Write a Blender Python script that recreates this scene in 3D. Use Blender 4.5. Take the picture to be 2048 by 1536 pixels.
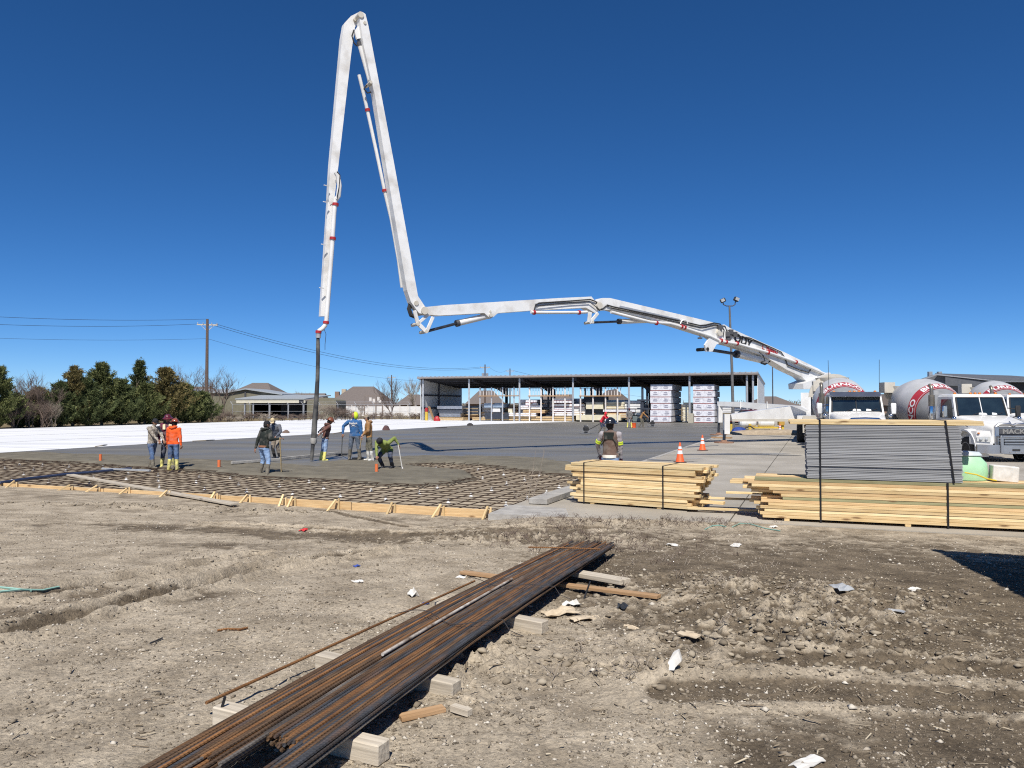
import bpy, bmesh, math, random
import numpy as np
from mathutils import Vector, Matrix, Quaternion
R = math.radians
random.seed(7); rng = np.random.default_rng(7)
for _o in list(bpy.data.objects): bpy.data.objects.remove(_o)
scene = bpy.context.scene
col = scene.collection
# ------------------------------------------------------------------ camera, sky, sun, exposure
CAM_H, PITCH, FPX = 2.15, math.atan(40/1540), 1540.0
cam_d = bpy.data.cameras.new('camera'); cam_d.sensor_width = 36; cam_d.lens = 36*FPX/2048
cam_d.clip_start = 0.05; cam_d.clip_end = 9000
cam = bpy.data.objects.new('camera', cam_d); col.objects.link(cam)
cam.location = (0, 0, CAM_H); cam.rotation_euler = (R(90)+PITCH, 0, 0)
scene.camera = cam
SUN_EL, SUN_AZ = R(53), R(3.0)          # light travels away from the camera, a touch to the right
w = bpy.data.worlds.new('World'); scene.world = w; w.use_nodes = True
wn = w.node_tree.nodes; wl = w.node_tree.links; wn.clear()
sky = wn.new('ShaderNodeTexSky'); sky.sky_type = 'NISHITA'; sky.sun_disc = False
sky.sun_elevation = SUN_EL; sky.sun_rotation = R(180)+SUN_AZ
sky.altitude = 250; sky.air_density = 0.58; sky.dust_density = 0.0; sky.ozone_density = 10.0
hs = wn.new('ShaderNodeHueSaturation'); hs.inputs['Saturation'].default_value = 1.13; hs.inputs['Value'].default_value = 1.0
gm = wn.new('ShaderNodeGamma'); gm.inputs['Gamma'].default_value = 1.0
bg = wn.new('ShaderNodeBackground'); bg.inputs['Strength'].default_value = 0.098
wo = wn.new('ShaderNodeOutputWorld')
wl.new(sky.outputs[0], gm.inputs[0]); wl.new(gm.outputs[0], hs.inputs['Color']); wl.new(hs.outputs[0], bg.inputs['Color']); wl.new(bg.outputs[0], wo.inputs['Surface'])
sun_d = bpy.data.lights.new('sun', 'SUN'); sun_d.energy = 5.0; sun_d.angle = R(0.55); sun_d.color = (1.0, 0.955, 0.89)
sun = bpy.data.objects.new('sun', sun_d); col.objects.link(sun)
SUN_DIR = Vector((math.cos(SUN_EL)*math.sin(SUN_AZ), math.cos(SUN_EL)*math.cos(SUN_AZ), -math.sin(SUN_EL)))
sun.rotation_euler = SUN_DIR.to_track_quat('-Z', 'Y').to_euler(); sun.location = (0, -20, 40)
vs = scene.view_settings; vs.view_transform = 'Standard'; vs.look = 'None'; vs.exposure = 0.16; vs.gamma = 1.0
try: vs.use_curve_mapping = False
except Exception: pass
scene.cycles.use_denoising = False; scene.cycles.filter_width = 1.15 if hasattr(scene.cycles, 'filter_width') else 1.5
scene.cycles.max_bounces = 6; scene.cycles.transparent_max_bounces = 8

# ------------------------------------------------------------------ measuring the place: pixels of the photograph -> metres
cp, sp = math.cos(PITCH), math.sin(PITCH)
def ray(px, py):
    x, y, z = px-1024.0, FPX, 768.0-py
    return Vector((x, y*cp - z*sp, y*sp + z*cp))
def at_z(px, py, z=0.0):
    d = ray(px, py); t = (z-CAM_H)/d.z
    return Vector((d.x*t, d.y*t, z))
def at_y(px, py, Y):
    d = ray(px, py); t = Y/d.y
    return Vector((d.x*t, Y, CAM_H+d.z*t))
def at_plane(px, py, p0, n):
    d = ray(px, py); o = Vector((0, 0, CAM_H)); t = (Vector(p0)-o).dot(n)/d.dot(n)
    return o+d*t
def to_px(P):
    x, y, z = P[0], P[1], P[2]-CAM_H
    f = y*cp+z*sp; u = -y*sp+z*cp
    return 1024+FPX*x/f, 768-FPX*u/f
# the yard's own axes: A runs away along the slab edge, B runs along the form boards to the left
C0 = Vector((-0.4, 15.6, 0)); ANG = R(21.5)
A = Vector((math.sin(ANG), math.cos(ANG), 0)); B = Vector((-math.cos(ANG), math.sin(ANG), 0))
YAW = -ANG                                   # rotation that turns local +Y onto A
def ab(a, b, z=0.0): return C0 + A*a + B*b + Vector((0, 0, z))
def to_ab(P): d = Vector((P[0]-C0.x, P[1]-C0.y, 0)); return d.dot(A), d.dot(B)

# ------------------------------------------------------------------ noise for terrain
def _h(i, j, s):
    n = (i.astype(np.int64)*374761393 + j.astype(np.int64)*668265263 + s*1442695041) & 0x7fffffff
    n = ((n ^ (n >> 13))*1274126177) & 0x7fffffff
    return ((n ^ (n >> 16)) & 0xffff)/65535.0
def vn(x, y, s=0):
    i = np.floor(x); j = np.floor(y); fx = x-i; fy = y-j
    fx = fx*fx*(3-2*fx); fy = fy*fy*(3-2*fy)
    return (_h(i, j, s)*(1-fx)+_h(i+1, j, s)*fx)*(1-fy) + (_h(i, j+1, s)*(1-fx)+_h(i+1, j+1, s)*fx)*fy
def fbm(x, y, o=4, s=0, g=.5):
    r = np.zeros_like(x, dtype=float); a = 1.0; t = 0
    for k in range(o):
        r += a*vn(x, y, s+k*17); t += a; a *= g; x = x*2.03+3.1; y = y*2.01-1.7
    return r/t
def sst(a, b, x):
    t = np.clip((x-a)/(b-a), 0, 1); return t*t*(3-2*t)
def seg_dist(x, y, pts):
    best = np.full(x.shape, 1e9); along = np.zeros(x.shape); acc = 0
    for (p, q) in zip(pts[:-1], pts[1:]):
        dx, dy = q[0]-p[0], q[1]-p[1]; L2 = dx*dx+dy*dy; L = math.sqrt(L2)
        t = np.clip(((x-p[0])*dx+(y-p[1])*dy)/L2, 0, 1)
        d = np.hypot(x-p[0]-t*dx, y-p[1]-t*dy)
        m = d < best; best = np.where(m, d, best); along = np.where(m, acc+t*L, along); acc += L
    return best, along
def base_z(x, y):
    x = np.asarray(x, float); y = np.asarray(y, float)
    s = -((x-C0.x)*A.x + (y-C0.y)*A.y); b = (x-C0.x)*B.x + (y-C0.y)*B.y
    edge = np.where(True, -0.04 - 0.15*sst(-1.5, 0.5, b) + 0.10*sst(3, 9, b), 0)
    z = edge + (0.5-edge)*sst(-2.0, 12.5, s)
    under = sst(0.0, 0.5, -s-.42*sst(2.6, 4.2, -b))
    return z*(1-under) + (-0.30)*under
RUTS = [([at_z(-140, 1330, .38), at_z(90, 1275, .38), at_z(300, 1215, .34), at_z(520, 1150, .27), at_z(760, 1105, .2)], .17, .095),
        ([at_z(-160, 1250, .36), at_z(60, 1215, .36), at_z(280, 1165, .3), at_z(520, 1112, .22)], .16, .07),
        ([at_z(420, 1052, .05), at_z(700, 1058, .08), at_z(900, 1062, .1), at_z(1200, 1052, .1)], .22, .07),
        ([at_z(1350, 1395, .42), at_z(1650, 1385, .42), at_z(2200, 1420, .43)], .2, .03),
        ([at_z(1500, 1330, .4), at_z(1800, 1335, .4), at_z(2250, 1372, .4)], .17, .028),
        ([at_z(640, 1010, -.05), at_z(820, 1042, .05), at_z(1030, 1050, .08)], .14, .03)]
RUTS = [([(p.x, p.y) for p in pts], w_, d_) for pts, w_, d_ in RUTS]
CLODS = [(at_z(1520, 1240, .33), 1.5, 1.1), (at_z(1400, 1180, .28), 1.2, .9), (at_z(1700, 1200, .3), 1.2, .9), (at_z(1500, 1300, .36), .9, .35), (at_z(1780, 1330, .38), .8, .3), (at_z(1050, 1075, .15), 2.2, .7), (at_z(1650, 1270, .35), .9, .5), (at_z(1250, 1042, .06), 2.2, .5),
         (at_z(960, 1330, .42), .35, .8), (at_z(1300, 1350, .42), .8, .3), (at_z(300, 1010, .05), 2.5, .5), (at_z(560, 1015, 0), 1.0, .5)]
def detail_z(x, y):
    s = -((x-C0.x)*A.x + (y-C0.y)*A.y)
    m = sst(-.05, .6, s+.42*sst(2.6, 4.2, (x-C0.x)*-B.x+(y-C0.y)*-B.y))
    z = .055*(fbm(x*.45, y*.45, 3, 5)-.5) + .03*(fbm(x*1.7, y*1.7, 4, 9)-.5) + .030*(fbm(x*7, y*7, 4, 21, .6)-.5) + .013*(fbm(x*28, y*28, 2, 31)-.5)
    wet = np.zeros_like(z); hf = .8*(fbm(x*1.7, y*1.7, 4, 9)-.5) + 1.1*(fbm(x*7, y*7, 4, 21, .6)-.5) + .6*(fbm(x*28, y*28, 2, 31)-.5)
    for k, (pts, w_, d_) in enumerate(RUTS):
        d, al = seg_dist(x + .10*(fbm(x*1.2, y*1.2, 2, 50+k)-.5), y, pts)
        inn = 1-sst(w_*.6, w_*1.1, d); rim = np.exp(-((d-w_*1.35)/(w_*.35))**2)
        lug = .5+.5*np.sin(al*34 + 3*np.sin(d*18))
        z += -d_*inn*(.55+.45*lug*(d > w_*.25)) + d_*.75*rim*(.35+1.1*fbm(x*9, y*9, 3, 60+k))
        wet = np.maximum(wet, inn*.85); hf += .5*rim
    for k, (p, rx, ry) in enumerate(CLODS):
        e = np.exp(-(((x-p.x)/rx)**2+((y-p.y)/ry)**2))
        n = fbm(x*11.5+k, y*11.5, 3, 70+k, .6); c = np.clip(n-.47, 0, 1)
        z += e*(.22*c + .012); hf += e*(2.8*c-.08)
    detail_z.hf = hf*m
    return z*m, wet*m
def ground_z(x, y):
    x = np.atleast_1d(np.asarray(x, float)); y = np.atleast_1d(np.asarray(y, float))
    return base_z(x, y)+detail_z(x, y)[0]
def gz(x, y): return float(ground_z(x, y)[0])
def on_ground(px, py):
    d = ray(px, py)
    t = np.geomspace(1.0, 60.0, 600)/d.y
    below = CAM_H+d.z*t < base_z(d.x*t, d.y*t)-.15
    k = int(np.argmax(below)) if below.any() else 599
    t = np.linspace(t[max(0, k-60)], t[k], 700)
    below = CAM_H+d.z*t < ground_z(d.x*t, d.y*t); m = t[int(np.argmax(below)) if below.any() else 699]
    return Vector((d.x*m, d.y*m, CAM_H+d.z*m))

# ------------------------------------------------------------------ materials
MATS = {}
def mat(name, c1, c2=None, rough=.7, metal=0.0, scale=4.0, detail=5, bump=0.0, bscale=60.0, spec=.4, rnd=0.0, stretch=None, coat=0.0, dirt=None, dscale=1.5, damt=.5, alpha=None):
    if name in MATS: return MATS[name]
    m = bpy.data.materials.new(name); m.use_nodes = True; MATS[name] = m
    nt = m.node_tree; n = nt.nodes; l = nt.links
    b = n['Principled BSDF']; b.inputs['Roughness'].default_value = rough; b.inputs['Metallic'].default_value = metal
    b.inputs['Specular IOR Level'].default_value = spec
    if coat: b.inputs['Coat Weight'].default_value = coat; b.inputs['Coat Roughness'].default_value = .08
    tc = n.new('ShaderNodeTexCoord'); oi = n.new('ShaderNodeObjectInfo')
    ad = n.new('ShaderNodeVectorMath'); ad.operation = 'ADD'
    mu = n.new('ShaderNodeMath'); mu.operation = 'MULTIPLY'; mu.inputs[1].default_value = 37.0
    l.new(oi.outputs['Random'], mu.inputs[0]); l.new(tc.outputs['Object'], ad.inputs[0]); l.new(mu.outputs[0], ad.inputs[1])
    vec = ad.outputs[0]
    if stretch:
        mp = n.new('ShaderNodeMapping'); mp.inputs['Scale'].default_value = stretch; l.new(vec, mp.inputs['Vector']); vec = mp.outputs[0]
    if c2 is None: c2 = tuple(min(1, v*.82) for v in c1)
    nz = n.new('ShaderNodeTexNoise'); nz.inputs['Scale'].default_value = scale; nz.inputs['Detail'].default_value = detail; nz.inputs['Roughness'].default_value = .6
    l.new(vec, nz.inputs['Vector'])
    cr = n.new('ShaderNodeValToRGB'); cr.color_ramp.elements[0].position = .36; cr.color_ramp.elements[1].position = .66
    cr.color_ramp.elements[0].color = (*c2, 1); cr.color_ramp.elements[1].color = (*c1, 1)
    l.new(nz.outputs[0], cr.inputs[0]); out = cr.outputs[0]
    if dirt:
        n2 = n.new('ShaderNodeTexNoise'); n2.inputs['Scale'].default_value = dscale; n2.inputs['Detail'].default_value = 7; l.new(ad.outputs[0], n2.inputs['Vector'])
        r2 = n.new('ShaderNodeValToRGB'); r2.color_ramp.elements[0].position = .48; r2.color_ramp.elements[1].position = .68
        r2.color_ramp.elements[0].color = (0, 0, 0, 1); r2.color_ramp.elements[1].color = (damt, damt, damt, 1)
        l.new(n2.outputs[0], r2.inputs[0])
        mx = n.new('ShaderNodeMixRGB'); mx.inputs[2].default_value = (*dirt, 1); l.new(r2.outputs[0], mx.inputs[0]); l.new(out, mx.inputs[1]); out = mx.outputs[0]
    if rnd:
        mr = n.new('ShaderNodeMapRange'); mr.inputs[3].default_value = 1-rnd; mr.inputs[4].default_value = 1+rnd*.6
        l.new(oi.outputs['Random'], mr.inputs[0])
        hv = n.new('ShaderNodeHueSaturation'); l.new(mr.outputs[0], hv.inputs['Value']); l.new(out, hv.inputs['Color']); out = hv.outputs[0]
    l.new(out, b.inputs['Base Color'])
    if bump:
        nb = n.new('ShaderNodeTexNoise'); nb.inputs['Scale'].default_value = bscale; nb.inputs['Detail'].default_value = 5; l.new(vec, nb.inputs['Vector'])
        bp_ = n.new('ShaderNodeBump'); bp_.inputs['Strength'].default_value = bump; bp_.inputs['Distance'].default_value = .02
        l.new(nb.outputs[0], bp_.inputs['Height']); l.new(bp_.outputs[0], b.inputs['Normal'])
    return m

# ------------------------------------------------------------------ object helpers
def link(name, data, parent=None):
    o = bpy.data.objects.new(name, data); col.objects.link(o)
    if parent is not None: o.parent = parent
    return o
def tag(o, label=None, cat=None, group=None, kind=None):
    if label: o['label'] = label
    if cat: o['category'] = cat
    if group: o['group'] = group
    if kind: o['kind'] = kind
    return o
def thing(name, label, cat, loc=(0, 0, 0), rz=0.0, group=None):
    o = bpy.data.objects.new(name, None); col.objects.link(o); o.empty_display_size = .2
    o.location = loc; o.rotation_euler = (0, 0, rz)
    return tag(o, label, cat, group)
def kids(o): return [c for c in bpy.data.objects if c.parent == o]
def copy_tree(o, parent=None, km=None):
    c = o.copy(); col.objects.link(c); c.parent = parent
    for ch in o.children: copy_tree(ch, c)
    return c

class MB:
    """collects verts and faces, builds one mesh object"""
    def __init__(s): s.v = []; s.f = []; s.m = []; s.cm = 0
    def add(s, vs, fs, M=None):
        o = len(s.v)
        s.v += [tuple(M @ Vector(p)) if M is not None else tuple(p) for p in vs]
        s.f += [tuple(i+o for i in f) for f in fs]; s.m += [s.cm]*len(fs); return s
    def box(s, c, d, M=None, ch=0.0):
        x, y, z = d[0]/2, d[1]/2, d[2]/2
        if ch <= 0:
            vs = [(c[0]+i*x, c[1]+j*y, c[2]+k*z) for i in (-1, 1) for j in (-1, 1) for k in (-1, 1)]
            return s.add(vs, [(0, 1, 3, 2), (4, 6, 7, 5), (0, 4, 5, 1), (2, 3, 7, 6), (0, 2, 6, 4), (1, 5, 7, 3)], M)
        vs = []; idx = {}
        for i in (-1, 1):
            for j in (-1, 1):
                for k in (-1, 1):
                    for ax in range(3):
                        p = [i*(x-ch), j*(y-ch), k*(z-ch)]; p[ax] = (i, j, k)[ax]*(x, y, z)[ax]
                        idx[(i, j, k, ax)] = len(vs); vs.append((c[0]+p[0], c[1]+p[1], c[2]+p[2]))
        fs = []
        for ax in range(3):
            u, v = [a for a in range(3) if a != ax]
            for sg in (-1, 1):
                q = []
                for (a_, b_) in ((-1, -1), (1, -1), (1, 1), (-1, 1)):
                    t = [0, 0, 0]; t[ax] = sg; t[u] = a_; t[v] = b_; q.append(idx[(*t, ax)])
                fs.append(tuple(q))
        for ax in range(3):
            u, v = [a for a in range(3) if a != ax]
            for a_ in (-1, 1):
                for b_ in (-1, 1):
                    q = []
                    for (e, which) in ((-1, u), (-1, v), (1, v), (1, u)):
                        t = [0, 0, 0]; t[ax] = e; t[u] = a_; t[v] = b_; q.append(idx[(*t, which)])
                    fs.append(tuple(q))
        for i in (-1, 1):
            for j in (-1, 1):
                for k in (-1, 1): fs.append((idx[(i, j, k, 0)], idx[(i, j, k, 1)], idx[(i, j, k, 2)]))
        return s.add(vs, fs, M)
    def bar(s, p, q, w=.05, h=None, up=(0, 0, 1), ch=0.0):
        p = Vector(p); q = Vector(q); d = q-p; L = d.length
        if L < 1e-6: return s
        d.normalize(); u = Vector(up)
        if abs(d.dot(u)) > .98: u = Vector((0, 1, 0)) if abs(d.y) < .9 else Vector((1, 0, 0))
        r = d.cross(u).normalized(); u = r.cross(d)
        M = Matrix.Translation((p+q)/2) @ Matrix((d, r, u)).transposed().to_4x4()
        return s.box((0, 0, 0), (L, w, h or w), M, ch)
    def tube(s, pts, r, n=8, caps=True, ell=1.0, up=None):
        pts = [Vector(p) for p in pts]; m = len(pts)
        rs = r if isinstance(r, (list, tuple)) else [r]*m
        vs = []; pu = None
        for i, p in enumerate(pts):
            d = (pts[min(i+1, m-1)]-pts[max(i-1, 0)]).normalized()
            if pu is None:
                u = Vector(up) if up else (Vector((0, 0, 1)) if abs(d.z) < .95 else Vector((0, 1, 0)))
            else: u = pu
            u = (u-d*u.dot(d)).normalized(); pu = u; v = d.cross(u)
            for k in range(n):
                a = 2*math.pi*k/n
                rr = rs[i] if not isinstance(rs[i], tuple) else None
                ru, rv = (rr, rr*ell) if rr is not None else rs[i]
                vs.append(p+u*math.cos(a)*ru+v*math.sin(a)*rv)
        fs = [(i*n+k, i*n+(k+1) % n, (i+1)*n+(k+1) % n, (i+1)*n+k) for i in range(m-1) for k in range(n)]
        if caps: fs += [tuple(range(n))[::-1], tuple((m-1)*n+k for k in range(n))]
        return s.add(vs, fs)
    def lathe(s, prof, n=24, M=None, a0=0, a1=2*math.pi):
        """prof: (radius, z) list, turned about local z"""
        full = abs(a1-a0-2*math.pi) < 1e-6; c = n if full else n+1
        vs = [(r*math.cos(a0+(a1-a0)*k/n), r*math.sin(a0+(a1-a0)*k/n), z) for r, z in prof for k in range(c)]
        fs = []
        for i in range(len(prof)-1):
            for k in range(n):
                k2 = (k+1) % c
                fs.append((i*c+k, i*c+k2, (i+1)*c+k2, (i+1)*c+k))
        if full:
            if prof[0][0] > 1e-4: fs.append(tuple(range(n))[::-1])
            if prof[-1][0] > 1e-4: fs.append(tuple((len(prof)-1)*c+k for k in range(n)))
        return s.add(vs, fs, M)
    def prism(s, poly, off):
        """poly: 3D points in a plane; off: extrusion vector"""
        n = len(poly); off = Vector(off); P = [Vector(p) for p in poly]
        vs = P+[p+off for p in P]
        return s.add(vs, [tuple(range(n)), tuple(range(2*n-1, n-1, -1))]+[(i, i+n, (i+1) % n+n, (i+1) % n) for i in range(n)])
    def loft(s, secs, closed=True, caps=True):
        n = len(secs[0]); vs = [p for sc in secs for p in sc]; fs = []
        for i in range(len(secs)-1):
            for k in range(n if closed else n-1):
                fs.append((i*n+k, i*n+(k+1) % n, (i+1)*n+(k+1) % n, (i+1)*n+k))
        if caps and closed: fs += [tuple(range(n))[::-1], tuple((len(secs)-1)*n+k for k in range(n))]
        return s.add(vs, fs)
    def ball(s, c, r, n=10, m=7, M=None):
        r = r if isinstance(r, (tuple, list)) else (r, r, r)
        vs = [(c[0], c[1], c[2]-r[2])]
        for j in range(1, m):
            t = math.pi*j/m
            for k in range(n): vs.append((c[0]+r[0]*math.sin(t)*math.cos(2*math.pi*k/n), c[1]+r[1]*math.sin(t)*math.sin(2*math.pi*k/n), c[2]-r[2]*math.cos(t)))
        vs.append((c[0], c[1], c[2]+r[2])); e = len(vs)-1
        fs = [(0, 1+(k+1) % n, 1+k) for k in range(n)]
        for j in range(m-2):
            for k in range(n): fs.append((1+j*n+k, 1+j*n+(k+1) % n, 1+(j+1)*n+(k+1) % n, 1+(j+1)*n+k))
        fs += [(e, 1+(m-2)*n+k, 1+(m-2)*n+(k+1) % n) for k in range(n)]
        return s.add(vs, fs, M)
    def mesh(s, name, fix=True):
        me = bpy.data.meshes.new(name); me.from_pydata(s.v, [], s.f)
        if any(s.m): me.polygons.foreach_set('material_index', s.m)
        if fix:
            bm = bmesh.new(); bm.from_mesh(me); bmesh.ops.recalc_face_normals(bm, faces=bm.faces); bm.to_mesh(me); bm.free()
        me.update(); return me
    def build(s, name, m, parent=None, smooth=False, fix=True):
        me = s.mesh(name, fix)
        for k in (m if isinstance(m, (list, tuple)) else [m]): me.materials.append(k)
        if smooth: smooth_by_angle(me)
        return link(name, me, parent)
def smooth_by_angle(me, ang=38):
    me.polygons.foreach_set('use_smooth', [True]*len(me.polygons))
    try: me.set_sharp_from_angle(angle=R(ang))
    except Exception: pass
def quick_mesh(name, V, F, m, parent=None, smooth=False, nq=4):
    """numpy arrays -> mesh (F: equal-sized faces)"""
    me = bpy.data.meshes.new(name); nv = len(V); nf = len(F); k = F.shape[1]
    me.vertices.add(nv); me.vertices.foreach_set('co', np.asarray(V, np.float32).ravel())
    me.loops.add(nf*k); me.loops.foreach_set('vertex_index', np.asarray(F, np.int32).ravel())
    me.polygons.add(nf); me.polygons.foreach_set('loop_start', np.arange(0, nf*k, k, dtype=np.int32))
    if smooth: me.polygons.foreach_set('use_smooth', np.ones(nf, bool))
    me.update(calc_edges=True); me.validate()
    for q in (m if isinstance(m, (list, tuple)) else [m]): me.materials.append(q)
    return link(name, me, parent)
def text_mb(mb, body, size, M, thick=.004, bold=0.0, fn=None):
    """flat letters as thin solid mesh; fn maps (x,y,z)->point"""
    cu = bpy.data.curves.new('lettering', 'FONT'); cu.body = body; cu.size = size; cu.align_x = 'CENTER'; cu.align_y = 'CENTER'
    cu.extrude = thick/2; cu.offset = bold; cu.resolution_u = 3
    o = bpy.data.objects.new('lettering', cu); col.objects.link(o)
    dg = bpy.context.evaluated_depsgraph_get(); me = bpy.data.meshes.new_from_object(o.evaluated_get(dg))
    vs = [v.co.copy() for v in me.vertices]; fs = [tuple(p.vertices) for p in me.polygons]
    bpy.data.objects.remove(o); bpy.data.curves.remove(cu); bpy.data.meshes.remove(me)
    if fn: mb.add([fn(v) for v in vs], fs)
    else: mb.add(vs, fs, M)
    return mb
def rotz(a): return Matrix.Rotation(a, 4, 'Z')
def TR(loc, rz=0.0): return Matrix.Translation(loc) @ rotz(rz)
# ================================================================== THE SETTING
# ---- bare earth, one sheet out to the horizon
def axis(segs):
    out = [segs[0][0]]
    for a_, b_, st in segs:
        n = max(1, int(round((b_-a_)/st))); out += list(np.linspace(a_, b_, n+1)[1:])
    return np.array(out)
gx = axis([(-6000, -600, 900), (-600, -100, 70), (-100, -20, 8), (-20, -8, .16), (-8, -3.4, .05), (-3.4, 4.2, .024), (4.2, 9, .05), (9, 16, .2), (16, 100, 8), (100, 600, 70), (600, 6000, 900)])
gy = axis([(-3000, -100, 500), (-100, -4, 12), (-4, 2.4, .4), (2.4, 6, .022), (6, 10, .034), (10, 15, .05), (15, 25, .12), (25, 60, 2.5), (60, 160, 10), (160, 800, 80), (800, 8000, 900)])
X, Y = np.meshgrid(gx, gy); dz, wet = detail_z(X, Y); HF = detail_z.hf; Z = base_z(X, Y)+dz
nx, ny = len(gx), len(gy)
V = np.stack([X.ravel(), Y.ravel(), Z.ravel()], 1)
ii = (np.arange(ny-1)[:, None]*nx+np.arange(nx-1)[None, :]).ravel()
F = np.stack([ii, ii+1, ii+1+nx, ii+nx], 1)
gm_ = bpy.data.materials.new('bare_earth'); gm_.use_nodes = True
def earth_nodes(m):
    n = m.node_tree.nodes; l = m.node_tree.links; b = n['Principled BSDF']
    b.inputs['Roughness'].default_value = .95; b.inputs['Specular IOR Level'].default_value = .1
    geo = n.new('ShaderNodeNewGeometry')
    def noise(sc, det, rough=.6, off=0):
        q = n.new('ShaderNodeTexNoise'); q.inputs['Scale'].default_value = sc; q.inputs['Detail'].default_value = det; q.inputs['Roughness'].default_value = rough
        if off:
            mp = n.new('ShaderNodeMapping'); mp.inputs['Location'].default_value = (off, off*.7, 0); l.new(geo.outputs['Position'], mp.inputs[0]); l.new(mp.outputs[0], q.inputs['Vector'])
        else: l.new(geo.outputs['Position'], q.inputs['Vector'])
        return q
    def ramp(inp, p0, p1, c0, c1):
        r = n.new('ShaderNodeValToRGB'); r.color_ramp.elements[0].position = p0; r.color_ramp.elements[1].position = p1
        r.color_ramp.elements[0].color = (*c0, 1); r.color_ramp.elements[1].color = (*c1, 1); l.new(inp, r.inputs[0]); return r
    def mix(f, a_, b_, mode='MIX'):
        x = n.new('ShaderNodeMixRGB'); x.blend_type = mode
        for s_, v in ((0, f), (1, a_), (2, b_)):
            if isinstance(v, (int, float)): x.inputs[s_].default_value = v
            elif isinstance(v, tuple): x.inputs[s_].default_value = (*v, 1)
            else: l.new(v, x.inputs[s_])
        return x.outputs[0]
    at = n.new('ShaderNodeAttribute'); at.attribute_name = 'damp'
    dry = ramp(noise(2.2, 8).outputs[0], .35, .68, (.335, .280, .208), (.575, .495, .38))
    damp = ramp(noise(3.1, 8, .65, 4).outputs[0], .32, .7, (.105, .083, .059), (.26, .21, .15))
    # patches of damp soil break up the dry crust
    pn = noise(1.1, 7, .68, 9); ad = n.new('ShaderNodeMath'); ad.operation = 'MULTIPLY_ADD'; ad.inputs[1].default_value = 1.25; l.new(at.outputs['Fac'], ad.inputs[0]); l.new(pn.outputs[0], ad.inputs[2])
    pm = ramp(ad.outputs[0], .66, 1.06, (0, 0, 0), (1, 1, 1))
    c = mix(pm.outputs[0], dry.outputs[0], damp.outputs[0])
    fine = ramp(noise(34, 6, .7, 2).outputs[0], .3, .72, (.52, .52, .52), (1.32, 1.3, 1.26)); c = mix(1.0, c, fine.outputs[0], 'MULTIPLY')
    vo = n.new('ShaderNodeTexVoronoi'); vo.inputs['Scale'].default_value = 55; l.new(geo.outputs['Position'], vo.inputs['Vector'])
    grit = ramp(vo.outputs['Distance'], .10, .22, (.8, .8, .8), (0, 0, 0))
    gsel = ramp(noise(9, 3, .5, 7).outputs[0], .5, .62, (0, 0, 0), (1, 1, 1)); gf = mix(1.0, grit.outputs[0], gsel.outputs[0], 'MULTIPLY')
    c = mix(gf, c, (.50, .44, .35))
    l.new(c, b.inputs['Base Color'])
    hb = n.new('ShaderNodeMath'); hb.operation = 'ADD'; l.new(noise(42, 7, .7).outputs[0], hb.inputs[0]); l.new(gf, hb.inputs[1])
    bp_ = n.new('ShaderNodeBump'); bp_.inputs['Strength'].default_value = .9; bp_.inputs['Distance'].default_value = .024; l.new(hb.outputs[0], bp_.inputs['Height']); l.new(bp_.outputs[0], b.inputs['Normal'])
earth_nodes(gm_)
ground = quick_mesh('ground', V, F, gm_, smooth=True); tag(ground, kind='structure')
# dampness: the soil is darker right of the rebar pile, in the ruts and along the forms (moist clay, not shade)
DRY = [(-2.2, 4.6, 2.6, 1.4), (-5, 8.5, 4.5, 3), (-1.0, 6.2, 1.3, 2.0), (.5, 3.6, .7, .7), (1.6, 4.5, .8, .35), (2.6, 5.3, .7, .25), (-.8, 8.6, 1.2, 1.6), (-9, 11, 4, 4)]
DAMP = [(2.6, 5.6, 1.6, 1.8), (4.6, 7.2, 2, 2.6), (5, 4, 2.6, 1.2), (1.5, 8.2, 1.5, 1.6), (-1.0, 12.3, 2.6, .8), (1.2, 3.4, .5, .5), (3.2, 9.6, 3.5, 1.5), (-3.6, 7.2, .8, .35), (-3.9, 6.2, .8, .3), (-3.2, 7.0, .9, .45), (-4.6, 6.1, .9, .35), (-2.0, 9.6, .9, .5), (-2.0, 12.0, 3.2, .55), (-6, 12.6, 3, .6), (-4.2, 10.6, 1.6, .45), (-1.6, 5.0, .4, .25)]
dm = .18+0*X
for (x_, y_, rx, ry) in DAMP: dm += .40*np.exp(-(((X-x_)/rx)**2+((Y-y_)/ry)**2))
for (x_, y_, rx, ry) in DRY: dm -= .34*np.exp(-(((X-x_)/rx)**2+((Y-y_)/ry)**2))
dm = np.clip(dm+wet*.62-.85*np.clip(HF, -.35, .55)*(.35+dm*1.2), 0, 1)
dm = np.where(Y > 26, .12, dm)
att = ground.data.attributes.new('damp', 'FLOAT', 'POINT'); att.data.foreach_set('value', dm.ravel().astype(np.float32))

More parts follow.
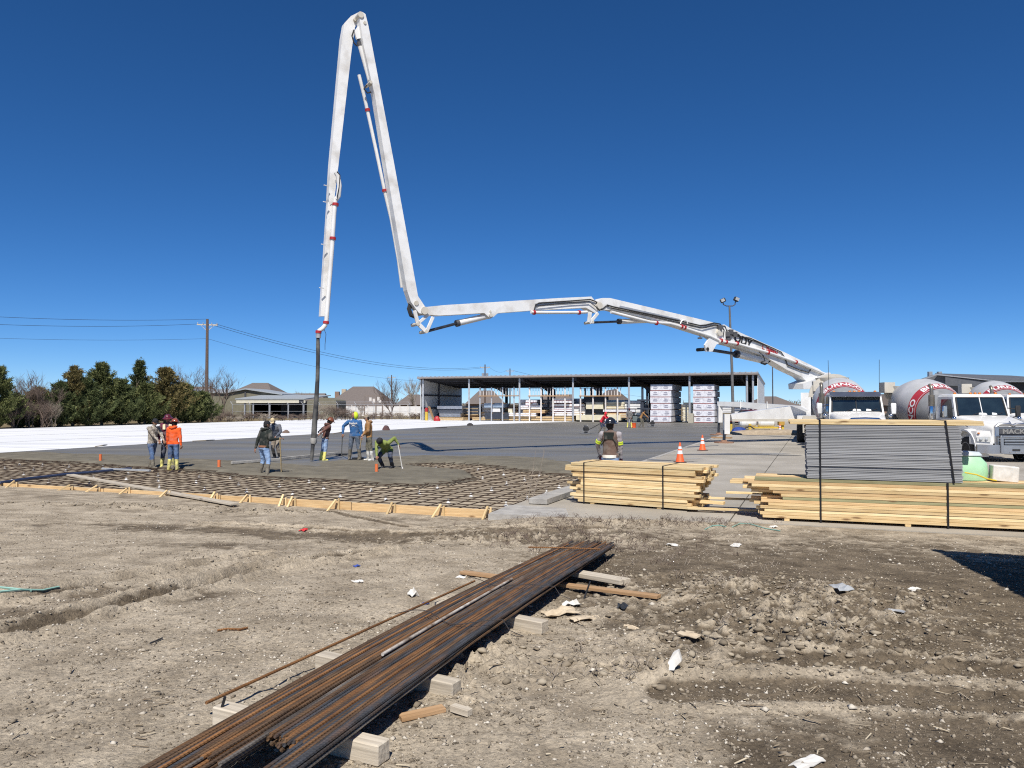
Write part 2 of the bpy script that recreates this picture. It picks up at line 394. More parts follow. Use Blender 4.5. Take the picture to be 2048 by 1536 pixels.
# ---- concrete surfaces
def conc(name, c1, c2, rough, spec, wetamt=0, bump=.25, bscale=30, sc=.6, streak=None):
    m = bpy.data.materials.new(name); m.use_nodes = True; n = m.node_tree.nodes; l = m.node_tree.links; b = n['Principled BSDF']
    geo = n.new('ShaderNodeNewGeometry'); mp = n.new('ShaderNodeMapping'); mp.inputs['Rotation'].default_value = (0, 0, ANG); mp.inputs['Scale'].default_value = streak or (1, 1, 1)
    l.new(geo.outputs['Position'], mp.inputs[0])
    q = n.new('ShaderNodeTexNoise'); q.inputs['Scale'].default_value = sc; q.inputs['Detail'].default_value = 9; q.inputs['Roughness'].default_value = .62; l.new(mp.outputs[0], q.inputs['Vector'])
    r = n.new('ShaderNodeValToRGB'); r.color_ramp.elements[0].position = .33; r.color_ramp.elements[1].position = .68; r.color_ramp.elements[0].color = (*c2, 1); r.color_ramp.elements[1].color = (*c1, 1)
    l.new(q.outputs[0], r.inputs[0]); l.new(r.outputs[0], b.inputs['Base Color'])
    b.inputs['Specular IOR Level'].default_value = spec
    q2 = n.new('ShaderNodeTexNoise'); q2.inputs['Scale'].default_value = .35; q2.inputs['Detail'].default_value = 6; l.new(mp.outputs[0], q2.inputs['Vector'])
    rr = n.new('ShaderNodeMapRange'); rr.inputs[1].default_value = .35; rr.inputs[2].default_value = .65; rr.inputs[3].default_value = rough-wetamt; rr.inputs[4].default_value = rough; l.new(q2.outputs[0], rr.inputs[0]); l.new(rr.outputs[0], b.inputs['Roughness'])
    qb = n.new('ShaderNodeTexNoise'); qb.inputs['Scale'].default_value = bscale; qb.inputs['Detail'].default_value = 6; l.new(geo.outputs['Position'], qb.inputs['Vector'])
    bp_ = n.new('ShaderNodeBump'); bp_.inputs['Strength'].default_value = bump; bp_.inputs['Distance'].default_value = .02; l.new(qb.outputs[0], bp_.inputs['Height']); l.new(bp_.outputs[0], b.inputs['Normal'])
    return m
M_WET = conc('wet_concrete', (.195, .186, .165), (.135, .128, .112), .70, .19, .34, .12, 12, .5, (.35, 1, 1))
M_FRESH = conc('fresh_concrete', (.20, .18, .138), (.125, .112, .086), .92, .1, .05, .9, 26, 1.4)
M_CURED = conc('white_cured_concrete', (.82, .82, .815), (.60, .605, .61), .75, .3, 0, .15, 3, .35, (.12, 1.6, 1))
M_PAVE = conc('pavement_concrete', (.42, .385, .325), (.29, .262, .215), .8, .3, .1, .3, 40, .45)
M_SUB = conc('sand_subgrade', (.45, .38, .285), (.29, .24, .17), .95, .1, 0, .8, 20, 1.8)
def sheet(name, pts, z, m, kind='structure', t=None):
    mb = MB(); P = [Vector((p.x, p.y, z)) for p in pts]
    if t: mb.prism(P, (0, 0, -t))
    else: mb.add(P, [tuple(range(len(P)))])
    o = mb.build(name, m); return tag(o, kind=kind)
# the poured edge, traced as measured points on the slab level
EDGE = [(-60, 912), (60, 917), (160, 921), (260, 928), (400, 936), (480, 944), (560, 950), (640, 951), (700, 956), (760, 962), (830, 963), (900, 958), (945, 950), (930, 938), (860, 933), (800, 926), (850, 921), (960, 922), (1030, 933), (1080, 939), (1140, 944), (1175, 950)]
EDGE = [to_ab(at_z(x_, y_, 0)) for x_, y_ in EDGE]
def edge_in(a_, b_):
    """signed distance to the poured edge: positive inside the pour (beyond the edge)"""
    d, _ = seg_dist(a_, b_, EDGE)
    poly = EDGE+[(40, -3), (40, 60)]
    ins = np.zeros(a_.shape, bool); n = len(poly)
    for i in range(n):
        (x1, y1), (x2, y2) = poly[i], poly[(i+1) % n]
        if y1 == y2: continue
        c = ((y1 > b_) != (y2 > b_)) & (a_ < (x2-x1)*(b_-y1)/(y2-y1)+x1); ins ^= c
    return np.where(ins, d, -d)
ga = axis([(-.15, 12, .06), (12, 24, .5)]); gb = axis([(.02, 27.5, .075)])
GA, GB = np.meshgrid(ga, gb); sd = edge_in(GA, GB) + .22*(fbm(GA*2.2, GB*2.2, 3, 90)-.5)
hgt = -.19 + .19*sst(-.32, .22, sd)
rough_ = 1-sst(2.5, 3.3, sd + .5*(fbm(GA*.8, GB*.8, 3, 93)-.5))
hgt += rough_*sst(-.3, .3, sd)*(.055*(fbm(GA*2.6, GB*2.6, 4, 91, .6)-.45)+.018*(fbm(GA*14, GB*14, 2, 95)-.5)) + .02*(fbm(GA*3, GB*3, 3, 94)-.5)*(sd < 0)
hgt = np.where(GA > 20, -.012, hgt)
Vx = C0.x+A.x*GA+B.x*GB; Vy = C0.y+A.y*GA+B.y*GB
na, nb_ = len(ga), len(gb); ii = (np.arange(nb_-1)[:, None]*na+np.arange(na-1)[None, :]).ravel()
F = np.stack([ii, ii+1, ii+1+na, ii+na], 1)
pour = quick_mesh('concrete_pour', np.stack([Vx.ravel(), Vy.ravel(), hgt.ravel()], 1), F, [M_FRESH, M_SUB, M_WET], smooth=True)
fc = lambda q: q.ravel()[F].mean(1)
fs_, fr_ = fc(sd), fc(rough_)
pour.data.polygons.foreach_set('material_index', np.where(fs_ < -.14, 1, np.where(fr_ < .5, 2, 0)).astype(np.int32))
tag(pour, kind='structure')
sheet('concrete_slab', [ab(19, 0), ab(19, 27.4), ab(60, 26.6), ab(76, 21.5), ab(76, -.5), ab(40, -.3)], .002, M_WET)
sheet('cured_slab', [ab(-6, 27.3), ab(-6, 59), ab(80, 59), ab(80, 21), ab(74, 21.6), ab(60, 26.5), ab(19, 27.3)], .010, M_CURED)
# the old pavement to the right, in cast panels with open joints
mb = MB(); k = 0
pave_root = tag(link('pavement', None), kind='structure')
aa = [0, 5.5, 11.2, 17, 23, 29, 36, 44, 54, 66, 80, 110]; bb = [-.05, -4.6, -9.4, -14.2, -20, -30, -60]
for i in range(len(aa)-1):
    for j in range(len(bb)-1):
        a0, a1, b0, b1 = aa[i]+.012, aa[i+1]-.012, bb[j]-.012, bb[j+1]+.012
        if i == 0: a0 += (-.3 if j == 0 else .27)+random.random()*.1
        zt = random.uniform(-.004, .004)
        mb = MB().prism([ab(a0, b0, zt), ab(a1, b0, zt), ab(a1, b1, zt), ab(a0, b1, zt)], (0, 0, -.16))
        mb.build('paving_panel', M_PAVE, pave_root)
# joints' dark bottom and the yard beyond the slab
sheet('yard_base', [ab(-.1, .1), ab(-.1, -60), ab(110, -60), ab(110, 62), ab(76, 62), ab(76, .1)], -.09, conc('yard_gravel', (.20, .17, .13), (.12, .10, .08), .95, .1, 0, .5, 20, 1.0))
# far fields
sheet('far_field', [ab(81, -120), ab(81, 160), ab(700, 900), ab(700, -900)], -.06, conc('dry_grass', (.23, .18, .10), (.14, .11, .065), 1.0, .05, 0, .4, 8, .15))
sheet('verge', [ab(-8, 59.2), ab(-8, 150), ab(84, 150), ab(84, 59.2)], -.03, MATS.get('x') or bpy.data.materials['dry_grass'])
# spill stains on the pavement: thin skins of slurry
M_SLUR = mat('grey_slurry', (.16, .165, .17), (.09, .09, .09), rough=.5, scale=3)
M_SLURW = mat('pale_slurry', (.50, .50, .48), (.33, .33, .32), rough=.6, scale=3)
def blot(name, c, rx, ry, rot, m, z, seed, label):
    r = random.Random(seed); n = 26; P = []
    for k in range(n):
        t = 2*math.pi*k/n; q = 1+.35*math.sin(3*t+seed)+r.uniform(-.25, .25)
        x_, y_ = rx*q*math.cos(t), ry*q*math.sin(t); P.append((c.x+x_*math.cos(rot)-y_*math.sin(rot), c.y+x_*math.sin(rot)+y_*math.cos(rot), z))
    o = MB().add(P, [tuple(range(n))]).build(name, m); return tag(o, kind='structure')
blot('slurry_stain', at_z(1480, 909), 2.3, .42, -.15, M_SLUR, .0085, 3, '')
blot('slurry_stain', at_z(1530, 907), 1.0, .16, -.1, M_SLURW, .0125, 5, '')
blot('slurry_stain', at_z(1330, 921), .9, .22, -.5, M_SLUR, .0085, 8, '')
blot('slurry_stain', at_z(1400, 893), 1.3, .25, .7, M_SLUR, .0085, 9, '')
blot('slurry_stain', at_z(1375, 918), .6, .1, .2, M_SLURW, .0125, 12, '')

M_JOINT = mat('joint_grey', (.40, .40, .40), (.30, .30, .30), rough=.9)
for a0 in (12, 24, 33, 44, 56, 66):
    tag(MB().prism([ab(a0, 27.6, .0135), ab(a0+.10, 27.6, .0135), ab(a0+.10, 58.8, .0135), ab(a0, 58.8, .0135)], (0, 0, -.002)).build('saw_joint', M_JOINT), kind='structure')
for b0 in (36, 44, 52):
    tag(MB().prism([ab(-5, b0, .0165), ab(-5, b0+.08, .0165), ab(74, b0+.08, .0165), ab(74, b0, .0165)], (0, 0, -.002)).build('saw_joint', M_JOINT), kind='structure')
# ================================================================== LOOSE STONES, CHIPS AND CLODS ON THE EARTH (uncountable)
def scatter(n, bias):
    """points over the visible bare earth, denser near the camera"""
    u = rng.random(n*3); y_ = 2.9*(14.5/2.9)**(u**bias); x_ = (rng.random(n*3)*2-1)*(.74*y_+.4)
    s_ = -((x_-C0.x)*A.x+(y_-C0.y)*A.y); k = s_ > .15
    return x_[k][:n], y_[k][:n]
def stones(name, n, lo, hi, m, flat=.6, bias=1.0, patch=0.0, pw=3.0, sd_=3, sink=.25):
    global rng
    rng = np.random.default_rng(sd_)
    x_, y_ = scatter(n, bias)
    if patch > 0:
        keep = fbm(x_*1.3, y_*1.3, 3, sd_+200) + .3*(rng.random(len(x_))-.5) > patch; x_, y_ = x_[keep], y_[keep]
    n = len(x_); z_ = ground_z(x_, y_)
    r_ = lo*(hi/lo)**(rng.random(n)**pw)
    base = np.array([(1, 0, 0), (-1, 0, 0), (0, 1, 0), (0, -1, 0), (0, 0, 1), (0, 0, -1)], float)
    V = base[None]*(.65+.7*rng.random((n, 6, 1))) + .25*(rng.random((n, 6, 3))-.5)
    V *= np.array([1, 1, flat])*r_[:, None, None]*(np.stack([.8+.7*rng.random(n), .7+.5*rng.random(n), np.ones(n)], 1)[:, None, :])
    t = rng.random(n)*6.283; c_, s_ = np.cos(t)[:, None], np.sin(t)[:, None]
    vx = V[..., 0]*c_-V[..., 1]*s_; vy = V[..., 0]*s_+V[..., 1]*c_
    V = np.stack([vx+x_[:, None], vy+y_[:, None], V[..., 2]+(z_+r_*flat*sink)[:, None]], 2).reshape(-1, 3)
    f = np.array([(0, 2, 4), (2, 1, 4), (1, 3, 4), (3, 0, 4), (2, 0, 5), (1, 2, 5), (3, 1, 5), (0, 3, 5)])
    F = (f[None]+(np.arange(n)*6)[:, None, None]).reshape(-1, 3)
    return quick_mesh(name, V, F, m)
def speckle(name, c1, c2, c3, rough=.9):
    m = bpy.data.materials.new(name); m.use_nodes = True; n = m.node_tree.nodes; l = m.node_tree.links; b = n['Principled BSDF']; b.inputs['Roughness'].default_value = rough; b.inputs['Specular IOR Level'].default_value = .15
    geo = n.new('ShaderNodeNewGeometry'); r = n.new('ShaderNodeValToRGB')
    r.color_ramp.elements[0].color = (*c1, 1); r.color_ramp.elements[1].color = (*c3, 1); e = r.color_ramp.elements.new(.55); e.color = (*c2, 1)
    l.new(geo.outputs['Random Per Island'], r.inputs[0]); l.new(r.outputs[0], b.inputs['Base Color']); return m
M_PEB = speckle('limestone_chips', (.20, .165, .12), (.40, .345, .27), (.62, .57, .48))
M_PEBD = speckle('earth_crumbs', (.12, .098, .072), (.22, .182, .135), (.34, .29, .22))
g1 = stones('gravel', 46000, .0028, .017, M_PEB, .55, .85, .47, 2.4, 11); tag(g1, 'pale limestone chips strewn over the bare earth', 'gravel', kind='stuff')
g2 = stones('crumbs', 46000, .0026, .017, M_PEBD, .7, .9, .40, 2.6, 12); tag(g2, 'dark crumbs of earth loose on the ground', 'crumbs', kind='stuff')
g3 = stones('rubble', 700, .010, .034, M_PEB, .55, .9, 0, 2.8, 13); tag(g3, 'larger pale stones lying about the site', 'rubble', kind='stuff')
# broken clods heaped where machines turned
def clods(name, n, m, sd_):
    global rng
    rng = np.random.default_rng(sd_); X_, Y_, R_ = [], [], []
    for p, rx, ry in CLODS:
        k = int(n*min(1, rx*ry)/4)
        X_.append(p.x+rng.normal(0, rx*.62, k)); Y_.append(p.y+rng.normal(0, ry*.62, k)); R_.append(.006*(.036/.006)**(rng.random(k)**2.6))
    x_, y_, r_ = map(np.concatenate, (X_, Y_, R_))
    s_ = -((x_-C0.x)*A.x+(y_-C0.y)*A.y); k = s_ > .12; x_, y_, r_ = x_[k], y_[k], r_[k]; n = len(x_); z_ = ground_z(x_, y_)
    ico = bmesh.new(); bmesh.ops.create_icosphere(ico, subdivisions=1, radius=1); base = np.array([v.co[:] for v in ico.verts]); f = np.array([[v.index for v in q.verts] for q in ico.faces]); ico.free()
    V = base[None]*(.45+.9*rng.random((n, len(base), 1)))*np.array([1.25, 1, .6])*r_[:, None, None]
    t = rng.random(n)*6.283; c_, s_ = np.cos(t)[:, None], np.sin(t)[:, None]
    V = np.stack([V[..., 0]*c_-V[..., 1]*s_+x_[:, None], V[..., 0]*s_+V[..., 1]*c_+y_[:, None], V[..., 2]+(z_+r_*.3)[:, None]], 2).reshape(-1, 3)
    F = (f[None]+(np.arange(n)*len(base))[:, None, None]).reshape(-1, 3)
    return quick_mesh(name, V, F, m)
M_CLOD = speckle('dry_clay', (.17, .14, .10), (.27, .225, .165), (.40, .345, .26))
g4 = clods('clods', 2600, M_CLOD, 14); tag(g4, 'dried clay clods churned up by wheels', 'clods', kind='stuff')
# straw, splinters and shredded wood
def chips(name, n, m, sd_, l0, l1):
    global rng
    rng = np.random.default_rng(sd_); x_, y_ = scatter(n, .9); n = len(x_); z_ = ground_z(x_, y_)
    L = l0+(l1-l0)*rng.random(n)**2; W = .0015+.005*rng.random(n); t = rng.normal(.35, .9, n); tilt = rng.normal(0, .18, n)
    dx, dy, dz_ = np.cos(t)*L/2, np.sin(t)*L/2, tilt*L/2; px, py = -np.sin(t)*W, np.cos(t)*W
    c = np.stack([x_, y_, z_+.006+np.abs(dz_)*.8], 1); d = np.stack([dx, dy, dz_], 1); p = np.stack([px, py, 0*px], 1); u = np.stack([0*px, 0*px, W*.8], 1)
    V = np.stack([c-d-p, c-d+p, c-d+u, c+d-p, c+d+p, c+d+u], 1).reshape(-1, 3)
    f = np.array([(0, 3, 5, 2), (1, 2, 5, 4), (0, 1, 4, 3)]); F = (f[None]+(np.arange(n)*6)[:, None, None]).reshape(-1, 4)
    return quick_mesh(name, V, F, m)
M_STRAW = speckle('straw', (.16, .12, .08), (.33, .27, .19), (.55, .47, .34))
g5 = chips('straw_litter', 850, M_STRAW, 15, .02, .12); tag(g5, 'straw and splinters scattered on the earth', 'litter', kind='stuff')
# ================================================================== FOREGROUND: REBAR PILE ON TIMBERS
def wood(name, c1, c2, knot=(.16, .08, .035), rough=.75, rnd=.18, grain=1.0):
    m = mat(name, c1, c2, rough=rough, scale=2.2, detail=8, bump=.25, bscale=3.0, stretch=(.9, 16*grain, 16*grain), rnd=rnd, spec=.25)
    n = m.node_tree.nodes; l = m.node_tree.links; b = n['Principled BSDF']; src = b.inputs['Base Color'].links[0].from_socket
    tc = [q for q in n if q.type == 'VECT_MATH'][0]
    mp = n.new('ShaderNodeMapping'); mp.inputs['Scale'].default_value = (1.6, 5.5, 5.5); l.new(tc.outputs[0], mp.inputs[0])
    vo = n.new('ShaderNodeTexVoronoi'); vo.inputs['Scale'].default_value = 1.0; l.new(mp.outputs[0], vo.inputs['Vector'])
    r = n.new('ShaderNodeValToRGB'); r.color_ramp.elements[0].position = .07; r.color_ramp.elements[1].position = .17; r.color_ramp.elements[0].color = (.85, .85, .85, 1); r.color_ramp.elements[1].color = (0, 0, 0, 1); l.new(vo.outputs['Distance'], r.inputs[0])
    mx = n.new('ShaderNodeMixRGB'); mx.inputs[2].default_value = (*knot, 1); l.new(r.outputs[0], mx.inputs[0]); l.new(src, mx.inputs[1]); l.new(mx.outputs[0], b.inputs['Base Color'])
    return m
M_PINE = wood('pine_lumber', (.80, .61, .34), (.60, .42, .20), rnd=.3)
M_PINE2 = wood('pale_pine', (.86, .70, .42), (.70, .51, .25), rnd=.22)
M_FORM = wood('form_pine', (.72, .51, .27), (.56, .37, .18))
M_GREENW = wood('treated_lumber', (.36, .34, .19), (.27, .25, .13))
M_GREYW = wood('weathered_timber', (.60, .53, .42), (.44, .38, .295), knot=(.2, .17, .13), rnd=.1)
M_OLDB = wood('stained_board', (.45, .29, .16), (.33, .20, .10))
M_STEEL_D = mat('dark_steel', (.07, .075, .085), (.035, .036, .04), rough=.5, metal=.6, scale=9, rnd=.2)
def rib(name, c1, c2, dirt, damt, rough=.75):
    m = mat(name, c1, c2, rough=rough, scale=5, detail=8, metal=.15, dirt=dirt, dscale=2.3, damt=damt, rnd=.25, spec=.3)
    n = m.node_tree.nodes; l = m.node_tree.links; tc = n['Texture Coordinate'] if 'Texture Coordinate' in n else [q for q in n if q.type == 'TEX_COORD'][0]
    wv = n.new('ShaderNodeTexWave'); wv.bands_direction = 'DIAGONAL'; wv.inputs['Scale'].default_value = 26; wv.inputs['Distortion'].default_value = .3; l.new(tc.outputs['Object'], wv.inputs['Vector'])
    bp_ = n.new('ShaderNodeBump'); bp_.inputs['Strength'].default_value = .9; bp_.inputs['Distance'].default_value = .004; l.new(wv.outputs[0], bp_.inputs['Height']); l.new(bp_.outputs[0], n['Principled BSDF'].inputs['Normal'])
    return m
M_RB = [rib('rebar_blue_grey', (.085, .088, .098), (.045, .043, .042), (.22, .11, .045), .6), rib('rebar_brown', (.17, .105, .060), (.085, .054, .034), (.33, .16, .06), .6), rib('rebar_rust', (.34, .165, .065), (.19, .09, .038), (.42, .22, .09), .5), rib('rebar_grey', (.15, .13, .11), (.08, .066, .055), (.40, .37, .33), .45)]
RB_P = on_ground(612, 1490); RB_Q = on_ground(1178, 1114)          # the pile's centre line on the ground
rd = (RB_Q-RB_P); rd.z = 0; rd.normalize(); rn = Vector((rd.y, -rd.x, 0))  # rn points right/near
pile = thing('rebar_pile', 'long rusty pile of reinforcing bars lying across timber blocks', 'rebar', (RB_P.x, RB_P.y, 0))
pile_L = (Vector((RB_Q.x, RB_Q.y))-Vector((RB_P.x, RB_P.y))).length
def pile_top(t):   # support height along the pile
    p = RB_P+rd*t; return float(base_z(p.x, p.y))+.115
bar_meshes = {}
def bar_obj(t0, t1, off, h, r, m, parent, jit=0):
    n = 7; pts = []; bow = random.uniform(-.006, .006)
    c = (t0+t1)/2; ctr = RB_P+rd*c+rn*off; 
    base = Vector((ctr.x, ctr.y, 0)); L = t1-t0
    P = []
    for k in range(n):
        t = t0+L*k/(n-1); s_ = (k/(n-1)-.5)
        lat = off + jit*s_ + bow*math.cos(s_*9)
        z = pile_top(t)+h+random.uniform(-.002, .002)
        P.append(RB_P+rd*t+rn*lat); P[-1].z = z
    # local frame: x along the bar
    M = TR(P[n//2], math.atan2(rd.y, rd.x)); Mi = M.inverted()
    me = MB().tube([Mi @ p for p in P], r, 7).mesh('bar'); me.materials.append(m); smooth_by_angle(me, 50)
    o = link('bar', me, parent); Mp = Matrix.Translation(parent.location); o.matrix_local = Mp.inverted() @ M
    return o
random.seed(21)
bundles = [(-.34, .10, 6, 2, -.05), (-.22, .10, 7, 2, .1), (-.10, .12, 8, 3, -.15), (.03, .13, 9, 3, 0), (.15, .11, 8, 3, .05), (.27, .12, 8, 3, .1)]
for bi, (o0, wd, nb, nl, st) in enumerate(bundles):
    for ly in range(nl):
        for k in range(nb-ly % 2):
            r = random.choice((.0085, .0095, .0095, .011))
            off = .02+.87*o0+.87*wd*((k+.5*(ly % 2))/(nb-1)-.5)+random.uniform(-.004, .004)
            h = .012+.0185*ly+random.uniform(0, .004)
            near = {0: -1.6, 1: -1.3, 2: -.6, 3: -.30, 4: -.34, 5: -.9}[bi]+random.uniform(-.25, .05)*(1 if bi not in (3, 4) else .12)
            far = pile_L+.05+random.uniform(-.22, .25)
            m = M_RB[random.choices((0, 1, 2, 3), ((3, 6, 2, 1), (3, 5, 3, 1), (2, 5, 4, 2), (4, 5, 2, 2), (2, 6, 5, 0), (4, 5, 3, 1))[bi])[0]]
            bar_obj(near, far, off, h, r, m, pile, random.uniform(-.03, .03))
# loose bars: one slid off to the left, a short dusty one on top, a cross bar near the far end
def solo_bar(p, q, r, m, name, label):
    p = Vector(p); q = Vector(q); L = (q-p).length
    me = MB().tube([(-L/2, 0, 0), (0, 0, .004), (L/2, 0, 0)], r, 8).mesh(name); me.materials.append(m); smooth_by_angle(me, 50)
    o = link(name, me); o.matrix_world = Matrix.Translation((p+q)/2) @ (q-p).to_track_quat('X', 'Z').to_matrix().to_4x4(); return tag(o, label, 'rebar', 'loose bars on the rebar pile')
a_ = on_ground(412, 1438); a_.z += .085; b_ = RB_P+rd*3.3-rn*.38; b_.z = pile_top(3.3)+.05
solo_bar(a_, b_, .0095, M_RB[2], 'reinforcing_bar', 'single rusty bar slid off the left side of the pile')
p0 = RB_P+rd*.85-rn*.03; p0.z = pile_top(.85)+.075; p1 = RB_P+rd*3.4-rn*.055; p1.z = pile_top(3.4)+.075
M_DUST = mat('cement_dusted_bar', (.60, .56, .50), (.16, .11, .075), rough=.95, scale=6, detail=8)
solo_bar(p0, p1, .0105, M_DUST, 'reinforcing_bar', 'cement whitened bar lying along the top of the pile')
p0 = RB_P+rd*(pile_L-.95)-rn*.52; p0.z = pile_top(pile_L-.95)+.085; p1 = RB_P+rd*(pile_L-.75)+rn*.30; p1.z = pile_top(pile_L-.75)+.085
solo_bar(p0, p1, .0085, M_RB[2], 'reinforcing_bar', 'short rusty bar laid crosswise over the far end of the pile')
# tie wire looped round the pile
M_WIRE = mat('tie_wire', (.10, .09, .085), rough=.5, metal=.5)
for k, t in enumerate((1.75, 3.1)):
    mb = MB(); P = []
    for q in range(15):
        s_ = q/14; lat = -.40+.80*s_; p = RB_P+rd*(t+.10*math.sin(7*s_+k))+rn*lat; p.z = pile_top(t)+.085+.014*math.sin(9*s_+k*2); P.append(p)
    e = P[-1].copy(); e += rn*.05; e.z -= .07; P.append(e); e2 = e+rn*.10; e2.z -= .03; P.append(e2)
    mb.tube(P, .0032, 5); o = mb.build('tie_wire', M_WIRE); tag(o, ('nearer loop of thin tie wire over the rebar pile', 'farther loop of thin tie wire over the rebar pile')[k], 'wire', 'tie wires on the pile')
# 4x4 timbers under the pile, each running out on both sides
def timber(name, pa, pb, w_, h_, m, label, grp=None, lift=.0, cat='timber', roll=0):
    pa = Vector(pa); pb = Vector(pb); c = (pa+pb)/2; L = (pb-pa).length
    mb = MB().box((0, 0, 0), (L, w_, h_), None, min(w_, h_)*.06)
    o = mb.build(name, m); q = (pb-pa).to_track_quat('X', 'Z'); o.rotation_mode = 'QUATERNION'; o.rotation_quaternion = q @ Quaternion((1, 0, 0), roll)
    o.location = c+Vector((0, 0, h_/2+lift)); return tag(o, label, cat, grp)
for i, (xa, ya, xb, yb, lb) in enumerate([(438, 1448, 768, 1526, 'nearest grey timber block under the rebar pile'), (640, 1340, 914, 1388, 'second nearest grey timber block under the rebar pile'), (876, 1228, 1090, 1267, 'third grey timber block under the rebar pile, beside the torn cardboard')]):
    pa, pb = on_ground(xa, ya), on_ground(xb, yb); pa.z = pb.z = max(float(base_z(pa.x, pa.y)), float(base_z(pb.x, pb.y)))-.004
    timber('timber_block', pa, pb, .098, .098, M_GREYW, lb, 'timbers under the rebar pile', .0)
pa, pb = on_ground(924, 1150), on_ground(1318, 1200); timber('plank', pa, pb, .085, .030, M_OLDB, 'reddish brown flat plank under the far end of the rebar pile', None, .015, 'plank')
pa, pb = on_ground(1040, 1142), on_ground(1246, 1180); timber('plank', pa+rd*.13, pb+rd*.13, .16, .045, M_GREYW, 'short weathered grey plank beside the far end of the rebar pile', None, .03, 'plank')
pa, pb = on_ground(800, 1440), on_ground(888, 1420); timber('plank', pa, pb, .07, .022, M_OLDB, 'small brown wood offcut beside the second timber block', None, 0, 'offcut')
pa, pb = on_ground(905, 1421), on_ground(940, 1432); timber('plank', pa, pb, .045, .035, M_GREYW, 'small grey wood stub right of the second timber block', None, 0, 'offcut')
# bent wire chair legs sticking down beside the timbers
for (x0, y0, x1, y1, lb) in [(447, 1423, 432, 1456, 'short dark bar stub standing by the nearest timber block'), (1176, 1160, 1168, 1198, 'dark bar stub leaning at the far end of the pile')]:
    p, q = on_ground(x1, y1), on_ground(x1+6, y1); q.z += .16; q += Vector((.03, .0, 0))
    o = MB().tube([p, (p+q)/2, q], .008, 6).build('bar_stub', M_STEEL_D); tag(o, lb, 'rebar')

# ---- litter
M_PAPER = mat('white_paper', (.76, .74, .69), (.58, .555, .50), rough=.8, scale=8)
M_CARD = mat('torn_cardboard', (.60, .50, .36), (.45, .36, .25), rough=.9, scale=12)
M_BLACKP = mat('black_plastic', (.03, .032, .036), rough=.5)
M_GREYP = mat('cloudy_plastic', (.42, .44, .45), (.32, .33, .34), rough=.4)
M_GREENP = mat('pale_green_strap', (.30, .50, .42), (.22, .40, .34), rough=.5)
M_REDP = mat('red_plastic', (.62, .04, .04), rough=.5); M_BLUEP = mat('blue_plastic', (.05, .10, .42), rough=.5); M_ROOT = mat('dry_root', (.42, .36, .27), (.28, .23, .16), rough=.95, scale=20)
def crumple(name, p, sx, sy, h, m, label, seed, cat='paper'):
    r = random.Random(seed); n = 5; vs = []; 
    for i in range(n):
        for j in range(n):
            u, v = i/(n-1)-.5, j/(n-1)-.5
            vs.append((sx*(u+r.uniform(-.08, .08)), sy*(v+r.uniform(-.08, .08)), max(0, h*(r.random()**1.5)*(1-1.2*(u*u+v*v)))+.008))
    top = len(vs); vs += [(a, b, c-.004) for a, b, c in vs]; fs = []
    for i in range(n-1):
        for j in range(n-1):
            q = (i*n+j, i*n+j+1, (i+1)*n+j+1, (i+1)*n+j); fs += [q, tuple(top+k for k in q[::-1])]
    per = [i for i in range(n)]+[i*n+n-1 for i in range(1, n)]+[(n-1)*n+j for j in range(n-2, -1, -1)]+[i*n for i in range(n-2, 0, -1)]
    for a, b in zip(per, per[1:]+per[:1]): fs.append((a, b, top+b, top+a))
    o = MB().add(vs, fs).build(name, m); o.location = p; o.rotation_euler = (0, 0, r.uniform(0, 6)); return tag(o, label, cat)
pp = on_ground(1346, 1338)
mb = MB(); w_ = [(-.055, 0, 0), (.005, .0, .0), (.05, .01, .045), (.035, .02, .105), (.0, .015, .085), (-.03, .01, .03)]; mb.prism(w_, (.012, .03, .004)); mb.prism([(-.06, -.02, .002), (.0, -.035, .004), (.02, .02, .01), (-.03, .03, .02)], (0, 0, .004))
o = mb.build('crumpled_paper', M_PAPER); o.location = pp; o.scale = (1.1, 1.1, 1.0); tag(o, 'white crumpled paper standing up on the dark earth', 'paper')
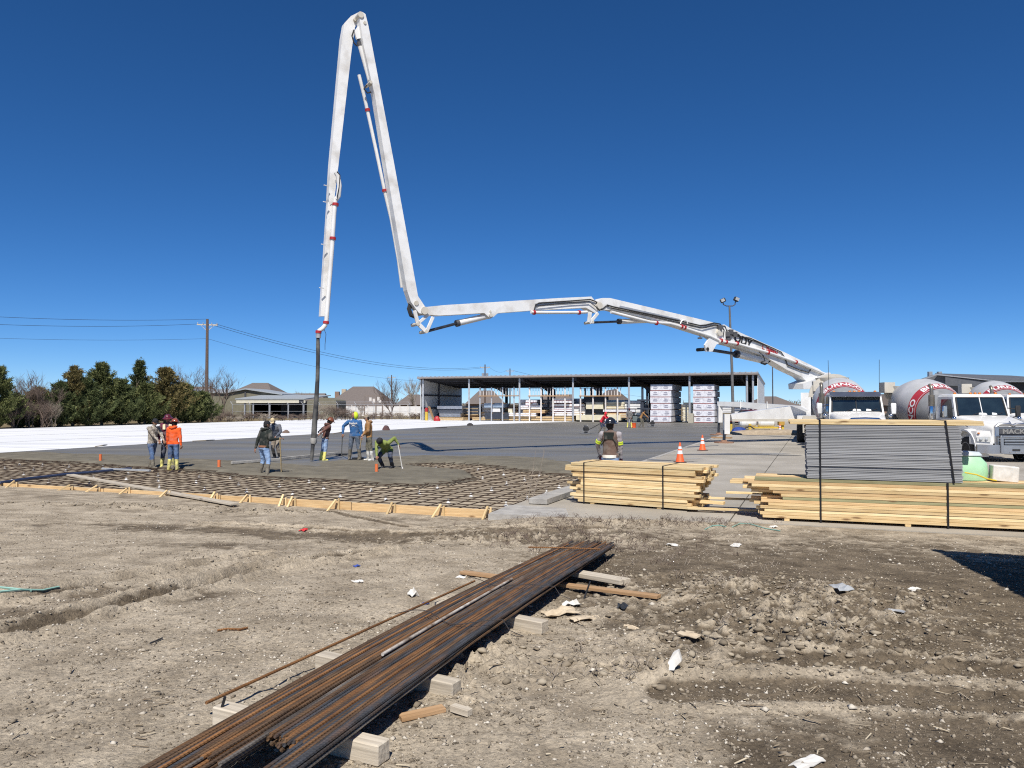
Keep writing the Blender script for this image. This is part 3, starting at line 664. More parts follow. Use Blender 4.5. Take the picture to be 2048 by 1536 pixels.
for k, (x, y, sx, sy, h, m, lb, nm, ct) in enumerate([
    (1120, 1228, .30, .18, .06, M_CARD, 'torn tan cardboard scraps beside the third timber block', 'cardboard_scrap', 'cardboard'),
    (1170, 1240, .26, .12, .04, M_CARD, 'flattened tan cardboard strip right of the torn scraps', 'cardboard_scrap', 'cardboard'),
    (1143, 1212, .15, .08, .06, M_PAPER, 'white and black printed wrapper beside the rebar pile', 'plastic_wrapper', 'wrapper'),
    (1245, 1216, .13, .08, .05, M_BLACKP, 'black plastic scrap right of the rebar pile', 'plastic_scrap', 'scrap'),
    (1383, 1272, .16, .10, .03, M_CARD, 'flat pale wood chip shaped like a paddle on dark earth', 'wood_chip', 'wood chip'),
    (1262, 1258, .13, .04, .03, M_CARD, 'curled pale bark strip below the black scrap', 'bark_strip', 'bark'),
    (1683, 1178, .18, .14, .05, M_GREYP, 'cloudy plastic cup piece among the clods', 'plastic_scrap', 'scrap'),
    (1790, 1224, .15, .07, .02, M_GREYP, 'flat cloudy plastic sheet among the clods', 'plastic_scrap', 'scrap'),
    (1830, 1180, .14, .07, .03, M_PAPER, 'white scrap near the upper right clods', 'paper_scrap', 'paper'),
    (607, 1062, .12, .10, .06, M_REDP, 'small red plastic scrap on the grey earth', 'plastic_scrap', 'scrap'),
    (713, 1134, .07, .05, .03, M_BLUEP, 'small blue plastic scrap left of the plank', 'plastic_scrap', 'scrap'),
    (851, 1209, .05, .05, .02, M_BLUEP, 'tiny blue scrap beside the third timber block', 'plastic_scrap', 'scrap'),
    (826, 1192, .10, .08, .08, M_PAPER, 'small white paper twist left of the rebar pile', 'paper_scrap', 'paper'),
    (714, 1165, .11, .07, .04, M_PAPER, 'white shredded paper left of the rebar pile, near the middle', 'paper_scrap', 'paper'),
    (1615, 1528, .08, .18, .01, M_PAPER, 'white torn strip at the bottom edge of the ground', 'paper_scrap', 'paper'),
    (1547, 1055, .14, .10, .05, M_PAPER, 'small white box on the earth left of the long lumber stack', 'paper_scrap', 'paper'),
    (1345, 1092, .16, .10, .05, M_PAPER, 'crumpled white paper on the weedy earth right of the rebar pile', 'paper_scrap', 'paper'),
    (1472, 1092, .22, .12, .04, M_PAPER, 'loose pale wrapping near the green straps', 'paper_scrap', 'paper'),
    (922, 1156, .10, .06, .02, M_PAPER, 'white chip beside the reddish plank', 'paper_scrap', 'paper')]):
    crumple(nm, on_ground(x, y), sx, sy, h, m, lb, k+1, ct)
def strand(name, pix, r, m, label, cat, z=.012):
    P = [on_ground(x, y)+Vector((0, 0, z)) for x, y in pix]; o = MB().tube(P, r, 5).build(name, m); return tag(o, label, cat)
strand('root', [(1640, 1243), (1665, 1250), (1690, 1254), (1708, 1247), (1716, 1240)], .014, M_ROOT, 'pale curved root lying among the clods', 'root')
strand('bent_wire', [(435, 1264), (455, 1261), (480, 1262), (495, 1258)], .009, M_RB[2], 'thin rusty bent wire left of the rebar pile', 'wire')
strand('twig', [(1400, 1272), (1420, 1276), (1445, 1278)], .007, M_ROOT, 'thin pale twig right of the paddle shaped chip', 'twig')
strand('twig', [(300, 1290), (312, 1285), (325, 1279)], .006, M_STEEL_D, 'thin dark twig on the dry earth at left', 'twig')
for k, (pix, lb) in enumerate([([(0, 1177), (30, 1180), (62, 1184)], 'pale green strap at the left edge of the earth'), ([(0, 1186), (40, 1182), (85, 1183), (118, 1176)], 'pale green strap crossing the other at the left edge'), ([(1410, 1060), (1425, 1053), (1440, 1052), (1452, 1055)], 'green strap loop on the weedy earth'), ([(1465, 1055), (1480, 1048), (1500, 1049), (1530, 1058), (1560, 1063)], 'long green strap left of the long lumber stack')]):
    strand('plastic_strap', pix, .010, M_GREENP, lb, 'strap')
blk = on_ground(1495, 1037)
mb = MB(); mb.ball((0, 0, 0), (.34, .16, .13), 9, 5); o = mb.build('concrete_lump', mat('pale_rubble', (.62, .55, .42), (.48, .41, .30), rough=.9, scale=9, bump=.5, bscale=12)); o.location = blk+Vector((0, .1, .08)); tag(o, 'pale broken concrete lump at the foot of the lumber', 'rubble')
# ================================================================== FORMWORK, REBAR MAT, LUMBER STACKS, CONES
random.seed(33)
form = thing('formwork', 'pine form boards with stakes along the front of the pour', 'formwork', ab(0, 0))
Mf = Matrix.Translation(form.location).inverted()
bset = [0.0, 3.3, 6.9, 10.6, 14.4, 18.0, 22.0, 26.5]
for k in range(len(bset)-1):
    p, q = ab(-.03+random.uniform(-.02, .02), bset[k]+.01, -.105+random.uniform(-.01, .01)), ab(-.03+random.uniform(-.02, .02), bset[k+1]-.01, -.105+random.uniform(-.01, .012))
    L = (q-p).length; o = MB().box((0, 0, 0), (L, .04, .24), None, .004).build('board', M_FORM, form)
    o.matrix_local = Mf @ Matrix.Translation((p+q)/2) @ (q-p).to_track_quat('X', 'Z').to_matrix().to_4x4()
def stick(name, p, q, w_, h_, m, parent, Mi):
    p = Vector(p); q = Vector(q); L = (q-p).length; o = MB().box((0, 0, 0), (L, w_, h_), None, .003).build(name, m, parent)
    o.matrix_local = Mi @ Matrix.Translation((p+q)/2) @ (q-p).to_track_quat('X', 'Z').to_matrix().to_4x4(); return o
for px_ in (150, 205, 345, 440, 505, 575, 680, 595, 795, 890, 985, 265, 40):
    # find the b of this stake along the board
    bb_ = min(np.linspace(0, 27, 541), key=lambda t: abs(to_px(ab(0, t, 0))[0]-px_)); bb_ = float(bb_)
    stick('stake', ab(-.075, bb_, -.32), ab(-.075, bb_, .07+random.uniform(-.03, .04)), .042, .038, M_PINE, form, Mf)
    z0 = gz(*ab(-.34, bb_)[:2])
    stick('brace', ab(-.34, bb_+.10+random.uniform(-.12, .12), z0-.02), ab(-.105, bb_+.05, .09+random.uniform(-.03, .03)), .045, .038, M_PINE, form, Mf)
# ---- rebar mat on the prepared base
matt = thing('rebar_mat', 'grid of dark reinforcing bars tied over the sandy base', 'rebar mat', ab(0, 0))
M_MAT = mat('mat_rebar', (.10, .065, .042), (.045, .03, .022), rough=.8, metal=.2, scale=6)
def edge_a(b_):
    aa_ = np.linspace(.2, 14, 300); d = edge_in(aa_, np.full(300, b_)); k = np.where(d < 0)[0]
    return float(aa_[k[-1]]) if len(k) else 5
def mbar(p, q, r=.0105):
    p = Vector(p); q = Vector(q); L = (q-p).length; n = max(3, int(L/1.1))
    P = [(-L/2+L*k/n, random.uniform(-.012, .012), random.uniform(-.010, .012)) for k in range(n+1)]
    o = MB().tube(P, r, 5).build('bar', M_MAT, matt); o.matrix_local = Mf @ Matrix.Translation((p+q)/2) @ (q-p).to_track_quat('X', 'Z').to_matrix().to_4x4()
b_ = .18
while b_ < 27.2:
    z = -.075; mbar(ab(.04, b_+random.uniform(-.03, .03), z), ab(edge_a(b_)+.7, b_+random.uniform(-.05, .05), z)); b_ += .43+random.uniform(-.03, .03)
a_ = .22
while a_ < 11.5:
    bs = np.linspace(0.1, 27.2, 320); d = edge_in(np.full(320, a_), bs); runs = []; st = None
    for i in range(320):
        if d[i] < .3 and st is None: st = bs[i]
        if (d[i] >= .3 or i == 319) and st is not None:
            if bs[i]-st > .5: runs.append((st, bs[i]))
            st = None
    for (u, v) in runs: mbar(ab(a_+random.uniform(-.02, .02), u, -.055), ab(a_+random.uniform(-.05, .05), v, -.055))
    a_ += .42+random.uniform(-.03, .03)
# little white chairs that hold the bars up
M_CHAIR = mat('white_plastic', (.80, .80, .78), rough=.5)
chair_me = MB().lathe([(.05, 0), (.052, .02), (.025, .06), (.02, .115)], 8).mesh('bar_chair'); chair_me.materials.append(M_CHAIR)
k = 0
for i in range(8):
    for j in range(19):
        a0, b0 = .55+i*1.4+random.uniform(-.1, .1), .6+j*1.45+random.uniform(-.15, .15)
        if float(edge_in(np.array([a0]), np.array([b0]))[0]) > -.25 or b0 > 27: continue
        o = link('bar_chair', chair_me, matt); o.location = ab(a0, b0, -.195)-ab(0, 0)
# ---- orange pipe stubs standing in the pour
M_ORG = mat('orange_pvc', (.78, .20, .065), (.68, .17, .06), rough=.5)
for (x, y, lb) in [(201, 921, 'orange pipe stub in the pour at far left'), (438, 934, 'orange pipe stub in the wet concrete left of the black hoodie worker'), (753, 943, 'orange pipe stub held by the crouching worker in green')]:
    p = at_z(x, y, 0); p.z = -.06
    o = MB().lathe([(.052, 0), (.052, .30), (.044, .30), (.044, .02)], 14).build('pipe_stub', M_ORG, smooth=True); o.location = p; tag(o, lb, 'pipe stub', 'orange pipe stubs in the pour')
# ---- kerb-like strip of hardened concrete and a loose plank at the pour's near right corner
M_LIP = mat('old_concrete', (.44, .42, .38), (.30, .285, .26), rough=.9, scale=3, bump=.4, bscale=18)
mb = MB().prism([ab(-.55, -.15, .012), ab(.9, -.02, .012), ab(.8, -1.3, .012), ab(-.25, -1.7, .012)], (0, 0, -.2)); tag(mb.build('pavement_corner', M_LIP), kind='structure')
pa, pb = ab(1.2, -.55, .02), ab(5.6, -.62, .02); timber('concrete_curb', pa, pb, .42, .12, M_LIP, 'loose strip of broken concrete between rebar mat and lumber', None, -.01, 'concrete strip')
pa, pb = on_ground(140, 975), on_ground(470, 1014); pa.z = max(pa.z, -.02); timber('plank', pa+Vector((0, 0, .05)), pb+Vector((0, 0, .02)), .2, .04, M_GREYW, 'long grey plank lying in front of the form boards', None, .02, 'plank')
# black hose and grey straightedge lying over the mat at left
P = [at_z(x, y, .03) for x, y in ((-90, 970), (0, 966), (60, 957), (130, 949), (200, 943), (262, 937))]; tag(MB().tube(P, .045, 8).build('drain_pipe', mat('blue_black_pipe', (.035, .05, .10), rough=.4)), 'dark blue pipe lying across the rebar mat at left', 'pipe')
P = [at_z(x, y, .02) for x, y in ((205, 940), (300, 944))]; timber('straightedge', P[0], P[1], .09, .05, M_GREYP, 'grey metal straightedge lying on the mat by the workers', None, .02, 'straightedge')
P = [at_z(x, y, .02) for x, y in ((463, 928), (560, 921))]; timber('screed_board', P[0], P[1], .10, .09, M_LIP, 'screed board lying on the concrete beside the black hoodie worker', None, 0, 'screed')
P = [at_z(x, y, .02) for x, y in ((560, 920), (675, 908))]; timber('screed_board', P[0], P[1], .10, .09, M_LIP, 'longer screed board lying on the concrete behind the hose end', None, 0, 'screed')
# tools and bundles left on the white slab
M_HAND = wood('tool_handle', (.60, .48, .30), (.48, .36, .2)); M_ALU = mat('aluminium', (.55, .56, .58), (.42, .43, .45), rough=.35, metal=.8)
def flat_tool(name, p, q, w_, label):
    t = thing(name, label, 'tool', (p+q)/2); Mi = Matrix.Translation(t.location).inverted()
    d = (q-p).normalized(); stick('handle', p, q-d*.3, .035, .035, M_HAND, t, Mi); stick('blade', q-d*.35, q+d*.25, w_, .03, M_STEEL_D, t, Mi); return t
flat_tool('bull_float', at_z(385, 882, .04), at_z(421, 880, .04), .2, 'long handled float on the white slab by the orange hoodie worker')
flat_tool('hand_float', at_z(190, 893, .04), at_z(209, 890, .04), .14, 'dark float on the white slab at left')
flat_tool('hand_float', at_z(666, 867, .04), at_z(684, 864, .04), .2, 'dark float on the white slab behind the blue hoodie worker')
M_DKCLOTH = mat('dark_cloth', (.05, .045, .045), (.03, .028, .03), rough=.9)
def heap(name, px_, py_, w_, d_, h_, m, label, seed, cat='bundle'):
    r = random.Random(seed); mb = MB(); n, mm = 12, 5; vs = []
    for j in range(mm):
        t = j/(mm-1)*math.pi/2
        for k in range(n): q = 1+r.uniform(-.12, .12); vs.append((w_/2*math.cos(t)*math.cos(2*math.pi*k/n)*q, d_/2*math.cos(t)*math.sin(2*math.pi*k/n)*q, h_*math.sin(t)*q))
    fs = [(j*n+k, j*n+(k+1) % n, (j+1)*n+(k+1) % n, (j+1)*n+k) for j in range(mm-1) for k in range(n)]+[tuple(range(n))]
    o = mb.add(vs, fs).build(name, m, smooth=True); o.location = at_z(px_, py_, .012); return tag(o, label, cat)
heap('tool_bag', 572, 866, .55, .4, .22, mat('brown_cloth', (.16, .11, .085), rough=.9), 'brown tool bag on the white slab behind the grey sweater worker', 1, 'bag')
heap('backpack', 772, 860, .62, .4, .36, mat('maroon_cloth', (.14, .06, .055), (.08, .05, .05), rough=.9), 'maroon backpack on the white slab right of the tan jacket worker', 2, 'bag')
heap('tool_bag', 940, 851, .65, .4, .24, M_DKCLOTH, 'small black bag on the white slab near the shed', 3, 'bag')
heap('tool_bag', 882, 856, 1.3, .3, .08, M_DKCLOTH, 'flat dark tools on the white slab near the shed', 4, 'tools')
heap('paper_box', 361, 851, .55, .3, .16, M_PAPER, 'small pale box at the far edge of the white slab', 5, 'box')

# ---- lumber stacks
def board_mesh(L, w_, h_, m, nm='board'):
    me = MB().box((0, 0, 0), (L, w_, h_), None, .003).mesh(nm); me.materials.append(m); return me
M_STRAP = mat('black_strap', (.015, .015, .017), rough=.45)
stk = thing('lumber_stack', 'short stack of pale pine boards strapped in two places', 'lumber', at_z(1150, 1006, .0), R(-31))
# local x along the front face to the right, y away, z up
b29 = {(L, m): board_mesh(L, .138, .0565, MATS[m]) for L in (2.62, 2.9) for m in ('pine_lumber', 'pale_pine')}
for ly in range(14):
    up_ = ly > 8
    for k in range(7):
        L = 2.9 if up_ else 2.62
        x0 = (-.10 if up_ else .02)+random.choice((0, 0, 0, .03, -.04, .08, -.10))*(1.4 if k == 0 else .7)
        if not up_ and 2 < ly < 7: x0 -= .28*(random.random() < .6)*(k > 0)
        if ly == 2 and k == 1: x0 += .55
        o = link('board', b29[(L, random.choice(('pine_lumber', 'pine_lumber', 'pale_pine')))], stk)
        o.location = (x0+L/2, .075+k*.142+random.uniform(-.016, .012), .035+.030+ly*.0605); o.rotation_euler = (0, 0, random.uniform(-.002, .002))
for xs_ in (.22, 2.0):
    mb = MB(); W0, W1, zt = -.012, 1.01, .035+14*.0605+.004
    mb.box((xs_, W0, zt/2), (.028, .006, zt)); mb.box((xs_, (W0+W1)/2, zt), (.028, W1-W0, .006)); mb.box((xs_, W1, zt/2), (.028, .006, zt)); mb.build('strap', M_STRAP, stk)
for xs_ in (.4, 1.9): 
    o = MB().box((0, 0, 0), (.09, .95, .033)).build('bearer', M_PINE, stk); o.location = (xs_, .5, .018)
# long stack with the grey panels on top
st2p = at_z(1528, 1040, 0)
st2 = thing('lumber_stack', 'long stack of pine boards carrying the grey panels', 'lumber', st2p, R(-19.5))
b49 = {(L, m): board_mesh(L, .138, .0525, MATS[m]) for L in (4.88, 5.4) for m in ('pine_lumber', 'form_pine', 'pale_pine', 'treated_lumber')}
NL = 13
for ly in range(NL):
    for k in range(7):
        if ly == NL-1 and k > 0 and False: continue
        L = random.choice((4.88, 4.88, 5.4)); m = random.choice(('pine_lumber', 'pine_lumber', 'form_pine', 'pale_pine'))
        grp = ly//2
        x0 = (.0, .02, .16, .30, .1, -.28, -.1, .0)[grp]+random.uniform(-.09, .09)
        if k > 0: x0 += random.choice((0, -.1, .1, -.35, -.5))*(.8 if 3 < ly < 11 else .2)
        if ly == 6 and k == 0: m = 'treated_lumber'; x0 = .33; L = 4.88
        if ly == 5 and k == 0: x0 = -.05
        if ly == NL-1: m = 'treated_lumber' if k in (0, 1) else m; x0 = -.16
        if ly >= NL-2: L = 4.88
        o = link('board', b49[(L, m)], st2); o.location = (x0+L/2, .075+k*.142+random.uniform(-.014, .014), .045+.0284+ly*.0567+random.uniform(-.0008, .0008)); o.rotation_euler = (random.uniform(-.004, .004), 0, random.uniform(-.0015, .0015))
for xs_ in (.4, 2.4, 4.4):
    o = MB().box((0, 0, 0), (.09, 1.0, .042)).build('bearer', M_PINE, st2); o.location = (xs_, .5, .022)
st2_top = .045+NL*.0567
for xs_ in (.98, 3.02):
    mb = MB(); mb.box((xs_, -.006, st2_top/2), (.03, .006, st2_top)); mb.box((xs_, .5, st2_top+.004), (.03, 1.02, .006)); mb.box((xs_, 1.012, st2_top/2), (.03, .006, st2_top)); mb.build('strap', M_STRAP, st2)
# grey board panels
M_PANEL = mat('grey_fibre_cement', (.40, .405, .41), (.26, .265, .27), rough=.85, scale=2.5, detail=8, stretch=(.5, 3, 30), rnd=.16)
Ms = TR(st2p, R(-19.5))
psk = thing('panel_stack', 'tall strapped stack of thin grey panels on the long lumber', 'panels', Ms @ Vector((.76, .02, st2_top+.014)), R(-19.5))
sh_me = MB().box((0, 0, 0), (2.5, 1.22, .0222)).mesh('panel'); sh_me.materials.append(M_PANEL)
NP = 34
for k in range(NP):
    o = link('panel', sh_me, psk); o.location = (1.25+random.uniform(-.012, .012)-.02*(k/NP), .61+random.uniform(-.014, .014), .0120+k*.0287); o.rotation_euler = (0, 0, random.uniform(-.0015, .0015))
pz = NP*.0287+.004
me_t = {m: board_mesh(3.12, .138, .037, MATS[m]) for m in ('pine_lumber', 'pale_pine')}
cap = thing('lumber_layer', 'layer of pine boards strapped on top of the grey panels', 'lumber', Ms @ Vector((.45, .02, st2_top+.014+pz)), R(-19.5))
for ly in range(2):
    for k in range(8):
        o = link('board', me_t[random.choice(('pine_lumber', 'pale_pine'))], cap); o.location = (1.56+random.uniform(-.02, .02), .07+k*.148+random.uniform(-.004, .004), .021+ly*.0385)
for xs_ in (.22, 2.24):
    mb = MB(); zt = pz+.085; slant = .12 if xs_ > 1 else 0
    mb.bar((xs_, -.012, zt), (xs_+slant, -.022, -.01), .03, .006, (0, 1, 0)); mb.box((xs_, .6, zt+.002), (.03, 1.25, .006)); mb.bar((xs_, 1.24, zt), (xs_+slant, 1.24, -.01), .03, .006, (0, 1, 0)); mb.build('strap', M_STRAP, psk)
# loose boards between the stacks
for (x0, y0, x1, y1, dz_, lb) in [(1385, 1000, 1530, 1008, .18, 'loose board sticking out left from the long lumber stack, lower one'), (1460, 990, 1540, 992, .32, 'loose board sticking out left from the long lumber stack, upper one'), (1375, 1018, 1432, 1012, .05, 'loose board at the right foot of the short lumber stack')]:
    pa = at_z(x0, y0, dz_); pb = pa+(Ms.to_3x3() @ Vector((1.35, .1, 0))); 
    if dz_ > .1: pa += Vector((0, .3, 0)); pb += Vector((0, .3, 0))
    timber('board', pa, pb, .138, .037, M_PINE2, lb, None, 0, 'board')
# green tub, white carton and yellow strap behind the panel stack
Mk = Ms @ Matrix.Translation((3.42, .75, st2_top+.01))
tub = MB(); tub.lathe([(.0, 0), (.30, 0), (.33, .12), (.31, .3), (.22, .42), (.0, .46)], 18, Matrix.Diagonal((1.15, .7, 1, 1))); o = tub.build('plastic_tub', mat('mint_plastic', (.42, .72, .44), (.36, .62, .38), rough=.45), smooth=True); o.matrix_world = Mk; tag(o, 'mint green rounded plastic tub beside the grey panels', 'tub')
lid_ = None
o = MB().lathe([(.225, .425), (.24, .44), (.20, .50), (.0, .52)], 18, Matrix.Diagonal((1.2, .72, 1, 1))).build('plastic_lid', mat('frosted_plastic', (.62, .68, .70), rough=.35), smooth=True); o.parent = bpy.data.objects['plastic_tub']; o.name = 'lid'
o = MB().box((0, 0, 0), (.40, .3, .27), None, .012).build('carton', M_PAPER); o.matrix_world = Ms @ Matrix.Translation((4.02, .70, st2_top+.14)) @ Matrix.Rotation(R(4), 4, 'Y'); tag(o, 'white carton on the long lumber stack right of the green tub', 'carton')
P = [Ms @ Vector(q) for q in ((3.36, .42, st2_top+.16), (3.54, .40, st2_top+.13), (3.71, .43, st2_top+.06), (3.86, .48, st2_top+.03))]; tag(MB().tube(P, .012, 6).build('cargo_strap', mat('yellow_strap', (.75, .58, .05), rough=.6)), 'yellow strap hanging in front of the green tub', 'strap')

# ---- traffic cones
M_CONE = mat('cone_orange', (.85, .13, .03), (.74, .11, .03), rough=.55); M_REFL = mat('cone_collar', (.82, .82, .82), (.72, .72, .72), rough=.4); M_CBASE = mat('cone_base', (.06, .035, .03), (.10, .04, .03), rough=.7)
def cone(label, loc, h=.72, rz=0, seed=0):
    t = thing('traffic_cone', label, 'cone', loc, rz, 'traffic cones on the pavement')
    rr = lambda z: .135*h/.72*(1-z/h)+.024
    MB().box((0, 0, .016), (.37, .37, .032), None, .01).build('base', M_CBASE, t)
    MB().lathe([(rr(.03)+.01, .032), (rr(.05), .05), (rr(h*.97), h*.97), (rr(h)*.8, h), (0, h)], 20).build('cone_body', M_CONE, t, True)
    for z0, z1 in ((.43*h, .60*h), (.68*h, .80*h)): MB().lathe([(rr(z0)+.003, z0), (rr(z1)+.003, z1)], 20).build('collar', M_REFL, t, True)
    return t
cone('orange cone nearest the lumber stacks on the pavement', at_z(1360, 925, 0), .74, .2)
cone('orange cone standing by the slab edge behind the nearest cone', at_z(1405, 901, 0), .72, .6)
cone('orange cone below the outrigger in front of the yellow frame', at_z(1560, 868, 0), .72, .1)
# broken line of old slab edge beside the pour (lighter lip)
mb = MB(); n = 40
for k in range(n):
    a0 = 8+k*.9; mb.prism([ab(a0, .02, .006), ab(a0+.9, .02, .006), ab(a0+.9, -.10-.10*random.random(), .006), ab(a0, -.10-.1*random.random(), .006)], (0, 0, -.05))
tag(mb.build('slab_lip', M_LIP), kind='structure')
# ================================================================== CONCRETE PUMP WITH ITS BOOM
M_WHITE = mat('white_paint', (.80, .795, .77), (.70, .69, .66), rough=.38, scale=1.2, detail=8, dirt=(.42, .39, .34), dscale=1.1, damt=.35, coat=.3)
M_BOOM = mat('boom_white', (.82, .815, .79), (.74, .735, .71), rough=.42, scale=.7, detail=8, dirt=(.44, .40, .34), dscale=1.7, damt=.5, coat=.2)
M_BEIGE = mat('cream_paint', (.66, .62, .53), (.54, .50, .42), rough=.5, scale=2, dirt=(.36, .32, .26), dscale=2, damt=.5)
M_BLACK = mat('black_rubber', (.022, .022, .024), (.035, .034, .033), rough=.75, scale=5)
M_CHROME = mat('chrome', (.75, .76, .78), (.6, .61, .63), rough=.12, metal=1.0)
M_ROD = mat('hydraulic_rod', (.10, .11, .13), (.06, .065, .075), rough=.25, metal=.7)
M_DGREY = mat('dark_grey_metal', (.09, .09, .095), (.05, .05, .055), rough=.6, scale=3)
M_GALV = mat('galvanised', (.50, .51, .52), (.38, .39, .40), rough=.5, metal=.5, scale=5)
M_REDC = mat('red_clamp', (.42, .025, .03), rough=.5); M_INK = mat('black_lettering', (.02, .02, .022), rough=.5); M_RED = mat('red_band', (.42, .035, .05), (.33, .03, .045), rough=.5, scale=3, dirt=(.2, .05, .05), damt=.6)
TURN = Vector((17.8, 44.5, 0)); HOSE = Vector((-7.5, 29.0, 0))
bd = (HOSE-TURN).normalized(); bn = Vector((-bd.y, bd.x, 0))
if bn.y > 0: bn = -bn                      # boom-plane normal on the camera's side
def bp(px_, py_, off=0.0): return at_plane(px_, py_, TURN+bn*off, bn)
pump = thing('concrete_pump', 'white concrete pump with a long folding boom reaching over the slab', 'concrete pump', TURN)
Mp = Matrix.Translation(TURN).inverted()
def P_(mb, name, m, parent=pump, smooth=False):
    mb.v = [tuple(Mp @ Vector(v)) for v in mb.v]; return mb.build(name, m, parent, smooth)
def slab_part(name, poly, wid, off, m=None, parent=pump):
    """box-section plate: outline on the plane at +off, thickness wid going away from the camera"""
    pts = [bp(x, y, off) for x, y in poly]; return P_(MB().prism(pts, -bn*wid), name, m or M_BOOM, parent)
s1 = slab_part('boom_section', [(1449, 649), (1460, 656), (1568, 704), (1638, 738), (1655, 752), (1634, 767), (1616, 765), (1603, 753), (1573, 739), (1527, 711), (1469, 691), (1440, 684), (1433, 666)], .62, .31)
s2 = slab_part('boom_section', [(1196, 603), (1205, 596), (1220, 596), (1365, 630), (1436, 647), (1443, 660), (1436, 682), (1420, 673), (1344, 649), (1276, 633), (1222, 619), (1203, 620)], .50, .25)
s3 = slab_part('boom_section', [(845, 621), (851, 614), (890, 610), (1120, 596), (1183, 593), (1192, 604), (1198, 622), (1190, 626), (1172, 615), (1062, 621), (996, 626), (988, 633), (982, 637), (976, 633), (969, 626), (880, 631), (852, 629)], .42, .21)
s4 = slab_part('boom_section', [(718, 28), (725, 24), (731, 28), (737, 52), (788, 325), (836, 592), (850, 613), (853, 621), (847, 628), (838, 626), (822, 604), (814, 580), (772, 330), (749, 186), (741, 154), (727, 90)], .36, .30)
s5 = slab_part('boom_section', [(718, 24), (722, 34), (719, 42), (710, 54), (706, 80), (703, 103), (677, 330), (668, 405), (660, 410), (657, 398), (661, 330), (684, 75), (689, 46), (702, 32)], .30, -.10)
tip = slab_part('boom_tip', [(668, 404), (652, 632), (641, 632), (656, 404)], .22, -.12)
# recessed web panels and welded ribs give the boom its plates
for poly, off, par in [([(1240, 611), (1360, 638), (1355, 643), (1238, 616)], .252, s2), ([(1070, 607), (1170, 602), (1172, 606), (1072, 611)], .212, s3)]:
    slab_part('stiffener', poly, .02, off+.015, M_GALV, par)
# pins
def pin(px_, py_, r, off0, off1, parent, m=M_BEIGE):
    c0, c1 = bp(px_, py_, off0), bp(px_, py_, 0)-bn*off1
    c1 = c0-bn*(off0+off1); P_(MB().tube([c0, c1], r, 14), 'pin', m, parent, True)
for (x, y, r, o0, o1, par) in [(850, 621, .16, .36, .30, s3), (833, 606, .10, .33, .2, s4), (722, 29, .12, .34, .42, s4), (1200, 611, .16, .34, .34, s3), (1441, 665, .18, .40, .40, s2), (982, 630, .08, .26, .26, s3), (981, 623, .05, .23, .1, s3), (742, 164, .06, .33, .2, s4), (730, 45, .06, .33, .1, s4), (711, 38, .07, .0, .4, s5)]:
    pin(x, y, r, o0, o1, par)
# elbow linkage under the third section
def link_bar(name, p, q, w_, t, off, parent, m=M_BOOM):
    a_, b_ = bp(*p, off), bp(*q, off); P_(MB().bar(a_, b_, t, w_, tuple(bn.cross((b_-a_).normalized())), .01), name, m, parent)
for sgn, off in ((0, .24), (1, -.22)):
    link_bar('linkage', (829, 621), (836, 648), .16, .06, off, s3); link_bar('linkage', (836, 647), (853, 664), .17, .06, off, s3); link_bar('linkage', (853, 664), (866, 634), .14, .06, off, s3); link_bar('linkage', (837, 646), (857, 629), .12, .06, off, s3)
for (x, y) in ((836, 648), (853, 663)): pin(x, y, .07, .30, .28, s3)
for off in (.28, -.26): 
    link_bar('linkage', (1180, 624), (1178, 645), .2, .06, off, s2); link_bar('linkage', (1179, 646), (1196, 626), .15, .06, off, s2)
pin(1186, 644, .07, .32, .30, s2)
slab_part('linkage', [(1420, 674), (1410, 690), (1413, 703), (1425, 703), (1433, 689), (1444, 684)], .1, .34, None, s1); slab_part('linkage', [(1420, 674), (1410, 690), (1413, 703), (1425, 703), (1433, 689), (1444, 684)], .1, -.24, None, s1)
pin(1416, 698, .09, .38, .38, s1, M_BLACK)
# hydraulic cylinders
def cyl(p, mid, q, rr, rc, off=0.0, parent=pump):
    c = P_(MB().tube([bp(*mid, off), bp(*q, off)], rc, 14), 'cylinder', M_WHITE, parent, True)
    P_(MB().tube([bp(*p, off), bp(*mid, off)], rr, 10), 'rod', M_ROD, c, True)
    d = (bp(*q, off)-bp(*mid, off)).normalized(); P_(MB().tube([bp(*mid, off)-d*.03, bp(*mid, off)+d*.12], rc*1.12, 14), 'gland', M_DGREY, c, True); return c
cyl((856, 662), (913, 647), (979, 631), .06, .13, 0, s3)
cyl((1186, 645), (1237, 643), (1298, 641), .055, .12, 0, s2)
cyl((1416, 699), (1472, 708), (1532, 722), .085, .19, 0, s1)
cyl((713, 64), (718, 86), (739, 160), .05, .085, .05, s4)
slab_part('linkage', [(709, 62), (716, 52), (724, 60), (722, 76), (714, 78)], .1, .12, None, s4)
# delivery pipe along the boom with red clamps
def pipe(pix, r, off, m=M_WHITE, parent=pump, name='delivery_pipe'):
    return P_(MB().tube([bp(x, y, off) for x, y in pix], r, 10), name, m, parent, True)
def clamp(p, q, r, off, parent):
    a_, b_ = bp(*p, off), bp(*q, off); d = (b_-a_).normalized(); P_(MB().tube([a_-d*.05, a_+d*.05], r*1.45, 12), 'clamp', M_REDC, parent, True)
pp1 = pipe([(1650, 748), (1600, 727), (1540, 706), (1476, 688), (1440, 682)], .075, .42, M_WHITE, s1)
for p in ((1592, 724), (1536, 705), (1474, 687), (1452, 684), (1442, 681)): clamp(p, (p[0]-20, p[1]-7), .075, .42, pp1)
pp2 = pipe([(1440, 682), (1420, 672), (1370, 656), (1340, 647), (1300, 644), (1222, 624)], .075, .34, M_WHITE, s2)
for p in ((1369, 655), (1363, 653), (1313, 646)): clamp(p, (p[0]-20, p[1]-6), .075, .34, pp2)
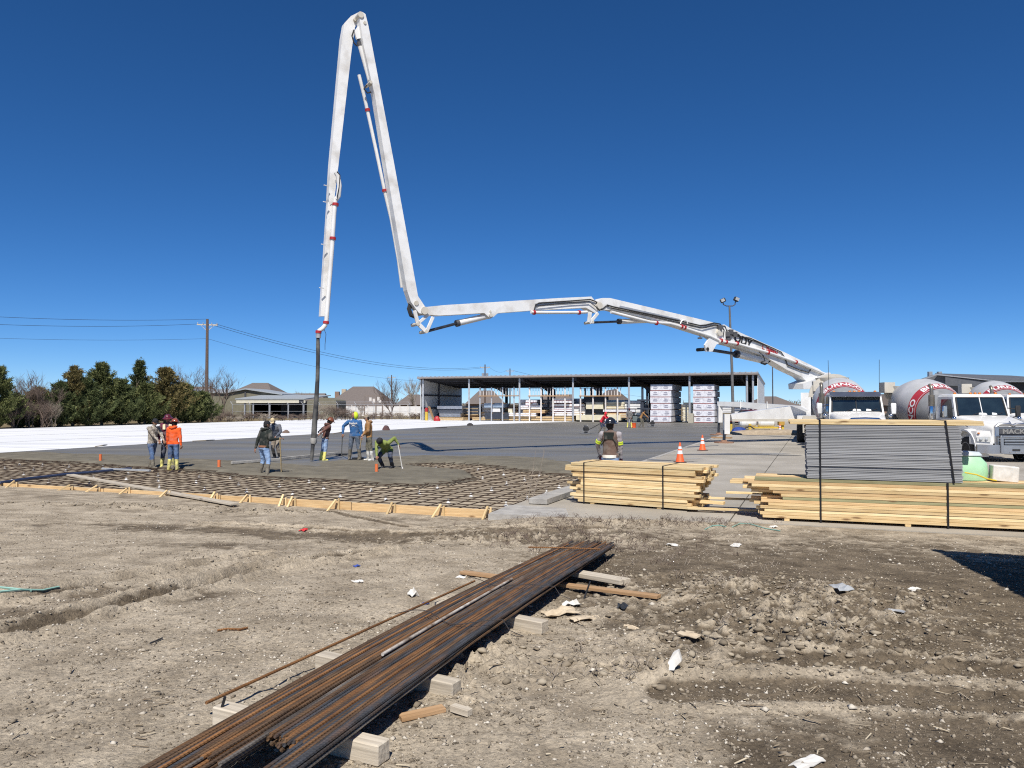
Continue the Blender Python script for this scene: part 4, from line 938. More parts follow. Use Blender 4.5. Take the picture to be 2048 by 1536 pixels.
pp3 = pipe([(1174, 624), (1160, 625), (1073, 625), (1062, 624)], .07, .30, M_WHITE, s3)
for p in ((1158, 625), (1068, 625)): clamp(p, (p[0]-20, p[1]), .07, .30, pp3)
pp4 = pipe([(718, 150), (729, 195), (735, 222), (752, 300), (769, 381), (783, 440), (797, 520), (804, 575)], .07, -.16, M_WHITE, s4)
for p in ((735, 220), (769, 381)): clamp(p, (p[0]+3, p[1]+15), .07, -.16, pp4)
pp5 = pipe([(671, 396), (668, 430), (664, 495), (653, 640), (650, 651), (645, 657), (639, 661), (636, 668)], .085, .06, M_WHITE, s5)
for p in ((671, 409), (665.5, 477)): clamp(p, (p[0]-1, p[1]+12), .085, .06, pp5)
for (x, y) in ((652, 645), (637, 664)): clamp((x, y), (x-1, y+10), .08, .06, pp5)
P_(MB().tube([bp(672, 345, .1), bp(676, 352, .12), bp(679, 372, .12), bp(677, 392, .1), bp(672, 399, .08)], .09, 8), 'elbow_pipe', M_WHITE, s5, True)
for y in (372, 405, 490, 577): P_(MB().bar(bp(657-(y-372)*.045, y, .05), bp(648-(y-372)*.045, y-2, .15), .03, .03), 'hook', M_WHITE, tip)
# black hoses along the sections
def hose(pix, r, off, parent, name='hydraulic_hose'): return P_(MB().tube([bp(x, y, off) for x, y in pix], r, 6), name, M_BLACK, parent, True)
hose([(1068, 622), (1071, 610), (1078, 606), (1140, 602), (1180, 599), (1192, 603), (1198, 615), (1204, 619), (1212, 612), (1218, 612)], .03, .27, s3)
hose([(1072, 612), (1140, 605), (1178, 603), (1190, 612), (1200, 622)], .02, .30, s3)
hose([(1214, 610), (1228, 614), (1320, 633), (1352, 640), (1400, 651), (1412, 650), (1428, 646), (1440, 648), (1448, 660), (1446, 674)], .035, .31, s2)
hose([(1222, 616), (1300, 632), (1360, 646), (1405, 656), (1430, 650), (1450, 652), (1456, 668), (1450, 684)], .025, .33, s2)
hose([(1452, 668), (1470, 672), (1500, 676), (1520, 685), (1545, 696), (1562, 704), (1570, 716), (1575, 730), (1600, 740), (1617, 745), (1624, 736)], .03, .36, s1)
hose([(1455, 660), (1480, 672), (1520, 686), (1550, 698)], .025, .38, s1)
hose([(1518, 704), (1527, 712), (1530, 722), (1522, 724)], .025, .30, s1)
hose([(1522, 726), (1530, 729), (1540, 722), (1545, 716)], .045, .1, s1)
hose([(822, 605), (818, 618), (822, 630), (832, 634)], .10, .0, s4)
hose([(708, 60), (704, 72), (708, 86), (714, 92)], .03, .1, s4); hose([(733, 170), (728, 178), (735, 186), (742, 184)], .03, .1, s4)
hose([(674, 343), (680, 350), (678, 375), (674, 395)], .02, .2, s5); hose([(648, 658), (652, 668), (650, 690), (650, 700)], .01, .1, s5)
for (x, y) in ((1455, 668), (1462, 664), (1458, 675), (1470, 669), (1440, 655)): P_(MB().box(bp(x, y, .36), (.22, .16, .26)), 'valve_block', M_DGREY, s1)
P_(MB().tube([bp(1400, 671, .3), bp(1400, 676, .3)], .03, 8).tube([bp(1400, 675, .3), bp(1400, 677.5, .3)], .12, 10), 'work_lamp', M_DGREY, s2)
# ring bracket on the second section
P_(MB().tube([bp(1368+7*math.cos(t), 648+8*math.sin(t), .36) for t in np.linspace(math.pi, 2*math.pi, 9)], .035, 6), 'pipe_bracket', M_WHITE, s2, True)
# lettering on the first section: black DY and a red line of small type
def on_s1(px_, py_, s_, body, m, name, bold=.004):
    o3 = bp(px_, py_, .335); ux = (bp(px_+10, py_+4.6, .335)-o3).normalized(); uz = bn.cross(ux); 
    if uz.z < 0: uz = -uz
    mb = MB(); Mx = Matrix((ux, uz, bn)).transposed().to_4x4(); Mx.translation = o3
    text_mb(mb, body, s_, Mx, .01, bold); P_(mb, name, m, s1)
on_s1(1486, 682, .62, 'ODY', M_INK, 'lettering', .02)
on_s1(1540, 701, .30, 'L. THERN', M_REDC, 'lettering', .01); on_s1(1550, 709, .22, 'THE BIG', M_REDC, 'lettering', .006)
# end hose hanging from the tip into the fresh concrete
tipP = bp(636, 668, .06)
eh = thing('end_hose', 'thick grey rubber hose hanging from the boom tip into the concrete', 'hose', (tipP.x, tipP.y, 0)); Mh = Matrix.Translation(eh.location).inverted()
def H_(mb, name, m, parent=eh): mb.v = [tuple(Mh @ Vector(v)) for v in mb.v]; return mb.build(name, m, parent, True)
hx = lambda x, y: bp(x, y, .06)
M_HOSE = mat('grey_hose', (.055, .055, .055), (.035, .035, .036), rough=.7, scale=3, dirt=(.24, .23, .2), dscale=2, damt=.6)
H_(MB().tube([hx(636, 666), hx(636, 690), hx(636, 720), hx(635, 760), hx(632, 810), hx(629, 850), hx(627.5, 878)], [.055, .072, .072, .075, .088, .10, .104], 14), 'hose_body', M_HOSE)
H_(MB().tube([hx(627.5, 876), hx(627, 884), hx(626, 888)], [.125, .13, .10], 14), 'collar', M_LIP)
H_(MB().tube([hx(626, 886), hx(624.5, 905), hx(623, 921)], [.075, .07, .06], 12), 'nozzle', M_HOSE)
H_(MB().tube([hx(637, 664), hx(636.5, 676)], .10, 12), 'coupling', M_GALV)

# pedestal, turret and deck (mostly behind the mixers)
def box_ab(mb, a0, a1, b0, b1, z0, z1): return mb.prism([ab(a0, b0, z0), ab(a1, b0, z0), ab(a1, b1, z0), ab(a0, b1, z0)], (0, 0, z1-z0))
ta, tb = to_ab(TURN)
P_(MB().lathe([(.62, 1.2), (.62, 1.3), (.50, 1.4), (.50, 3.05), (.62, 3.1), (.62, 3.25)], 22, Matrix.Translation(TURN)), 'pedestal', M_DGREY, pump, True)
P_(MB().prism([bp(1606, 767, .5), bp(1660, 745, .5), bp(1668, 756, .5), bp(1652, 778, .5), bp(1607, 778, .5)], -bn*1.0), 'turret', M_WHITE)
P_(box_ab(MB(), ta-2.2, ta+8.5, tb-.5, tb+.5, .75, 1.2), 'chassis', M_DGREY)
P_(box_ab(MB(), ta-2.5, ta+6.3, tb-1.2, tb+1.2, 1.2, 1.5), 'deck', M_WHITE)
P_(box_ab(MB(), ta+6.6, ta+8.6, tb-1.15, tb+1.15, 1.0, 2.9), 'cab', M_WHITE)
P_(box_ab(MB(), ta+8.58, ta+8.62, tb-1.0, tb+1.0, 1.9, 2.7), 'windshield', M_BLACK)
P_(box_ab(MB(), ta-3.6, ta-2.5, tb-.9, tb+.9, .6, 1.5), 'hopper', M_BEIGE)
def wheel_parts(parent, Mw, r=.52, w_=.30, rimm=None, name='wheel'):
    """axle along local x at Mw"""
    rot = Mw @ Matrix.Rotation(R(90), 4, 'Y'); h = w_/2
    wh = MB().lathe([(r*.60, -h*.9), (r*.86, -h), (r*.96, -h*.86), (r, -h*.6), (r, h*.6), (r*.96, h*.86), (r*.86, h), (r*.60, h*.9)], 28, rot).build(name, M_BLACK, parent, True)
    MB().lathe([(.0, -h*.35), (.12, -h*.35), (.14, -h*.75), (r*.25, -h*.8), (r*.3, -h*.35), (r*.52, -h*.5), (r*.58, -h*.92), (r*.61, -h*.92), (r*.61, h*.92), (r*.58, h*.92), (r*.52, h*.5), (r*.3, h*.35), (0, h*.35)], 24, rot).build('rim', rimm or M_GALV, wh, True)
    return wh
for a0 in (ta-1.2, ta+.2, ta+5.6, ta+7.2):
    for b0 in (tb-1.0, tb+1.0):
        wheel_parts(pump, Mp @ TR(ab(a0, b0, .52), YAW), .52, .5)
# outriggers
def outrig(jpx, jpy, poly, spx, spy_y, wid, label):
    j = at_z(jpx, jpy, 0); t = Vector((.384*spy_y, spy_y, 0)); d = (t-j).normalized(); nn = Vector((d.y, -d.x, 0))
    if nn.y > 0: nn = -nn
    q = lambda x, y, off=0: at_plane(x, y, j+nn*off, nn)
    og = P_(MB().prism([q(x, y, wid/2) for x, y in poly], -nn*wid), 'outrigger_arm', M_WHITE)
    return j, q, og
j, q, og = outrig(1448, 886, [(1462, 829), (1475, 827), (1540, 818), (1584, 812), (1612, 824), (1614, 842), (1465, 842)], 1610, 45, .34, '')
P_(MB().bar(q(1453, 828), q(1453, 868), .30, .30), 'jack_housing', M_WHITE, og); P_(MB().tube([q(1449, 860), j+Vector((0, 0, .06))], .085, 12), 'jack_rod', M_ROD, og, True)
P_(MB().prism([q(1464, 838, .18), q(1612, 838, .18), q(1612, 843, .18), q(1464, 843, .18)], Vector((0, -.02, 0))), 'flange', M_BEIGE, og)
tag(MB().lathe([(.55, 0), (.55, .06), (.2, .07), (.16, .16), (0, .16)], 8, Matrix.Translation(j)).build('outrigger_pad', mat('rusty_pad', (.36, .20, .12), (.22, .13, .09), rough=.9)), 'rusty outrigger pad nearest the cones', 'outrigger pad', 'outrigger pads')
j2, q2, og2 = outrig(1437, 870, [(1434, 803), (1480, 804), (1600, 812), (1614, 820), (1590, 830), (1480, 814), (1435, 812)], 1610, 48.3, .3, '')
P_(MB().bar(q2(1440, 811), q2(1440, 845), .28, .28), 'jack_housing', M_WHITE, og2); P_(MB().tube([q2(1438, 840), j2+Vector((0, 0, .06))], .085, 12), 'jack_rod', M_ROD, og2, True)
for x in (1481, 1534): P_(MB().bar(q2(x, 803, .17), q2(x, 817, .17), .06, .05), 'rib', M_WHITE, og2)
tag(MB().lathe([(.6, 0), (.6, .06), (.2, .07), (.16, .16), (0, .16)], 8, Matrix.Translation(j2)).build('outrigger_pad', MATS['rusty_pad']), 'rusty outrigger pad farther off on planks', 'outrigger pad', 'outrigger pads')
timber('crane_mat', at_z(1425, 876), at_z(1462, 877), .5, .08, M_OLDB, 'brown planks beneath the farther outrigger', None, 0, 'planks')

# yellow framed tank skid behind the outriggers
sk = at_z(1482, 866, 0); sy = sk.y
skid = thing('tank_skid', 'yellow framed skid with two white tanks behind the outriggers', 'skid', sk)
Mi = Matrix.Translation(sk).inverted()
def K_(mb, name, m, parent=skid, sm=False): mb.v = [tuple(Mi @ Vector(v)) for v in mb.v]; return mb.build(name, m, parent, sm)
M_YEL = mat('yellow_paint', (.72, .50, .05), (.58, .40, .06), rough=.5, dirt=(.3, .2, .08), damt=.4)
M_BLUET = mat('blue_tarp', (.03, .07, .30), (.02, .045, .2), rough=.5)
for y0, y1 in ((854, 857), (859, 861)): K_(MB().prism([at_y(1497, y0, sy), at_y(1568, y0, sy), at_y(1568, y1, sy), at_y(1497, y1, sy)], (0, .9, 0)), 'rail', M_YEL)
for (x, r) in ((1495, 15), (1532, 15)):
    c = at_y(x, 846, sy+.4); K_(MB().tube([c-Vector((.62, 0, 0)), c-Vector((.5, 0, 0)), c+Vector((.5, 0, 0)), c+Vector((.62, 0, 0))], [.2, .34, .34, .2], 18), 'tank', M_WHITE, skid, True)
for x in (1462, 1500, 1565): K_(MB().bar(at_y(x, 848, sy), at_y(x, 867, sy), .16, .16), 'post', M_YEL)
K_(MB().box(at_y(1562, 842, sy), (.4, .4, .6)), 'motor_cover', mat('ochre_paint', (.50, .30, .06), rough=.6))
c = at_z(1478, 869, 0); K_(MB().ball((c.x, c.y, .22), (.55, .35, .32), 10, 6), 'cover', M_BLUET)
K_(MB().tube([at_y(1460, 867, sy-.4), at_y(1480, 862, sy-.5), at_y(1500, 852, sy-.4), at_y(1520, 866, sy-.5), at_y(1545, 868, sy-.5)], .05, 6), 'hose', M_BLACK, skid, True)
heap('sand_heap', 1540, 869, 6.5, 1.6, .35, mat('sand', (.42, .34, .24), (.3, .24, .17), rough=.95, bump=.5, bscale=8), 'low sandy heap behind the yellow frame', 6, 'sand heap')
# ================================================================== MIXER TRUCKS
M_GLASS = mat('dark_glass', (.018, .030, .036), (.010, .016, .02), rough=.06, spec=.8, scale=1.5, coat=.6)
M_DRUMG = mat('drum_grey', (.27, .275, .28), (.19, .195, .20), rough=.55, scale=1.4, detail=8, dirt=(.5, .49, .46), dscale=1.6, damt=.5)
M_DRUMW = mat('drum_shaded_white', (.52, .525, .53), (.42, .425, .43), rough=.5, scale=1.4, dirt=(.45, .44, .42), dscale=1.6, damt=.5)  # white drum greyed in its base colour to carry shade, plus grime
M_AMBER = mat('amber_lens', (.62, .20, .03), rough=.25); M_LAMP = mat('headlamp', (.60, .60, .56), (.48, .48, .45), rough=.12, spec=.8)
M_SHEET = mat('paper_white', (.8, .84, .84), rough=.7); M_SEAT = mat('seat_cloth', (.05, .06, .07), rough=.8); M_STAINL = mat('brushed_bumper', (.60, .60, .60), (.48, .48, .49), rough=.28, metal=.9, scale=2)
def rsec(y, hw, z0, z1, cr):
    """rounded-top cross section of a hood or cab at depth y"""
    P = [(-hw, y, z0), (-hw, y, z1-cr)]
    for k in range(1, 4): t = math.pi/2*k/4; P.append((-hw+cr*(1-math.cos(t)), y, z1-cr+cr*math.sin(t)))
    P += [(-hw+cr, y, z1), (-.01, y, z1+.012), (.01, y, z1+.012)]
    Q = [(-x, y, z) for x, y, z in P[:-2]][::-1]
    P = P+[(hw-cr, y, z1)]+Q[1:]
    return P
def mixer(name, label, loc, rz, style):
    t = thing(name, label, 'mixer truck', loc, rz, 'concrete mixer trucks')
    mack = style == 'mack'
    # hood and fenders
    hz = 1.72 if mack else 1.76
    hood = MB().loft([rsec(.12, .74, .85, hz-.30, .10), rsec(.30, .80, .85, hz-.20, .16), rsec(.9, .92, .9, hz-.04, .20), rsec(1.55, 1.0, .95, hz+.08, .2), rsec(2.05, 1.04, .95, hz+.14, .18)]).build('hood', M_WHITE, t, True)
    for s_ in (-1, 1):
        mb = MB(); n = 12; secs = []
        for k in range(n+1):
            an = R(200)-R(220)*k/n; cy, cz = 1.12-.74*math.cos(an)*-1, .58+.70*math.sin(an)
            cy = 1.12+.74*math.cos(an)
            secs.append([(s_*.72, cy, cz), (s_*1.22, cy, cz), (s_*1.22, cy+.05*math.cos(an)*1, cz+.06*math.sin(an)), (s_*.72, cy+.05*math.cos(an), cz+.12*max(0, math.sin(an)))])
        mb.loft(secs).build('fender', M_WHITE, t, True)
        # nose quarter with the headlamp
        MB().loft([[(s_*.72, .10, .80), (s_*1.20, .34, .80), (s_*1.22, .75, .80), (s_*.72, .75, .80)], [(s_*.72, .10, 1.06), (s_*1.18, .36, 1.06), (s_*1.22, .75, 1.10), (s_*.72, .75, 1.10)], [(s_*.72, .16, 1.30), (s_*1.10, .46, 1.28), (s_*1.15, .75, 1.30), (s_*.72, .75, 1.34)]]).build('nose_panel', M_WHITE, t, True)
        hl = MB().prism([(s_*.80, .125, .90), (s_*1.19, .325, .92), (s_*1.18, .335, 1.08), (s_*.80, .135, 1.10)], (0, -.025, 0)).build('headlight', M_LAMP, t)
        for q in (.3, .7): MB().ball((s_*(.80+.39*q), .09+.2*q, 1.0), (.06, .03, .06), 10, 6).build('lamp', M_GREYP, hl, True)
        MB().ball((s_*1.10, .34, 1.22), (.05, .05, .03), 8, 5).build('turn_signal', M_AMBER, t, True)
    # grille with bars
    gz0, gz1 = .78, hz-.26
    MB().box((0, .11, (gz0+gz1)/2), (1.08, .06, gz1-gz0)).build('grille', M_DGREY, t)
    fr = MB()
    for s_ in (-1, 1): fr.bar((s_*.60, .085, gz0-.05), (s_*.58, .10, gz1+.02), .16, .10, (0, 1, 0), .02)
    fr.tube([(-.62, .10, gz1), (-.5, .08, gz1+.10), (-.12, .08, gz1+.10), (0, .08, gz1+.05), (.12, .08, gz1+.10), (.5, .08, gz1+.10), (.62, .10, gz1)] if mack else [(-.62, .10, gz1-.1), (-.58, .09, gz1+.06), (-.48, .08, gz1+.12), (0, .07, gz1+.14), (.48, .08, gz1+.12), (.58, .09, gz1+.06), (.62, .10, gz1-.1)], .055, 8)
    fr.build('grille_surround', M_STAINL if mack else M_CHROME, t, True)
    nb = 7
    for k in range(nb):
        z = gz0+.06+(gz1-gz0-.1)*k/(nb-1)
        if mack and abs(z-(gz1-.16)) < .09: continue
        MB().box((0, .065, z), (1.02, .03, .028)).build('grille_bar', M_STAINL, t)
    if mack:
        mb = MB(); text_mb(mb, 'MACK', .23, Matrix.Translation((0, .045, gz1-.17)) @ Matrix.Rotation(R(90), 4, 'X') @ Matrix.Diagonal((1.25, 1, 1, 1)), .02, .008); mb.build('lettering', M_CHROME, t)
        MB().box((0, .055, gz1-.17), (1.02, .03, .18)).build('name_plate', M_DGREY, t)
        MB().prism([(-.02, .20, hz-.18), (-.02, .34, hz-.16), (-.02, .30, hz-.05), (-.02, .24, hz-.10)], (.04, 0, 0)).build('hood_ornament', M_CHROME, t)
    else:
        MB().prism([(-.20, .06, gz1+.03), (-.05, .05, gz1+.02), (0, .04, gz1+.10), (.05, .05, gz1+.02), (.20, .06, gz1+.03), (.06, .05, gz1-.05), (-.06, .05, gz1-.05)], (0, .03, 0)).build('badge', M_REDC, t)
        MB().box((0, .22, hz-.10), (.22, .05, .03)).build('hood_ornament', M_CHROME, t)
    # bumper
    bm_ = MB().loft([[(-1.22, .22, .50), (-1.22, .32, .50), (-1.22, .32, .78), (-1.22, .22, .78)], [(-.95, -.02, .48), (-.95, .12, .48), (-.95, .12, .80), (-.95, -.02, .80)], [(-.5, -.10, .48), (-.5, .05, .48), (-.5, .05, .80), (-.5, -.10, .80)], [(.5, -.10, .48), (.5, .05, .48), (.5, .05, .80), (.5, -.10, .80)], [(.95, -.02, .48), (.95, .12, .48), (.95, .12, .80), (.95, -.02, .80)], [(1.22, .22, .50), (1.22, .32, .50), (1.22, .32, .78), (1.22, .22, .78)]]).build('bumper', M_STAINL, t, True)
    if mack:
        fg = MB()
        for s_ in (-1, 1): fg.box((s_*.52, -.13, .82), (.10, .05, .62), None, .01)
        fg.box((0, -.13, 1.11), (1.1, .05, .07), None, .01)
        fg.build('brush_guard', M_STAINL, t)
        for z in (.86, .97): MB().box((0, -.12, z), (.86, .04, .06)).build('guard_bar', M_STAINL, t)
        MB().box((0, -.115, .62), (.26, .02, .07)).build('plate_holder', M_BLACK, t)
        for x in (-.22, 0, .22): MB().ball((x, -.11, .54), .025, 8, 5).build('bolt', M_CHROME, bm_)
    # cab
    rf = 2.72
    cab = MB().loft([[(-1.06, 1.98, .95), (-1.06, 3.5, .95), (1.06, 3.5, .95), (1.06, 1.98, .95)], [(-1.06, 2.0, hz+.02), (-1.06, 3.5, hz+.02), (1.06, 3.5, hz+.02), (1.06, 2.0, hz+.02)], [(-.99, 2.30, rf-.12), (-.99, 3.46, rf-.12), (.99, 3.46, rf-.12), (.99, 2.30, rf-.12)], [(-.94, 2.40, rf-.03), (-.94, 3.42, rf-.03), (.94, 3.42, rf-.03), (.94, 2.40, rf-.03)], [(-.80, 2.58, rf), (-.80, 3.3, rf), (.80, 3.3, rf), (.80, 2.58, rf)]]).build('cab', M_WHITE, t)
    # windshield: two slightly folded panes in a frame
    wz0, wz1 = hz+.12, rf-.16
    def wy(z): return 2.0+.30*(z-hz-.02)/(rf-.14-hz)
    n_ = Vector((0, -1, .42)).normalized()*.02
    pane = [(-.95, wy(wz0), wz0), (.95, wy(wz0), wz0), (.90, wy(wz1), wz1), (-.90, wy(wz1), wz1)]
    ws = MB().prism([Vector(p)+n_*.4 for p in pane], n_*.9).build('windshield', M_GLASS, t)
    MB().bar(Vector((0, wy(wz0), wz0))+n_*2, Vector((0, wy(wz1), wz1))+n_*2, .03, .02).build('divider', M_WHITE if mack else M_BLACK, ws)
    mb = MB()
    for a_, b_ in zip(pane, pane[1:]+pane[:1]): mb.bar(Vector(a_)+n_*1.2, Vector(b_)+n_*1.2, .05, .035)
    mb.build('seal', M_BLACK, ws)
    for (x0, x1) in ((-.15, .18), (.36, .58)):
        MB().prism([Vector((x0, wy(wz0)+.0, wz0+.04))+n_*1.6, Vector((x1, wy(wz0), wz0+.03))+n_*1.6, Vector((x1-.03, wy(wz0+.10), wz0+.10))+n_*1.6, Vector((x0+.03, wy(wz0+.12), wz0+.12))+n_*1.6], n_*.1).build('sheet', M_SHEET, ws)
    for x in (-.45, .45): mb = MB().bar(Vector((x, wy(wz0)-.02, wz0+.0))+n_*2, Vector((x+.35, wy(wz0+.12), wz0+.12))+n_*2, .015, .015); mb.build('wiper', M_BLACK, ws)
    for s_ in (-1, 1):
        door = MB().prism([(s_*1.062, 2.12, 1.05), (s_*1.062, 3.2, 1.05), (s_*1.062, 3.2, hz+.02), (s_*1.062, 2.12, hz+.02)], (s_*.012, 0, 0)).build('door', M_WHITE, t)
        MB().prism([(s_*1.06, 2.16, hz+.05), (s_*1.06, 3.15, hz+.05), (s_*1.012, 3.12, rf-.22), (s_*1.012, 2.40, rf-.22)], (s_*.014, 0, 0)).build('door_window', M_GLASS, door)
        MB().box((s_*1.085, 3.0, hz-.12), (.03, .16, .04)).build('door_handle', M_CHROME, door)
        MB().box((s_*1.10, 2.6, .80), (.2, .9, .08)).build('step', M_GALV, t)
        mir = MB().box((s_*1.42, 2.10, 2.02), (.20, .09, .46), None, .03).build('mirror', M_WHITE if not mack else (M_CHROME if s_ < 0 else M_BLACK), t, True)
        for za, zb in ((2.15, 2.10), (1.72, 1.84)): MB().tube([(s_*1.06, 2.15, za), (s_*1.42, 2.12, zb)], .02, 6).build('mirror_arm', M_BLACK, mir)
        MB().ball((s_*1.24, 1.75, 1.74), (.09, .09, .09), 10, 7).tube([(s_*1.24, 1.75, 1.70), (s_*1.0, 1.2, 1.42)], .014, 5).build('convex_mirror', M_CHROME, t, True)
        MB().tube([(s_*.98, 2.6, rf-.05), (s_*1.0, 2.62, rf+1.35)], .010, 5).build('antenna', M_BLACK, t) if not mack else None
        # fuel tank
        MB().tube([(s_*1.0, 3.2, .72), (s_*1.0, 4.2, .72)], .30, 16).build('fuel_tank', M_STAINL, t, True)
    for x in (-.80, -.18, .0, .18, .80):
        MB().lathe([(.06, 0), (.055, .04), (.03, .07), (0, .075)], 10, Matrix.Translation((x, 2.52, rf-.015))).build('marker_light', M_AMBER, t, True)
    if not mack:
        MB().loft([[(-.99, 2.26, rf-.13), (-.99, 2.42, rf-.02), (-.99, 2.44, rf-.05), (-.99, 2.30, rf-.15)], [(-.9, 2.0, rf-.20), (-.9, 2.38, rf-.0), (-.9, 2.40, rf-.03), (-.9, 2.03, rf-.22)], [(.9, 2.0, rf-.20), (.9, 2.38, rf-.0), (.9, 2.40, rf-.03), (.9, 2.03, rf-.22)], [(.99, 2.26, rf-.13), (.99, 2.42, rf-.02), (.99, 2.44, rf-.05), (.99, 2.30, rf-.15)]]).build('visor', M_STAINL, t, True)
    # exhaust stack behind the cab
    sx = -1.15
    ex = MB().tube([(sx, 3.65, .9), (sx, 3.65, 1.2)], .07, 10).tube([(sx, 3.65, 1.2), (sx, 3.65, 2.68)], .125, 14).tube([(sx, 3.65, 2.66), (sx, 3.65, 2.95), (sx, 3.69, 3.04), (sx, 3.80, 3.10)], .075, 12).build('exhaust_stack', mat('heat_stained_steel', (.34, .29, .22), (.2, .18, .15), rough=.4, metal=.7), t, True)
    MB().lathe([(.135, 1.6), (.14, 1.62), (.14, 2.2), (.135, 2.22)], 14, Matrix.Translation((sx, 3.65, 0))).build('heat_shield', M_CHROME, ex, True)
    # chassis and wheels
    MB().box((0, 5.2, .78), (.85, 9.2, .30)).build('chassis', M_DGREY, t)
    MB().box((0, 1.1, .52), (1.9, .18, .18)).build('axle', M_DGREY, t)
    for s_ in (-1, 1):
        wheel_parts(t, Matrix.Translation((s_*1.02, 1.12, .53)), .53, .32)
        for y in (6.7, 8.1): wheel_parts(t, Matrix.Translation((s_*.95, y, .53)), .53, .56)
        MB().loft([[(s_*.68, 5.95+1.5*k/1, 1.18), (s_*1.24, 5.95+1.5*k, 1.18), (s_*1.24, 5.95+1.5*k, 1.21), (s_*.68, 5.95+1.5*k, 1.21)] for k in (0, 1, 2)]).build('mud_guard', M_BLACK, t)
    # drum
    tilt = R(11); Md = Matrix.Translation((0, 3.95, 1.72)) @ Matrix.Rotation(R(-90)+tilt, 4, 'X')     # local z runs back along the drum
    prof = [(.0, .0), (.42, .0), (.46, .05), (.86, .9), (1.02, 1.35), (1.06, 1.46), (1.16, 1.80), (1.21, 2.15), (1.21, 2.85), (1.12, 3.3), (.86, 4.05), (.62, 4.65), (.52, 4.85), (.50, 4.9)]
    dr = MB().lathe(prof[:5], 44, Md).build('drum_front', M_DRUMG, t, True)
    band_z0, band_z1 = 1.35, 1.80
    def rad(z):
        for (r0, z0), (r1, z1) in zip(prof[:-1], prof[1:]):
            if z0 <= z <= z1 and z1 > z0: return r0+(r1-r0)*(z-z0)/(z1-z0)
        return .5
    bnd = MB().lathe([(rad(z)+.006, z) for z in np.linspace(1.40, 1.80, 6)], 44, Md).build('drum_band', M_RED, t, True)
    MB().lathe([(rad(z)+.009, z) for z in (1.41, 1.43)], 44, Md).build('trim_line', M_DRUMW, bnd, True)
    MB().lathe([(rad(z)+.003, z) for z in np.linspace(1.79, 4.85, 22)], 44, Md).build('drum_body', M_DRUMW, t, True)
    for rep in range(3):
        txt = MB()
        def wrap(v, rep=rep):
            th = v.x/1.09+rep*R(120)+(R(8) if mack else R(-4)); z = 1.60+v.y*.8; r = rad(z)+.012+v.z
            return Md @ Vector((r*math.sin(th), -r*math.cos(th)*1.0, z))
        text_mb(txt, 'BURNCO', .44, None, .004, .012, wrap)
        txt.build('lettering', mat('white_lettering', (.80, .80, .80), rough=.5), bnd)
    # rear pedestal, charge hopper and chute
    MB().prism([(-.5, 8.7, .9), (-.5, 9.3, .9), (-.5, 9.0, 3.0), (-.5, 8.6, 3.0)], (1.0, 0, 0)).build('rear_pedestal', M_BEIGE, t)
    hp = MB().lathe([(.55, 0), (.62, .08), (.78, .55), (.80, .62), (.76, .62), (.5, .05)], 20, Matrix.Translation((0, 9.0, 2.55 if mack else 2.9))).build('charge_hopper', M_BEIGE, t, True)
    rg = MB()
    for k in range(12):
        t0, t1 = math.pi*k/12, math.pi*(k+1)/12
        for (r0, r1) in ((.92, 1.16), (.30, .46)):
            rg.add([(r0*math.cos(t0), 8.55, 2.55+r0*math.sin(t0)), (r1*math.cos(t0), 8.55, 2.55+r1*math.sin(t0)), (r1*math.cos(t1), 8.55, 2.55+r1*math.sin(t1)), (r0*math.cos(t1), 8.55, 2.55+r0*math.sin(t1)), (r0*math.cos(t0), 8.65, 2.55+r0*math.sin(t0)), (r1*math.cos(t0), 8.65, 2.55+r1*math.sin(t0)), (r1*math.cos(t1), 8.65, 2.55+r1*math.sin(t1)), (r0*math.cos(t1), 8.65, 2.55+r0*math.sin(t1))], [(0, 1, 2, 3), (7, 6, 5, 4), (0, 3, 7, 4), (1, 5, 6, 2), (0, 4, 5, 1), (3, 2, 6, 7)])
    for an in (0, 60, 120, 180): rg.bar((.4*math.cos(R(an)), 8.60, 2.55+.4*math.sin(R(an))), (1.0*math.cos(R(an)), 8.60, 2.55+1.0*math.sin(R(an))), .22, .08, (0, 1, 0))
    if not mack: rg.build('roller_ring', M_BEIGE, t)
    MB().loft([[(-.25, 9.4, 1.9), (.25, 9.4, 1.9), (.3, 9.4, 2.1), (-.3, 9.4, 2.1)], [(-.2, 10.6, 1.2), (.2, 10.6, 1.2), (.25, 10.6, 1.4), (-.25, 10.6, 1.4)]]).build('chute', M_BEIGE, t)
    MB().box((-.7, 8.75, 3.1), (.5, .6, .5)).build('ladder_platform', M_BEIGE, t)
    MB().box((0, 3.75, 1.35), (1.1, .35, 1.0)).build('front_pedestal', M_BEIGE, t)
    MB().tube([(.95, 3.8, 1.35), (.95, 4.5, 1.35)], .25, 14).build('water_tank', M_WHITE, t, True)
    return t
def truck_at(px_, depth, back, rz=-21.5):      # origin = front bumper centre; px_/depth give the windscreen base, 'back' metres behind the bumper
    wsp = Vector(((px_-1024)/FPX*depth, depth, 0)); return wsp-Vector((math.sin(R(-rz)), math.cos(R(-rz)), 0))*back
mixer('mixer_truck', 'white mixer truck with chrome visor and antennas behind the panel stack', truck_at(1712, 32.0, 2.1, -15)+Vector((0, 0, -.06)), R(-15), 'other')
mk = mixer('mixer_truck', 'white mixer truck with wide chrome grille right of the panel stack', truck_at(1962, 30.5, 2.1, -2)+Vector((0, 0, -.16)), R(-2), 'mack')
m3 = copy_tree(mk); m3.location = truck_at(2066, 35.0, 2.1, -13)+Vector((0, 0, -.12)); m3.rotation_euler = (0, 0, R(-13)); m3['label'] = 'white mixer truck partly hidden at the right edge of the picture'
